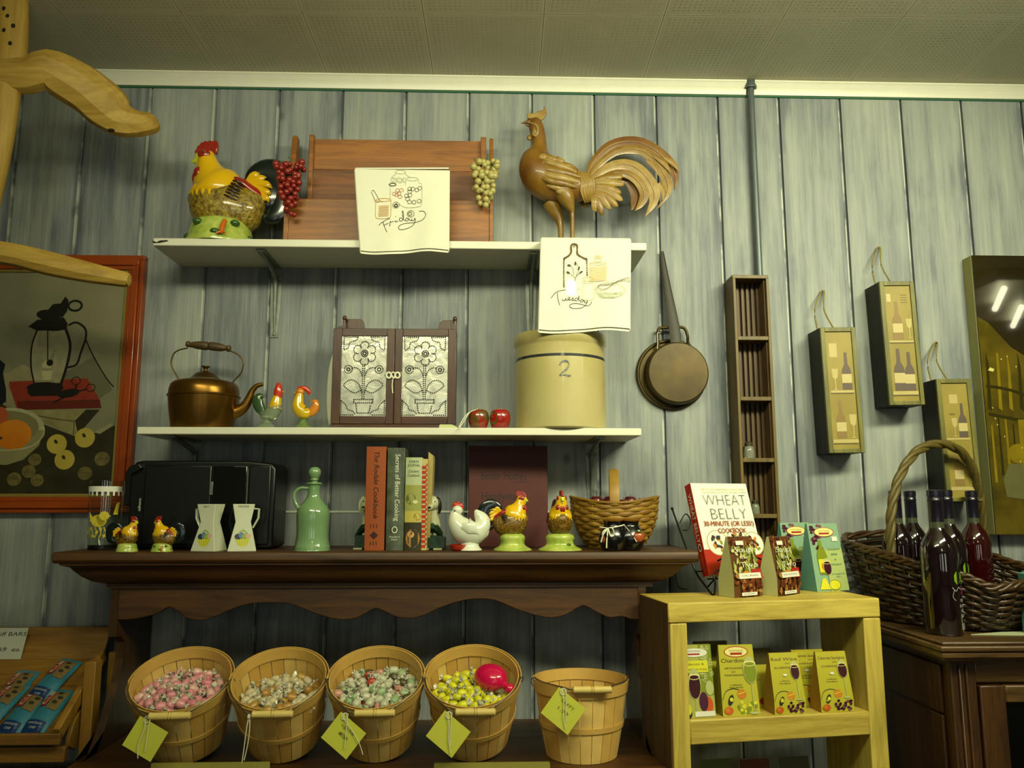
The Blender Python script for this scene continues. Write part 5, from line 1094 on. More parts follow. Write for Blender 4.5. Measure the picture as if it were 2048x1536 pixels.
# ================================================================ narrow cubby
cb = wood('cubby_wood', '#42330a', '#64521c', 'z', 1.2, .5); cbi = wood('cubby_back', '#382407', '#553e12', 'z', 1.2, .55)
yf = -.075; A = P(1465, 549, yf); B_ = P(1537, 549, yf); w = B_.x-A.x; zb_ = P(1500, 1130, yf).z; h = A.z-zb_
t = thing('cubby_shelf', 'tall narrow wooden cubby with five compartments hanging on the boards', 'shelf', (A.x, 0, zb_)); th = .010
m = MB(); m.b2(0, w, yf+.002, 0, h-th, h, cb); m.build('top_board', t, bevel=.001)
for x in (0, w-th*.8): m = MB(); m.b2(x, x+th*.8, yf, 0, 0, h-th, cb); m.build('side_board', t, bevel=.001)
m = MB(); m.b2(th*.8, w-th*.8, -.008, 0, 0, h-th, cbi)
for i in range(6): x = th*.8+(w-th*1.6)*(i+.5)/6; m.b2(x-.0035, x+.0035, -.020, -.008, 0, h-th, cbi)
for i in range(6): m.b2(w-th*.8-.0035, w-th*.8, yf+.012+i*.008, yf+.016+i*.008, 0, h-th, cbi)
m.build('slatted_back', t)
dv = []
for py in (672, 793, 916, 1028):
    z = P(1500, py, yf).z-zb_; dv.append(z); m = MB(); m.b2(th*.8, w-th*.8, yf+.001, -.008, z-.011, z, cb); m.build('divider', t, bevel=.001)
for px, dvi, s_, lb in ((1500, 2, 1.0, 'small glass salt shaker standing in the third compartment of the cubby'), (1512, 3, .8, 'little dark-topped bottle in the cubby behind the white cookbook')):
    z = zb_+dv[dvi]; x = P(px, 900 if dvi == 2 else 1000, yf+.02).x; ss = thing('small_shaker', lb, 'shaker', (x, yf+.03, z)); m = MB(.001*s_*1.15)
    m.lathe([(.5, 0), (13, 0), (14, 2), (13, 20), (11, 26), (8, 30), (.5, 30)], mat('cut_glass', '#a7ad96', .1, trans=.6, var=.1, vs=150), seg=10); m.build('glass', ss); m = MB(.001*s_*1.15); m.lathe([(.5, 29), (9, 29), (9.5, 36), (6, 40), (.5, 41)], mat('shaker_cap', '#5c5a44', .35, metal=.7, var=0), seg=16); m.build('cap', ss)
# ================================================================ hanging wine boxes
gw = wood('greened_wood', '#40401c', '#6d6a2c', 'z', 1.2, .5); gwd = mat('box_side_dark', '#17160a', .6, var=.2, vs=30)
ppr = mat('box_print', '#8b7c34', .5, col2='#7c6e2c', vs=10); pr1, pr2, pr3, pr4, pr5 = (mat('wine_print_'+n, c, .5, var=.05) for n, c in (('glass', '#55483e'), ('amber', '#7c6434'), ('label', '#b0a26e'), ('line', '#544820'), ('ledge', '#a89a60')))
rope = mat('rope', '#7c713c', .8, var=.2, vs=200, bump=.5, bs=400)
def bottle_print(fc, x, y, h, glass, nm=0):
    w = h*.13; fc.poly([(x-w, y), (x+w, y), (x+w, y+h*.45), (x+w*.85, y+h*.56), (x+w*.35, y+h*.68), (x+w*.3, y+h), (x-w*.3, y+h), (x-w*.35, y+h*.68), (x-w*.85, y+h*.56), (x-w, y+h*.45)], glass); fc.rect(x-w, y+h*.18, x+w, y+h*.42, pr3)
def goblet(fc, x, y, h): fc.poly([(x-h*.16, y+h), (x+h*.16, y+h), (x+h*.12, y+h*.6), (x+.02*h, y+h*.5), (x+.02*h, y+.05*h), (x+h*.14, y), (x-h*.14, y), (x-.02*h, y+.05*h), (x-.02*h, y+h*.5), (x-h*.12, y+h*.6)], pr5)
def wine_box(px, py, w_px, h_px, rx_, ry_, label, art, rot=0):
    yf = -.085; A = P(px, py, yf); k = K(px+30, py+h_px/2, yf); w = w_px*k[0]; h = h_px*k[1]
    t = thing('wine_box', label, 'decoration', (A.x, -.001, A.z), 0, rot=(0, R(rot), 0)); b = .012; d = -yf
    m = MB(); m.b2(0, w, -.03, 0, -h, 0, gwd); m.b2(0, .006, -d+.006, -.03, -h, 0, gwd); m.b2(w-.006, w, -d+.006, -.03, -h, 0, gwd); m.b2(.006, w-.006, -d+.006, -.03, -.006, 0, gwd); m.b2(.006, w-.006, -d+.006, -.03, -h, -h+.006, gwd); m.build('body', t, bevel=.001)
    m = MB(); m.b2(0, b, -d, -d+.008, -h, 0, gw); m.b2(w-b, w, -d, -d+.008, -h, 0, gw); m.b2(b, w-b, -d, -d+.008, -b, 0, gw); m.b2(b, w-b, -d, -d+.008, -h, -h+b*.9, gw); m.build('front_frame', t, bevel=.0012)
    m = MB(); m.b2(b, w-b, -d+.004, -d+.007, -h+b*.9, -b, ppr); W, H = w-2*b, h-1.9*b; fc = Face(m, (b, -d+.004, -h+b*.9), (1, 0, 0), (0, 0, 1), lift=.0003); art(fc, W, H); m.build('picture', t, flat=True)
    pk_ = P(rx_, ry_, -.004); lx, lz = pk_.x-A.x, pk_.z-A.z
    m = MB(); m.tube([(w*.12, -d*.5, -.002), (w*.12, -d*.35, lz*.5), (lx-.004, -.008, lz-.004), (lx, -.007, lz), (lx+.005, -.008, lz-.005), (w*.4, -d*.35, lz*.5), (w*.62, -d*.5, -.002)], .0022, rope, 8, 3); m.build('rope_hanger', t)
    m = MB(); m.tube([(lx, 0, lz-.003), (lx, -.014, lz-.003)], .0018, pe, 6, 1); m.build('nail', t)
def art1(fc, W, H):
    fc.rect(W*.12, H*.78, W*.42, H*.90, pr5); bottle_print(fc, W*.72, H*.50, H*.32, pr1); goblet(fc, W*.28, H*.50, H*.18); fc.rect(W*.08, H*.475, W*.95, H*.495, pr5); fc.rect(W*.08, H*.465, W*.95, H*.475, pr4)
    bottle_print(fc, W*.38, H*.09, H*.32, pr2); goblet(fc, W*.82, H*.09, H*.2); fc.rect(W*.03, H*.05, W*.97, H*.08, pr5); fc.rect(W*.03, H*.04, W*.97, H*.05, pr4)
def art2(fc, W, H):
    fc.rect(W*.08, H*.86, W*.24, H*.93, pr3)
    for i in range(4): fc.rect(W*.62, H*(.85+i*.022), W*.86, H*(.855+i*.022), pr4)
    bottle_print(fc, W*.42, H*.53, H*.33, pr2); goblet(fc, W*.85, H*.54, H*.17); fc.rect(W*.05, H*.505, W*.98, H*.52, pr5); fc.rect(W*.05, H*.495, W*.98, H*.505, pr4)
    bottle_print(fc, W*.33, H*.09, H*.36, pr1); bottle_print(fc, W*.72, H*.09, H*.33, pr1); fc.rect(W*.02, H*.055, W*.98, H*.085, pr5); fc.rect(W*.02, H*.045, W*.98, H*.055, pr4)
def art3(fc, W, H):
    fc.rect(W*.28, H*.82, W*.6, H*.9, pr5); fc.rect(W*.25, H*.72, W*.45, H*.73, pr4); bottle_print(fc, W*.72, H*.52, H*.3, pr1); goblet(fc, W*.4, H*.53, H*.16); fc.rect(W*.05, H*.50, W*.95, H*.515, pr5)
    bottle_print(fc, W*.4, H*.1, H*.32, pr2); goblet(fc, W*.82, H*.1, H*.18); fc.rect(W*.03, H*.06, W*.97, H*.09, pr5)
wine_box(1640, 655, 71, 251, 1645, 583, 'greenish wooden wine box hanging nearest the narrow cubby', art1, -1)
wine_box(1758, 563, 70, 247, 1757, 496, 'greenish wooden wine box hanging highest, between the other two', art2, -1)
wine_box(1872, 758, 70, 245, 1871, 686, 'greenish wooden wine box hanging lowest, behind the wine basket handle', art3, -1)
# ================================================================ glazed picture at the right
yf = -.045; A = P(1953, 510, yf); Bp = P(1986, 1070, yf); x0 = (A.x+Bp.x)/2-.004; h = A.z-Bp.z; W = .62
t = thing('wine_picture', 'dark glossy still life picture of wine bottles hanging over the wine basket', 'picture', (x0, 0, Bp.z), 0)
cvs = mat('canvas_edge', '#8b8a50', .6, var=.08); pbk = mat('picture_umber', '#1d1808', .05, col2='#28210c', vs=6, coat=1); pol = mat('picture_olive', '#3c340a', .05, col2='#584b10', vs=12, coat=1)
pgd = mat('picture_gold', '#786812', .05, var=.2, vs=20, coat=1); pdk = mat('picture_dark', '#2c2708', .05, var=0, coat=1); ph = mat('picture_highlight', '#c4bd70', .05, var=0, coat=1); pgy = mat('picture_jar', '#5c5a38', .05, var=.1, coat=1)
m = MB(); m.b2(0, W, yf+.003, 0, 0, h, cvs); m.build('canvas', t, bevel=.002)
m = MB(); m.b2(.001, W-.001, yf, yf+.003, .001, h-.001, pbk); fc = Face(m, (0, yf, 0), (1, 0, 0), (0, 0, 1), lift=.0002)
fc.poly([(.002, .002), (W-.002, .002), (W-.002, h*.50), (.16, h*.60), (.09, h*.66), (.03, h*.75), (.002, h*.77)], pol)
random.seed(9)
for i in range(16):
    x = .012+i*.02; zz = h*(.18+.03*math.sin(i)); fc.poly([(x, zz), (x+.008, zz), (x+.006, zz+h*.2), (x+.002, zz+h*.2)], pdk if i % 2 else pgd)
for i in range(9): fc.poly([(.01+i*.03, h*.44), (.02+i*.03, h*.43), (.022+i*.03, h*(.60+.04*math.sin(i*2))), (.016+i*.03, h*.64)], pgd if i % 3 else pdk)
for a, b, c_, d_ in ((.0, .42, .18, .385), (.0, .52, .2, .44)): fc.line([(a+.01, h*b), (a+.09, h*(b-.02)), (c_, h*d_)], .008, pdk)
fc.poly([(.04, h*.13), (.10, h*.12), (.115, h*.20), (.09, h*.245), (.055, h*.245), (.035, h*.19)], pgy); fc.oval(.085, h*.28, .03, h*.035, pgd); fc.rect(.09, h*.30, .16, h*.40, pgd); fc.oval(.17, h*.2, .05, h*.09, pgd); fc.oval(.17, h*.34, .03, h*.06, pgy)
for i in range(22): fc.oval(random.uniform(.02, .3), h*random.uniform(.2, .68), .0018, .0022, ph, 6)
fc.poly([(.018, h*.575), (.032, h*.57), (.036, h*.58), (.024, h*.586)], ph); m.build('painted_panel', t, flat=True)
# the fluorescent fixture whose two tubes shine back from the glossy picture
em, et = newmat('tube_light'); et.b.inputs['Emission Color'].default_value = (1, .97, .66, 1); et.b.inputs['Emission Strength'].default_value = 14; et.b.inputs['Base Color'].default_value = (.9, .9, .8, 1)
zt_ = CEIL-.10; tubes = []
for (ax, ay), (bx_, by2) in (((2008, 577), (1990, 618)), ((2043, 614), (2026, 652))):
    a, b = PZ(ax, ay, zt_), PZ(bx_, by2, zt_); tubes.append([V((p.x, 2*yf-p.y, zt_)) for p in (a, b)])
fc_ = sum((q for tb in tubes for q in tb), V())/4; lf = thing('ceiling_light', 'white fluorescent ceiling fixture reflected in the glossy wine picture', 'lamp', (fc_.x, fc_.y, CEIL))
for tb in tubes: m = MB(); m.tube([tuple(q-V((fc_.x, fc_.y, CEIL))) for q in tb], .017, em, 12, 1); m.build('lamp_tube', lf)
m = MB(); xs = [q.x for tb in tubes for q in tb]; ys = [q.y for tb in tubes for q in tb]; m.b2(min(xs)-.05-fc_.x, max(xs)+.05-fc_.x, min(ys)-.03-fc_.y, max(ys)+.03-fc_.y, -.06, -.001, white); m.build('housing', lf, bevel=.004)
# ================================================================ wine basket
wd1, wd2 = mat('wicker_dark', '#281a07', .4, var=.35, vs=60, coat=.2), mat('wicker_brown', '#3c270b', .4, var=.35, vs=60, coat=.2)
rp = [(1690, 1076, -.05), (1690, 1088, -.12), (1722, 1099, -.19), (1760, 1110, -.245), (1800, 1122, -.29), (1843, 1136, -.33), (1890, 1147, -.365), (1935, 1159, -.395), (1989, 1180, -.415), (2040, 1172, -.41), (2085, 1160, -.37), (2110, 1150, -.30), (2100, 1143, -.24), (2040, 1134, -.17), (1990, 1117, -.11), (1949, 1103, -.06), (1900, 1088, -.035), (1850, 1080, -.03), (1772, 1070, -.03)]
RP = [P(*q) for q in rp]; c0 = V((sum(p.x for p in RP)/len(RP), sum(p.y for p in RP)/len(RP), ZK))
t = thing('wine_basket', 'large dark woven basket with tall twisted handle holding wine bottles', 'basket', c0)
pl = cat_rom([list(p-c0) for p in RP]+[list(RP[0]-c0)], 9)[:-1]; zz = [p[2] for p in pl]
weave(t, [(p[0], p[1]) for p in pl], .007, .12, lambda i: zz[i], 14, 30, [wd1, wd2], .0045, .0035, .74)
m = MB(); n = len(pl)
for s_ in range(3): m.loft([(p[0]*(1+.012*math.cos(i*.55+s_*2.09)), p[1]*(1+.012*math.cos(i*.55+s_*2.09)), zz[i]+.004+.006*math.sin(i*.55+s_*2.09)) for i, p in enumerate(pl)], [(.0055, .006)]*n, wd2, 7, 1, (0, 0, 1), True)
m.build('braided_rim', t, sharp=70)
f0, f1 = P(1780, 1112, -.25)-c0, P(1970, 1095, -.06)-c0; tp = P(1876, 889, -.15)-c0
m = MB(); arch = []
for px_, py_, y_ in ((1782, 1120, -.25), (1781, 1060, -.245), (1786, 1000, -.235), (1803, 945, -.215), (1835, 902, -.185), (1878, 888, -.15), (1920, 902, -.12), (1948, 945, -.095), (1961, 1000, -.075), (1967, 1060, -.06), (1970, 1105, -.055)): arch.append(list(P(px_, py_, y_)-c0))
core = cat_rom(arch, 8)
for s_ in range(3):
    pts = []
    for i, p in enumerate(core):
        tg = (V(core[min(i+1, len(core)-1)])-V(core[max(i-1, 0)])).normalized(); a_ = V((0, 1, 0)).cross(tg).normalized(); b_ = tg.cross(a_); ph_ = i*.42+s_*2.094
        pts.append(V(p)+a_*.0055*math.cos(ph_)+b_*.0055*math.sin(ph_))
    m.loft([tuple(p) for p in pts], [.0072]*len(pts), mat('handle_wicker', '#51461a', .5, var=.2, vs=60), 8, 1)
m.build('handle', t, sharp=70)
# bottles
wgl = mat('wine_glass', '#12060a', .05, var=0, coat=1, spec=.7); wcl = mat('neck_glass', '#5a6048', .06, trans=.5, var=0); cap = mat('capsule', '#14101f', .3, var=.1, coat=.3); wred = mat('wine_red_glass', '#2a0608', .06, var=0, coat=1)
lg, lp, lw = mat('label_leaf', '#6f9a1c', .5, var=0), mat('label_berry', '#8a2a58', .5, var=0), mat('label_white', '#b9b8b0', .5, var=0)
def wine(x, y, z, label, s_=1.0, gm=None, printed=True, hsc=1.0):
    t = thing('wine_bottle', label, 'bottle', (x, y, z)); g = gm or wgl; m = MB(.001*s_, .001*hsc)
    m.lathe([(1, 3), (20, 0), (36, 0), (38.5, 5), (38.5, 170), (37, 188), (30, 208), (20, 222), (15.5, 232)], g, seg=40, sub=0); m.lathe([(15.5, 232), (14.6, 246), (14.2, 256)], wcl, seg=28, caps=False); m.build('glass', t, sharp=45)
    m = MB(.001*s_, .001*hsc); m.lathe([(15.2, 246), (15.0, 290), (15.6, 291), (15.6, 296), (14.8, 297), (14.8, 303), (15.8, 304), (15.6, 316), (13, 318), (1, 318)], cap, seg=28); m.build('capsule', t, sharp=40)
    if printed:
        m = MB(.001*s_, .001*hsc); fc = Face(m, fn=cyl_map(lambda v: 38.5), lift=.25)
        def grid(ps, ma): fc.poly(ps, ma)
        grid([(8, 118), (14, 110), (24, 114), (30, 122), (26, 136), (14, 138), (8, 130)], lg); grid([(30, 112), (38, 108), (44, 122), (40, 134), (31, 130)], lg)
        for a, b in ((32, 100), (38, 104), (36, 94), (42, 98), (30, 92), (38, 88)): fc.oval(a, b, 4, 4, lp, 8)
        fc.line([(2, 104), (10, 96), (18, 104), (26, 98)], 1.2, lw); fc.line([(6, 98), (2, 84), (8, 76)], .8, lw)
        for i, (tx, w_) in enumerate((('MISS', 16), ('SCARLETT', 24), ('RED', 14), ('BLUSH', 18))): fc.text(tx, 30, 72-i*11, 7 if i != 1 else 6, lw, w_)
        for i in range(4): fc.rect(20, 24-i*3.5, 40, 25.5-i*3.5, lw, 6)
        m.build('label_print', t, flat=True)
    return t
p = PZ(1890, 1268, ZK); b3 = wine(p.x, p.y, ZK+.001, 'dark wine bottle with leaf print standing in front of the basket', 1.03)
inb = c0.z+.0125
for px, y, lb, g in ((1806, -.16, 'dark wine bottle in the basket beside the handle foot nearest the bookcase', None), (1836, -.10, 'dark wine bottle deepest in the basket, second from the bookcase', None), (1911, -.235, 'dark wine bottle with leaf print in the basket just behind the front one', None), (1962, -.115, 'reddish wine bottle in the basket behind the far handle foot', wred)):
    q = on(px, y, inb)[0]; wine(q.x, y, inb, lb, .96, g, px in (1911, 1806), .97)
m = MB(); pa, pb_ = PZ(1942, 1270, ZK), PZ(2120, 1262, ZK); m.prism([(pa.x, pa.y), (pa.x+.10, pa.y-.012), (pa.x+.3, pa.y-.005), (pa.x+.3, pa.y+.04), (pa.x+.09, pa.y+.03)], ZK+.0003, ZK+.0018, mat('paper_sheet', '#a9b08a', .7, var=0), 'z'); o = m.build('paper_sheet'); tag(o, 'white paper sheet lying on the cabinet beside the front wine bottle', 'paper')
q = PZ(2044, 1266, ZK); q = V((q.x+.002, q.y-.012, ZK+.002)); t = thing('teal_box', 'teal mix box at the picture edge on the cabinet', 'box', q); m = MB(); m.prism([(0, 0), (.09, 0), (.075, .15), (.0, .13)], -.02, .012, mat('teal_card', '#4a8070', .5, var=.05)); m.build('carton', t, bevel=.001)
# ================================================================ boxes on and in the pine bookcase
def PB(px, py, z, dy=0):      # point at height z under a pixel, in world space
    return PZ(px, py, z)
def card(n, c, **k): return mat('card_'+n, c, .45, **dict(dict(var=.04, vs=20), **k))
ink_dk = mat('print_black', '#24241a', .6, var=0); red_ = mat('print_red', '#a3281a', .5, var=0); cream = mat('print_cream', '#e2d98a', .5, var=0)
wineg = mat('print_wine', '#3c1520', .4, var=0); winel = mat('print_glassy', '#b5b878', .4, var=0); orng = mat('print_orange', '#c07a1c', .5, var=0); olv = mat('print_olive', '#7c8a1c', .5, var=0); ylw = mat('print_bright', '#d4cf2c', .5, var=0); purp = mat('print_purple', '#4a2038', .4, var=0)
whp = mat('print_paper', '#dddccb', .5, var=0); coral = mat('print_coral', '#c4551c', .5, var=0); teal_d = mat('print_teal', '#3f6e62', .5, var=0)
def gable(label, origin, rz_, w, wt, d, h, fm, sm, art, tilt=0, nm='mix_box', hb=0, group=None):
    # tent-shaped carton: base w x d, front face slopes back to a narrow ridge
    t = thing(nm, label, 'box', origin, rz_, group); m = MB(); h0 = h*hb
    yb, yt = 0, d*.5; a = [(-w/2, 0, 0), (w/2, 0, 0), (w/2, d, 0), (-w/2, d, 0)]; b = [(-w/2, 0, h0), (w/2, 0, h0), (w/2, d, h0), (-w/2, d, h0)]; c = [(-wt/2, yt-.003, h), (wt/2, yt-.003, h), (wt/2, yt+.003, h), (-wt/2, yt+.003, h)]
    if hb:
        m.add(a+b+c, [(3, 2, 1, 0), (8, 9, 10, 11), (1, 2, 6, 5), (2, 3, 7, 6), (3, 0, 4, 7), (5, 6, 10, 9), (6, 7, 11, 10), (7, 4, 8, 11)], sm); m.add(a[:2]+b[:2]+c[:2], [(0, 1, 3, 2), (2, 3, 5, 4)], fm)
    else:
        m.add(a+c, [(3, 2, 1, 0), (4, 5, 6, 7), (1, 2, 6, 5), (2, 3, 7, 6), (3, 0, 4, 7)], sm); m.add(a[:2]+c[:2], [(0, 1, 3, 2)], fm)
    m.build('carton', t, bevel=.0008)
    def fn(u, v, q):          # u 0..1 across, v 0..1 up
        if hb and v < hb: y, ww = 0, w
        else: f = (v-hb)/(1-hb); y = (yt-.003)*f; ww = w+(wt-w)*f
        return V(((u-.5)*ww, y-q, h*v))
    m = MB(); art(Face(m, fn=fn, lift=.0003)); m.build('print', t, flat=True); return t
def logo(fc, x, y, s=1):
    fc.oval(x, y, .27*s, .062*s, red_); fc.oval(x, y, .25*s, .053*s, cream); fc.text('PONTIVERDE', x, y+.002, .018*s, ink_dk, .3*s); fc.rect(x-.13*s, y-.034*s, x+.13*s, y-.008*s, red_)
def wglass(fc, x, y, s, wm, rim=None):
    fc.line([(x, y), (x+.005, y-.2*s), (x+.01, y-.38*s)], .02, winel, 1); fc.oval(x+.01, y-.4*s, .09*s*1.3, .016*s, winel); fc.oval(x, y+.12*s, .17*s, .17*s, winel); fc.oval(x, y+.10*s, .155*s, .14*s, wm); fc.oval(x, y+.2*s, .15*s, .035*s, cream if rim is None else rim); fc.oval(x, y+.195*s, .125*s, .022*s, wm)
def still(fc, fruit):
    fc.line([(.02, .22), (.12, .34), (.35, .38), (.6, .33)], .012, ink_dk); fc.oval(.55, .30, .13, .07, orng); fc.line([(.45, .30), (.65, .33)], .01, ylw); fc.oval(.24, .22, .10, .06, ink_dk, 9, .7); fc.oval(.26, .23, .05, .03, ylw, 8)
    random.seed(4)
    for i in range(26): fc.oval(random.uniform(.42, .95), random.uniform(.03, .2), .045, .024, fruit[i % len(fruit)], 9)
    fc.oval(.16, .08, .12, .055, coral); fc.oval(.13, .09, .06, .03, orng, 8)
def art_red(top, mid, fruit, wm):
    def f(fc):
        fc.text(top, .5, .87, .05, purp, .9); fc.text('with', .58, .815, .02, ink_dk, .14); 
        for i, l in enumerate(mid): fc.text(l, .4 if i else .42, .74-.055*i, .03, purp, min(.56, .07*len(l)))
        fc.text('A SPREAD', .42, .53, .02, ink_dk, .32); fc.text('FOR BREAD', .42, .49, .02, ink_dk, .36); still(fc, fruit); wglass(fc, .8, .6, .9, wm); fc.oval(.45, .64, .07, .02, whp)
    return f
def art_chard(fc):
    logo(fc, .5, .90, 1.3); fc.text('Chardonnay', .5, .75, .055, ink_dk, .9)
    for i, l in enumerate(('ARTICHOKE', 'and', 'PARMESAN')): fc.text(l, .38, .655-.05*i, .026, ink_dk, (.5, .1, .5)[i])
    fc.text('A SPREAD', .42, .42, .02, ink_dk, .34); fc.text('FOR BREAD', .42, .385, .02, ink_dk, .38); still(fc, (olv, ylw, olv)); wglass(fc, .84, .50, 1.15, olv)
def art_zin(fc):
    fc.rect(.55, .3, 1, 1, olv); 
    random.seed(8)
    for i in range(40): fc.ring(random.uniform(.6, .98), random.uniform(.5, .97), .05, .022, .012, winel, 8)
    fc.oval(.4, .89, .46, .06, whp); fc.text('PONTIVERDE', .38, .9, .022, ink_dk, .5); fc.rect(.1, .858, .6, .88, red_); fc.rect(0, .62, .85, .78, ylw); fc.text('Zinfandel &', .36, .715, .034, ink_dk, .72); fc.text('Raspberries', .4, .645, .034, ink_dk, .8)
    fc.rect(.05, .575, .5, .60, ink_dk); fc.text('mix for bread', .4, .54, .02, ink_dk, .55); fc.oval(.75, .17, .18, .12, coral); fc.oval(.62, .22, .15, .13, purp); wglass(fc, .35, .31, 1.25, wineg); fc.oval(.85, .4, .14, .1, winel); fc.rect(.3, .02, .97, .09, whp); fc.oval(.1, .06, .1, .06, ink_dk); fc.oval(.12, .12, .07, .07, ylw)
def art_teal(fc):
    fc.rect(.45, 0, 1, .62, mat('print_lime', '#a8b870', .5, var=.05)); random.seed(12)
    for i in range(34): fc.oval(random.uniform(.08, .42), random.uniform(.62, .98), .05, .022, (purp, wineg, mat('print_mauve', '#7c4a58', .4, var=0))[i % 3], 9)
    fc.oval(.5, .87, .33, .072, red_); fc.oval(.5, .87, .31, .064, cream); fc.text('PONTIVERDE', .5, .875, .022, olv, .4); fc.rect(.33, .835, .67, .862, red_); fc.rect(.72, .73, .9, .80, whp)
    fc.poly([(.17, .25), (.46, .25), (.47, .52), (.42, .60), (.36, .64), (.35, .75), (.26, .75), (.25, .64), (.19, .6), (.15, .52)], olv); fc.rect(.17, .28, .45, .47, ylw); fc.oval(.34, .36, .10, .06, orng)
    for i, l in enumerate(('CRANBERRY', 'BRIE', '&', 'WALNUT')): fc.text(l, .72, .60-.075*i, .026, teal_d, (.44, .2, .06, .36)[i])
    fc.text('DIP & BAKE MIX', .74, .24, .018, teal_d, .42); fc.text('MIX', .72, .2, .018, teal_d, .12); fc.poly([(.08, .03), (.42, .03), (.3, .2), (.2, .18)], ylw); fc.oval(.56, .09, .19, .075, olv); fc.oval(.56, .09, .17, .065, ylw); wglass(fc, .42, .27, .75, wineg)
def art_soup(nm):
    def f(fc):
        random.seed(len(nm)); bs = [mat('print_bean_%d' % i, c, .4, var=0) for i, c in enumerate(('#5e2a14', '#7c4420', '#3a1a10', '#9c7038', '#6b3018'))]; gs = [mat('print_leaf_%d' % i, c, .4, var=0) for i, c in enumerate(('#8a9440', '#b0b060', '#6b7a30', '#c4c080'))]
        for i in range(34): fc.oval(random.uniform(.05, .95), random.uniform(.82, .98), .07, .025, bs[i % 5], 8, random.random()*3)
        for i in range(60): fc.oval(random.uniform(.06, .94), random.uniform(.42, .82), .07, .03, gs[i % 4], 8, random.random()*3)
        for i in range(44): fc.oval(random.uniform(.06, .94), random.uniform(.04, .30), .075, .032, bs[i % 5], 9, random.random()*3)
        fc.rect(.62, .30, .98, .46, red_); fc.oval(.42, .4, .12, .035, orng); fc.oval(.15, .36, .14, .05, bs[3]); fc.rect(.22, .86, .52, .93, whp)
        fc.text('Soup', .46, .74, .09, whp, .66, thin=.012); fc.text('for', .44, .63, .06, whp, .34, thin=.012); fc.text('Two', .58, .49, .09, whp, .64, thin=.012)
        fc.rect(.14, .31, .92, .40, whp); fc.text(nm, .53, .345, .024, ink_dk, .6); fc.rect(.2, .03, .74, .085, whp); fc.text('ALL NATURAL', .47, .048, .02, ink_dk, .4)
    return f
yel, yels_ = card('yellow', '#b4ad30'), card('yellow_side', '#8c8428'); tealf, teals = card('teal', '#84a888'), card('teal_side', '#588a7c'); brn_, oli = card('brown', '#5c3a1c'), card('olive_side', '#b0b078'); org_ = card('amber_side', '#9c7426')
def dist(px, py, qx, qy, z): return (PZ(px, py, z)-PZ(qx, qy, z)).length
def place(blx, bly, brx, bry, z): a, b = PZ(blx, bly, z), PZ(brx, bry, z); c = (a+b)/2; return c, math.atan2(b.y-a.y, b.x-a.x), (b-a).length
def hpx(c, px, py):       # height of pixel above standing point c, on the facing plane
    return P(px, py, c.y).z-c.z
# soup boxes
for a, side, nm, lb in (((1467, 1196, 1527, 1192), None, 'CHILI BEANS', 'brown bean soup box with pale sides in front of the white cookbook'), ((1556, 1193, 1600, 1187), None, 'RICE & BEANS', 'brown bean soup box with pale sides, turned away, before the teal boxes')):
    c, r_, w = place(*a, ZB); h = hpx(c, a[0], 1077)*1.03; gable(lb, c, r_+(R(4) if nm[0] == 'C' else R(0)), w*1.0, w*.86, .05, h, brn_, oli, art_soup(nm), hb=.3, nm='soup_box')
# teal boxes
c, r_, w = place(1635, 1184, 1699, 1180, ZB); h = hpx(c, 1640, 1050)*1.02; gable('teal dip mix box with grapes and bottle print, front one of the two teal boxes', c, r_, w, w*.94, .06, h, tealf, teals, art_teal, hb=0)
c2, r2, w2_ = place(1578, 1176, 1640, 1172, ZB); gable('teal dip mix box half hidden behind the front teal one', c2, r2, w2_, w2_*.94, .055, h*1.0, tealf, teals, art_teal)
# wire easel and white cookbook
c, r_, w = place(1412, 1176, 1530, 1166, ZB); bw_ = .172; bh = .232; bt = .026
rzb = R(20); lean = R(-17)
BKp = PZ(1421, 1190, ZB); 
t = thing('white_cookbook', 'white and red cookbook with large thin lettering leaning on the wire easel', 'book', BKp+V((.008, .035, .043)), 0, rot=(0, 0, 0))
t.rotation_mode = 'XYZ'; t.rotation_euler = (Matrix.Rotation(rzb, 3, 'Z') @ Matrix.Rotation(lean, 3, 'X')).to_euler()
wcv = mat('cover_white', '#e3e6d2', .3, var=.01, coat=.4); rcv = mat('cover_red', '#a8240c', .3, var=.04, coat=.4)
m = MB(); m.b2(0, bw_, 0, .0025, 0, bh, wcv); m.b2(0, bw_, bt-.0025, bt, 0, bh, wcv); m.b2(-.0005, .0022, .0, bt, 0, bh, rcv); m.build('cover', t, bevel=.0008)
m = MB(); m.b2(.003, bw_-.003, .0026, bt-.0026, .003, bh-.003, page); m.build('page_block', t)
m = MB(); fc = Face(m, (0, 0, 0), (1, 0, 0), (0, 0, 1), lift=.0003)
fc.rect(.001, .0, bw_-.001, .062, rcv); tx = mat('cover_ink', '#26261e', .5, var=0); ob = mat('cover_orange', '#b4521a', .5, var=0); gy = mat('cover_gold', '#a39a50', .5, var=0)
for x, y, r0, ps in ((.045, .078, .030, 1), (.105, .086, .027, 2), (.152, .074, .028, 3)):
    fc.oval(x, y, r0+.002, r0+.002, gy); fc.oval(x, y, r0, r0, whp); random.seed(ps)
    for i in range(16): fc.oval(x+random.uniform(-.5, .5)*r0, y+random.uniform(-.6, .5)*r0, .006, .004, (olv, wineg, orng, ink_dk)[i % 4], 8, random.random()*3)
fc.text('200 Quick and Simple Recipes to Lose the Wheat,', .095, bh-.018, .0042, gy, .135); fc.text('Lose the Weight, and Find Your Path Back to Health', .097, bh-.026, .0042, gy, .135)
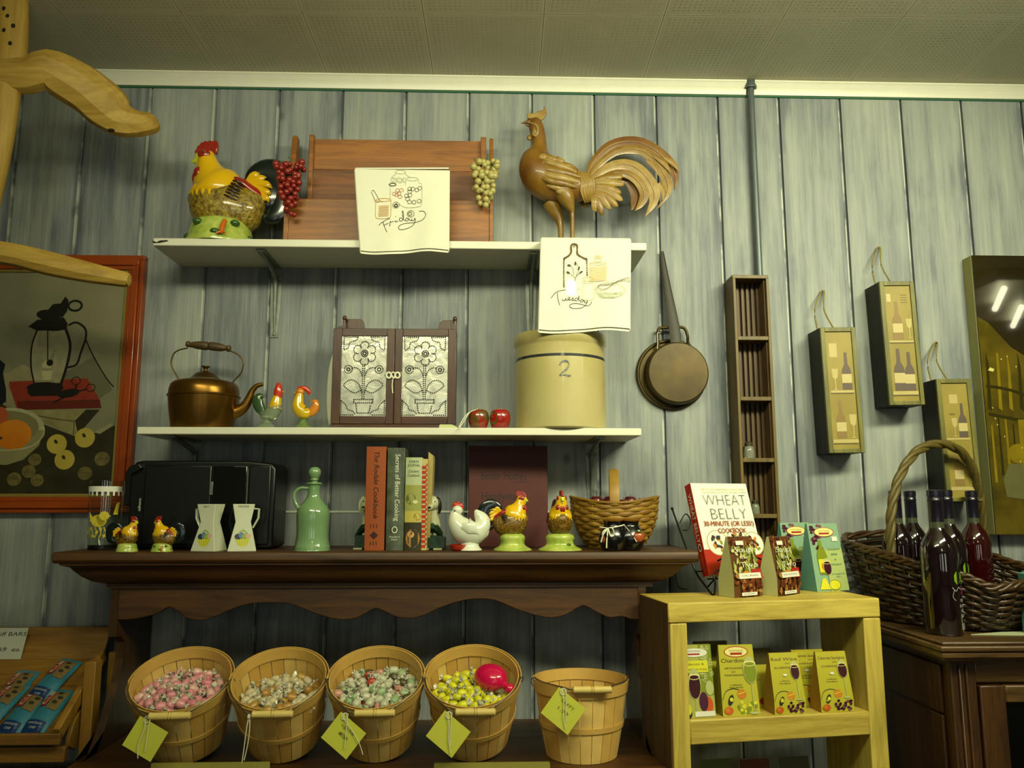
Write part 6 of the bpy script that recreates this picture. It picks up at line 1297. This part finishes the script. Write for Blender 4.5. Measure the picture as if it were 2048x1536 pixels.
fc.text('WHEAT', .092, .173, .029, tx, .130, thin=.028); fc.text('BELLY', .096, .137, .029, tx, .108, thin=.028); fc.text('30-MINUTE (OR LESS!)', .090, .120, .0125, ob, .150, bold=.0003); fc.text('COOKBOOK', .095, .102, .012, ob, .085, bold=.0003); m.build('front_print', t, flat=True)
m = MB(); fc = Face(m, (-.0005, bt, 0), (0, -1, 0), (0, 0, 1), lift=.0003); fc.text('WHEAT BELLY', bt/2-.006, bh*.62, .013, whp, .125, rot=-pi/2); fc.oval(bt/2, bh*.3, .006, .010, whp); fc.oval(bt/2, bh*.3, .004, .007, ink_dk); fc.text('WILLIAM DAVIS', bt/2-.003, bh*.14, .005, mat('print_salmon', '#c87a58', .5, var=0), .042, rot=-pi/2); m.build('spine_print', t, flat=True)
E = thing('wire_easel', 'black scrolled wire easel holding up the white cookbook', 'easel', BKp, rzb); ew = mat('easel_wire', '#24251c', .3, metal=.8, var=0)
mi = Matrix.Rotation(-rzb, 3, 'Z')
def el(p): return tuple(mi @ (p-BKp))
LN = math.tan(R(17))
m = MB()
for x in (0, .15):
    m.tube([(x, -.014, .048), (x, -.020, .03), (x, -.016, .006), (x, -.006, .002), (x, .02, .02), (x, .047+.06*LN, .06), (x-(.03 if x == 0 else -.03), .045+.2*LN, .20)], .0024, ew, 8); m.ball((x-(.03 if x == 0 else -.03), .045+.2*LN, .201), .004, ew, 10)
    q = -1 if x == 0 else 1
    m.tube([(x, -.014, .048), (x+.012*-q, -.016, .058), (x+.03*-q, -.016, .058), (x+.038*-q, -.016, .072), (x+.028*-q, -.016, .084), (x+.012*-q, -.016, .080)], .0022, ew, 8)
    m.tube([(x+q*.006, .06, .08), (x+q*.035, .07, .075), (x+q*.045, .075, .045), (x+q*.035, .08, .012), (x+q*.012, .08, .006)], .0018, ew, 8)
    m.tube([(x+q*.02, .09, .165), (x+q*.002, .09, .188), (x-q*.012, .09, .172), (x-q*.004, .088, .15), (x+q*.012, .088, .148)], .0016, ew, 8)
m.tube([(0, .01, .036), (.075, .01, .036), (.15, .01, .036)], .002, ew, 8, 1); m.tube([(0, .055, .05), (.15, .055, .05)], .002, ew, 8, 1); m.tube([(.075, .055, .05), (.075, .12, .002)], .002, ew, 8, 1); m.build('wire_frame', E, sharp=60)
# boxes on the shelf inside
ZI = ZB+zs1
def sbox(a, b, d):
    p, q = inside(a, d), inside(b, d); return (p+q)/2, (q-p).length*(1+.4*d)
c, w = sbox(1378, 1438, .014); h = hpx(c, 1400, 1292)
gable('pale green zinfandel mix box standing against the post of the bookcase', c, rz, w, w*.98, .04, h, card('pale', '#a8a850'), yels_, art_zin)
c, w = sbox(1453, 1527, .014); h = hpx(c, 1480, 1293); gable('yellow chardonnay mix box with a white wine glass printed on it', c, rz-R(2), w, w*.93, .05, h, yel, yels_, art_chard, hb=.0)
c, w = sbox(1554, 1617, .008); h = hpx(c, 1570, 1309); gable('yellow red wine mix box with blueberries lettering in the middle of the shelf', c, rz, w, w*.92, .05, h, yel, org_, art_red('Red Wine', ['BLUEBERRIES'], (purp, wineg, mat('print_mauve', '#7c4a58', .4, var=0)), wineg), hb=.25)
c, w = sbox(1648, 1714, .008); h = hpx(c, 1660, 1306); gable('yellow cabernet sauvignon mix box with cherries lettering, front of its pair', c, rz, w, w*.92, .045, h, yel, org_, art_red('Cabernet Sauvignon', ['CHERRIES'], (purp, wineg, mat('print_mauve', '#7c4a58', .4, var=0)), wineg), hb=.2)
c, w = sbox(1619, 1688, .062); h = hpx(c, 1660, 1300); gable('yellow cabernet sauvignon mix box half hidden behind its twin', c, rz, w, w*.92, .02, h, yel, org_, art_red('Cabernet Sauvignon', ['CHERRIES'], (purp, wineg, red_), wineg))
def art_dk(fc): fc.rect(0, .72, 1, 1, card('dark_olive', '#45401a')); fc.text('Pepper Jack', .5, .84, .05, ink_dk, .7); fc.text('A SPREAD', .4, .45, .02, ink_dk, .4); fc.oval(.7, .1, .2, .07, red_)
c, w = sbox(1522, 1585, .075); h = hpx(c, 1550, 1298); gable('dark-topped mix box in the shadow between chardonnay and red wine boxes', c, rz, w, w*.96, .03, h, yel, yels_, art_dk)
c, w = sbox(1428, 1498, .085); h = hpx(c, 1460, 1284); gable('plain olive mix box tallest, standing behind the chardonnay box', c, rz, w, w*.98, .03, h, card('dark_olive2', '#5a5424'), yels_, lambda fc: fc.rect(.1, .1, .9, .7, yel))
ZJ = ZB+zs2
for (a, b, top, lb) in ((1407, 1474, 1525, 'green-topped mix box on the bottom shelf, nearest the hutch side'), (1485, 1550, 1524, 'rust-topped mix box on the bottom shelf between its neighbours'), (1563, 1630, 1519, 'grey-topped mix box on the bottom shelf, farthest from the hutch')):
    f = (a-1337)/425; yy = FL.y+(FR.y-FL.y)*f+.09; q = P((a+b)/2, top, yy); k = K((a+b)/2, top, yy)[0]; w = (b-a)*k
    gable(lb, V((q.x, yy, ZJ)), rz, w, w*.97, .05, q.z-ZJ, card('dim_'+str(a), ('#4f5a24', '#5a3018', '#4a4a38')[(a > 1450)+(a > 1520)]), oli, lambda fc: fc.text('MIX', .5, .8, .06, ink_dk, .4))
# ================================================================ framed still life at the left
yf = -.03; TR, BR_ = P(279, 506, yf), P(262, 1026, yf); x1 = (TR.x+BR_.x)/2; zt, zb_ = P(150, 508, yf).z, P(150, 1026, yf).z; W = .62; x0 = x1-W; h = zt-zb_
t = thing('framed_picture', 'orange-brown framed still life print of lantern, books and fruit', 'picture', (x0, 0, zb_), 0); fo = mat('frame_orange', '#8a3a0a', .32, coat=.3, var=.1, vs=10); fg_ = mat('frame_gilt', '#8c7c3a', .4, metal=.3, var=.1)
fw = .042
m = MB()
def frame_ring(m, o, i_, y0_, y1_, ma):
    m.b2(o, W-o, y0_, y1_, h-i_, h-o, ma); m.b2(o, W-o, y0_, y1_, o, i_, ma); m.b2(o, i_, y0_, y1_, i_, h-i_, ma); m.b2(W-i_, W-o, y0_, y1_, i_, h-i_, ma)
frame_ring(m, 0, .012, yf+.006, 0, fo); frame_ring(m, .012, .030, yf, 0, fo); frame_ring(m, .030, fw, yf+.005, 0, fo); m.build('frame', t, bevel=.002)
m = MB(); frame_ring(m, fw, fw+.008, yf+.010, 0, fg_); m.build('inner_trim', t, bevel=.001)
iw, ih = W-2*fw-.016, h-2*fw-.016
def pa(n, c, **k): return mat('paint_'+n, c, .35, **dict(dict(var=.08, vs=25, coat=.15), **k))
m = MB(); m.b2(fw+.008, W-fw-.008, yf+.014, 0, fw+.008, h-fw-.008, pa('ground', '#6c6b52', col2='#7f7d62', vs=4)); fc = Face(m, (x1-x0, yf+.014, 0), (1, 0, 0), (0, 0, 1), lift=.0002)
pk_ = K(130, 780, yf); ref = P(0, 0, yf)
def cv_(x, y):     # traced from a 3.2x view of the picture
    p = P(x/3.2, 560+y/3.2, yf+.014); return (min(-fw-.0085, max(-W+fw+.0085, p.x-x1)), min(h-fw-.0085, max(fw+.0085, p.z-zb_)))
def pg(ps, ma): fc.poly([cv_(*p) for p in ps], ma)
def pl_(ps, wd, ma, sub=6): fc.line(cat_rom([list(cv_(*p)) for p in ps], sub), wd, ma, 1)
def po(x, y, rx, ry, ma, rot=0, n=24): a, b = cv_(x, y); fc.oval(a, b, rx*pk_[0]/3.2, ry*pk_[0]/3.2, ma, n, rot)
lt, dkt = pa('cloth_grey', '#6e6c54'), pa('table', '#24200f', col2='#2e2a16'); iron_ = pa('lantern_iron', '#15130c'); cream_ = pa('paper', '#8a8460', col2='#7a7454')
pg([(-600, 900), (20, 780), (60, 840), (480, 1000), (740, 930), (740, 1400), (-600, 1400)], dkt)
pg([(40, 580), (160, 520), (420, 590), (520, 330), (600, 490), (735, 700), (735, 930), (600, 980), (100, 800), (20, 780)], lt); pg([(420, 590), (600, 490), (720, 700), (640, 760), (400, 640)], pa('fold', '#5a5840'))
pg([(30, 600), (150, 540), (330, 640), (200, 800), (20, 780)], cream_); pg([(600, 975), (715, 915), (720, 935), (640, 985)], cream_)
pg([(20, 780), (110, 835), (520, 830), (640, 830), (500, 990), (470, 995), (20, 800)], pa('under_book', '#857e52', col2='#6f683e')); pg([(500, 990), (480, 900), (550, 830), (640, 830)], dkt); pl_([(110, 840), (300, 880), (475, 905)], .002, dkt); pl_([(476, 900), (470, 990)], .002, dkt)
bkr = pa('book_red', '#6e2416', col2='#7c2c1c'); pg([(60, 650), (560, 630), (640, 770), (650, 820), (110, 830), (60, 680)], bkr); pg([(110, 780), (640, 770), (650, 820), (115, 832)], pa('book_edge', '#541a0e')); pl_([(112, 778), (640, 768)], .0015, dkt)
gls = pa('lantern_pane', '#77745a', col2='#8a8768'); pg([(235, 320), (200, 420), (200, 560), (225, 680), (380, 680), (430, 560), (450, 430), (420, 320)], gls); pg([(330, 480), (360, 430), (340, 520), (300, 560)], lt)
pl_([(240, 320), (205, 420), (200, 560), (225, 680)], .0045, iron_); pl_([(420, 310), (450, 420), (425, 560), (385, 680)], .0075, iron_); pl_([(306, 320), (306, 520)], .003, iron_); pl_([(262, 330), (245, 430)], .0015, lt)
pg([(230, 640), (350, 640), (350, 660), (225, 660)], cream_); pg([(265, 575), (335, 575), (325, 640), (275, 640)], pa('burner', '#9c9870')); po(300, 545, 30, 30, pa('burner', '#9c9870')); po(320, 530, 22, 22, iron_); po(300, 572, 44, 10, cream_)
pg([(190, 680), (230, 655), (400, 660), (400, 700), (380, 740), (200, 745), (175, 720)], iron_); po(290, 690, 118, 38, iron_)
pg([(180, 300), (240, 255), (410, 240), (435, 280), (425, 320), (240, 325), (190, 302)], iron_); po(330, 290, 100, 38, iron_, -.1); po(310, 225, 78, 36, iron_, -.1); pg([(310, 190), (340, 155), (390, 150), (420, 105), (440, 130), (430, 200), (400, 240), (320, 230)], iron_)
a, b = cv_(482, 165); fc.ring(a, b, 44*pk_[0]/3.2, 34*pk_[0]/3.2, .006, iron_); pl_([(440, 290), (490, 272), (545, 310), (550, 370), (520, 460), (490, 540), (430, 560)], .0055, iron_); pl_([(550, 380), (590, 470), (640, 560), (690, 640), (730, 685)], .003, iron_)
for x, y in ((488, 645), (582, 690)): a, b = cv_(x, y); fc.ring(a, b, 28*pk_[0]/3.2, 25*pk_[0]/3.2, .002, iron_)
pl_([(490, 670), (480, 700), (400, 760)], .004, iron_); pl_([(556, 700), (480, 720), (340, 785)], .004, iron_); po(440, 725, 70, 28, iron_, .2)
pg([(-60, 520), (-10, 500), (35, 540), (20, 600), (40, 700), (40, 780), (-60, 820)], pa('jug', '#10141a')); a, b = cv_(0, 540)
bowl = pa('bowl', '#8c8a66', col2='#9c9a74'); po(60, 950, 225, 135, bowl); pg([(-160, 980), (285, 960), (250, 1060), (150, 1150), (40, 1185), (-140, 1170)], pa('bowl_outside', '#77754e')); po(50, 945, 200, 110, pa('bowl_inside', '#6a6844'))
po(0, 880, 55, 70, pa('peach', '#9c4a26')); po(85, 990, 118, 98, pa('orange_fruit', '#b0640f', col2='#c2781a', vs=8)); po(5, 1012, 12, 9, dkt); pl_([(-100, 1085), (60, 1090), (200, 1065), (275, 1000), (283, 940)], .004, bowl)
apc = pa('yellow_apple', '#9c8a34', col2='#aa9a44', vs=12)
for x, y in ((365, 1050), (545, 1010), (415, 1150)): po(x, y, 64, 64, apc); po(x-6, y-15, 10, 16, dkt, .6); 
wal = pa('walnut', '#4f4826', col2='#6a6038', vs=60)
for x, y, q in ((225, 1150, 42), (185, 1225, 44), (92, 1275, 46), (240, 1282, 42), (545, 1238, 46), (655, 1145, 48)): po(x, y, q, q*.95, wal); pl_([(x-q*.8, y+6), (x, y-6), (x+q*.8, y+4)], .001, dkt)
m.build('print', t, flat=True)
# ================================================================ carved wooden yoke hanging at the left
yk = wood('yoke_wood', '#8f6e22', '#bd9c46', 'x', .6, .6, 0, bump=.5)
ykz = wood('yoke_wood_upright', '#8f6e22', '#bd9c46', 'z', .6, .6, 0, bump=.5); yh = mat('peg_hole', '#1c1306', .8, var=0)
Y = -.34; o = P(30, 150, Y); t = thing('wooden_yoke', 'old carved wooden yoke with peg holes hanging by the upper corner', 'yoke', o)
def yp(x, y, d=0): return tuple(P(x, y, Y+d)-o)
ky = K(60, 200, Y)[0]
m = MB(); m.loft([yp(22, -60), yp(25, 20), yp(24, 90), yp(18, 150)], [(.022, 33*ky), (.024, 33*ky), (.024, 32*ky), (.026, 34*ky)], ykz, 12, 4)
for x, y in ((19, 28), (26, 43), (37, 62), (19, 71), (31, 97)):
    a = V(yp(x, y)); m.lathe([(.0001, 0), (.0052, 0)], yh, (0, 0, 0)) if False else m.ball((a.x, -.0225, a.z), (.0050, .003, .0058), yh, 12)
m.build('post', t, sharp=60)
m = MB(); m.loft([yp(-60, 145), yp(10, 150), yp(60, 152), yp(95, 140, .0), yp(140, 160, .02), yp(180, 185, .04), yp(215, 215, .06), (yp(245, 240, .08)), yp(280, 248, .10), yp(304, 246, .115), yp(312, 244, .12)], [(.035, 42*ky), (.035, 40*ky), (.036, 38*ky), (.036, 44*ky), (.036, 49*ky), (.036, 49*ky), (.035, 49*ky), (.030, 38*ky), (.028, 28*ky), (.026, 24*ky), (.018, 17*ky)], yk, 9, 3); a = V(yp(230, 268, .05)); m.ball((a.x, a.y-.02, a.z), (.009, .006, .004), yh, 10); m.build('curved_arm', t, bevel=.006, sharp=24)
m = MB(); m.loft([yp(10, 150), yp(8, 200), yp(0, 270), yp(-14, 350), yp(-30, 430), yp(-44, 505)], [(.026, 34*ky), (.026, 31*ky), (.026, 28*ky), (.026, 25*ky), (.026, 22*ky), (.026, 20*ky)], ykz, 12, 4); m.build('lower_post', t, sharp=60)
m = MB(); m.loft([yp(-60, 492), yp(-10, 503), yp(40, 512), yp(100, 527), yp(170, 543, .01), yp(225, 554, .02), yp(250, 559, .02), yp(259, 560, .02)], [(.022, 24*ky), (.022, 24*ky), (.022, 24*ky), (.021, 25*ky), (.02, 22*ky), (.018, 18*ky), (.016, 16*ky), (.014, 13*ky)], yk, 9, 3); m.build('cross_rail', t, bevel=.004, sharp=24)
# ================================================================ candy bar rack
yb, yfz = -.10, -.29; rk = wood('rack_pine', '#5a3a0e', '#85601e', 'x', 1.1, .5); rkz = wood('rack_pine_post', '#6b4a12', '#926c22', 'z', 1.1, .5)
B1 = P(178, 1317, yb); F1 = P(116, 1476, yfz); T1 = P(197, 1254, -.055); xl = -1.75; o = V((F1.x, 0, 0)); xr = (B1.x+F1.x)/2+.012
t = thing('display_rack', 'slanted pine display rack with a tilted tray holding energy bars', 'rack', (xr, 0, 0)); L = xl-xr
m = MB(); zt_ = T1.z; m.add([(L, yb, B1.z-.01), (0, yb, B1.z-.01), (0.0, -.055, zt_), (L, -.055, zt_), (L, yb+.012, B1.z-.01), (0, yb+.012, B1.z-.01), (0, -.043, zt_), (L, -.043, zt_)], [(0, 1, 2, 3), (5, 4, 7, 6), (3, 2, 6, 7), (0, 4, 5, 1), (1, 5, 6, 2), (4, 0, 3, 7)], rk); m.build('back_panel', t, bevel=.002)
ty = V((0, yfz-yb, F1.z-B1.z)); nrm = V((0, -ty.z, ty.y)).normalized(); nrm = nrm if nrm.z > 0 else -nrm
m = MB(); a, b = V((L, yb, B1.z)), V((0, yb, B1.z)); c, d = b+ty, a+ty; e = -nrm*.012; m.add([a, b, c, d, a+e, b+e, c+e, d+e], [(0, 1, 2, 3), (7, 6, 5, 4), (0, 4, 5, 1), (1, 5, 6, 2), (2, 6, 7, 3), (3, 7, 4, 0)], rk); m.build('tray', t, bevel=.002)
def beam(a, b, w_, hh, ma): 
    m = MB(); a, b = V(a), V(b); s_ = V((w_, 0, 0)); u_ = nrm*hh; m.add([a, b, b+s_, a+s_, a+u_, b+u_, b+s_+u_, a+s_+u_], [(0, 1, 2, 3), (7, 6, 5, 4), (0, 4, 5, 1), (1, 5, 6, 2), (2, 6, 7, 3), (3, 7, 4, 0)], ma); return m
beam((-.001, yb, B1.z), V((-.001, yb, B1.z))+ty, .016, .028, rkz).build('side_rail', t, bevel=.002)
m = MB(); q = V((0, yb, B1.z))+ty; m.add([V((L, q.y, q.z))+v for v in (V((0, 0, -.012)), V((0, -.012, -.012)), V((0, -.012, .012)), V((0, 0, .012)))]+[V((.015, q.y, q.z))+v for v in (V((0, 0, -.012)), V((0, -.012, -.012)), V((0, -.012, .012)), V((0, 0, .012)))], [(0, 1, 2, 3), (7, 6, 5, 4), (0, 4, 5, 1), (1, 5, 6, 2), (2, 6, 7, 3), (3, 7, 4, 0)], rk); m.build('front_lip', t, bevel=.002)
px_ = P(184, 1430, -.22).x-xr; pz_ = P(186, 1324, -.22).z
m = MB(); m.b2(px_-.026, px_, -.22, -.185, 0, pz_, rkz); m.build('post', t, bevel=.002)
m = MB(); m.b2(px_-.026, px_, -.10, -.065, 0, pz_, rkz); m.build('post', t, bevel=.002)
m = MB(); m.prism([(-.12, B1.z-.045), (-.16, B1.z-.07), (-.23, F1.z+.025), (-.25, F1.z-.01), (-.25, F1.z-.03), (-.22, F1.z-.045), (-.17, F1.z-.03), (-.11, B1.z-.12)], .001, .012, rkz, 'x'); m.build('bracket', t, bevel=.002)
for zz_ in (F1.z-.13,): m = MB(); m.b2(L, px_-.027, -.27, -.06, zz_-.02, zz_, rk); m.build('lower_shelf', t, bevel=.002)
m = MB(); m.b2(L, px_-.027, -.28, -.265, F1.z-.055, F1.z-.022, rk); m.build('apron_rail', t, bevel=.002)
# paper sign
sgm = mat('sign_paper', '#a9ad9c', .8, var=.02); y = -.09; c0_ = P(-70, 1250, -.075); c1_ = P(63, 1253, -.075); c3 = P(56, 1319, -.105); hw_2 = (c1_.x-c0_.x)
s_ = thing('paper_sign', 'white handwritten price sign for bars on the rack back', 'sign', (c1_.x, -.100, c3.z)); hh = c1_.z-c3.z
s_.rotation_euler = (R(-10), R(0), 0); m = MB(); m.prism([(-hw_2, 0), (-.006, 0), (0, hh), (-hw_2, hh)], -.0008, 0, sgm); m.build('sheet', s_)
m = MB(); fc = Face(m, (0, -.001, 0), (1, 0, 0), (0, 0, 1), lift=.0003); fc.text('Cliff BARS', -.003, hh*.74, .0095, ink_dk, .082, 'r', slant=.2); fc.text('.69  ea.', -.010, hh*.25, .0095, ink_dk, .060, 'r', slant=.25); m.build('handwriting', s_, flat=True)
# energy bars
bbl = mat('wrap_blue', '#2c6a7c', .25, var=.08, vs=60, coat=.4, bump=.3, bs=90); bnv = mat('wrap_navy', '#142f5c', .3, var=0); brd = mat('wrap_red', '#8c1c14', .3, var=0); btn = mat('wrap_tan', '#6e5c34', .3, var=.2, vs=120); bcr = mat('wrap_white', '#b5b5a0', .4, var=0)
RT = Matrix(((1, 0, 0), (0, ty.y, nrm.y), (0, ty.z, nrm.z))); tyn = ty.normalized()
def bar(u, v, ang, label, lift=0, body=None):
    # u: metres left of the rail, v: metres down the tray from its back
    o = V((xr, yb, B1.z))+V((u, 0, 0))+tyn*v+nrm*(.003+lift); B = Matrix((( 1, -tyn.x, nrm.x), (0, -tyn.y, nrm.y), (0, -tyn.z, nrm.z)))
    t = thing('energy_bar', label, 'snack bar', o); t.rotation_euler = (B @ Matrix.Rotation(ang, 3, 'Z')).to_euler(); body = body or bbl
    w, l = .056, .135; m = MB(); n = 10; vs = []
    for j in range(n+1):
        f = j/n; z = .016*math.sin(pi*min(1, max(0, (f*l-.010)/(l-.020))))**.45 if .07 < f < .93 else .001
        for i in range(9): g = i/8; vs.append((w*(g-.5), l*(f-.5), z*math.sin(pi*g)**.5+.0005*math.sin(i*9+j*5)))
    m.add(vs, [(j*9+i, j*9+i+1, (j+1)*9+i+1, (j+1)*9+i) for j in range(n) for i in range(8)], body); m.add([(x, y_, -.0015) for x, y_, z_ in vs], [((j+1)*9+i, (j+1)*9+i+1, j*9+i+1, j*9+i) for j in range(n) for i in range(8)], body); m.build('wrapper', t, sharp=70)
    def fn(a, b, q):
        f = b/l+.5; g = a/w+.5; z = .016*math.sin(pi*min(1, max(0, (f*l-.010)/(l-.020))))**.45 if .07 < f < .93 else .001
        return V((a, b, z*math.sin(pi*min(1, max(0, g)))**.5+q+.0012))
    m = MB(); fc = Face(m, fn=fn, lift=.0006)
    def strip(x0_, y0_, x1_, y1_, ma):
        for i in range(5):
            for j in range(5):
                xa, xb, ya, yb2 = x0_+(x1_-x0_)*i/5, x0_+(x1_-x0_)*(i+1)/5, y0_+(y1_-y0_)*j/5, y0_+(y1_-y0_)*(j+1)/5; m.add(fc.pts([(xa, ya), (xb, ya), (xb, yb2), (xa, yb2)]), [(0, 1, 2, 3)], ma)
        fc.n += .2
    strip(-.022, -.060, .022, -.030, bnv); strip(-.023, .018, .0, .060, btn); strip(-.0, .0, .023, .060, btn); strip(-.018, .006, -.003, .059, brd)
    fc.text('CLIF', -.0065, .033, .010, bcr, .044, rot=pi/2, bold=.0006); fc.text('CHOCOLATE', 0, -.040, .0045, bcr, .032); fc.text('CHIP', 0, -.050, .0045, bcr, .015)
    for a, b in ((.010, .02), (.014, .035), (.006, .05)): fc.oval(a, b, .006, .005, ink_dk, 9)
    m.build('print', t, flat=True)
def tp(px, py):          # pixel -> place on the tray (across, down)
    o = V((0, -D, ZC)); d = ray(px, py); q = V((0, yb, B1.z)); k = (q-o).dot(nrm)/d.dot(nrm); w = o+d*k; return w.x-xr, (w-V((w.x, yb, B1.z))).dot(tyn)
for px, py, an, lf, lb in ((108, 1368, -14, .007, 'blue wrapped energy bar lying uppermost near the rack side rail'), (94, 1428, -8, .0, 'blue wrapped energy bar at the tray front next to the side rail'), (48, 1432, -10, .004, 'blue wrapped energy bar at the tray front, second from the side rail'), (2, 1420, -12, .008, 'blue and tan energy bar cut by the picture edge, beside the second bar'), (24, 1388, -6, .0, 'tan-ended energy bar farther up the tray under the paper sign')):
    u_, v_ = tp(px, py); bar(u_, v_, R(an), lb, lf)
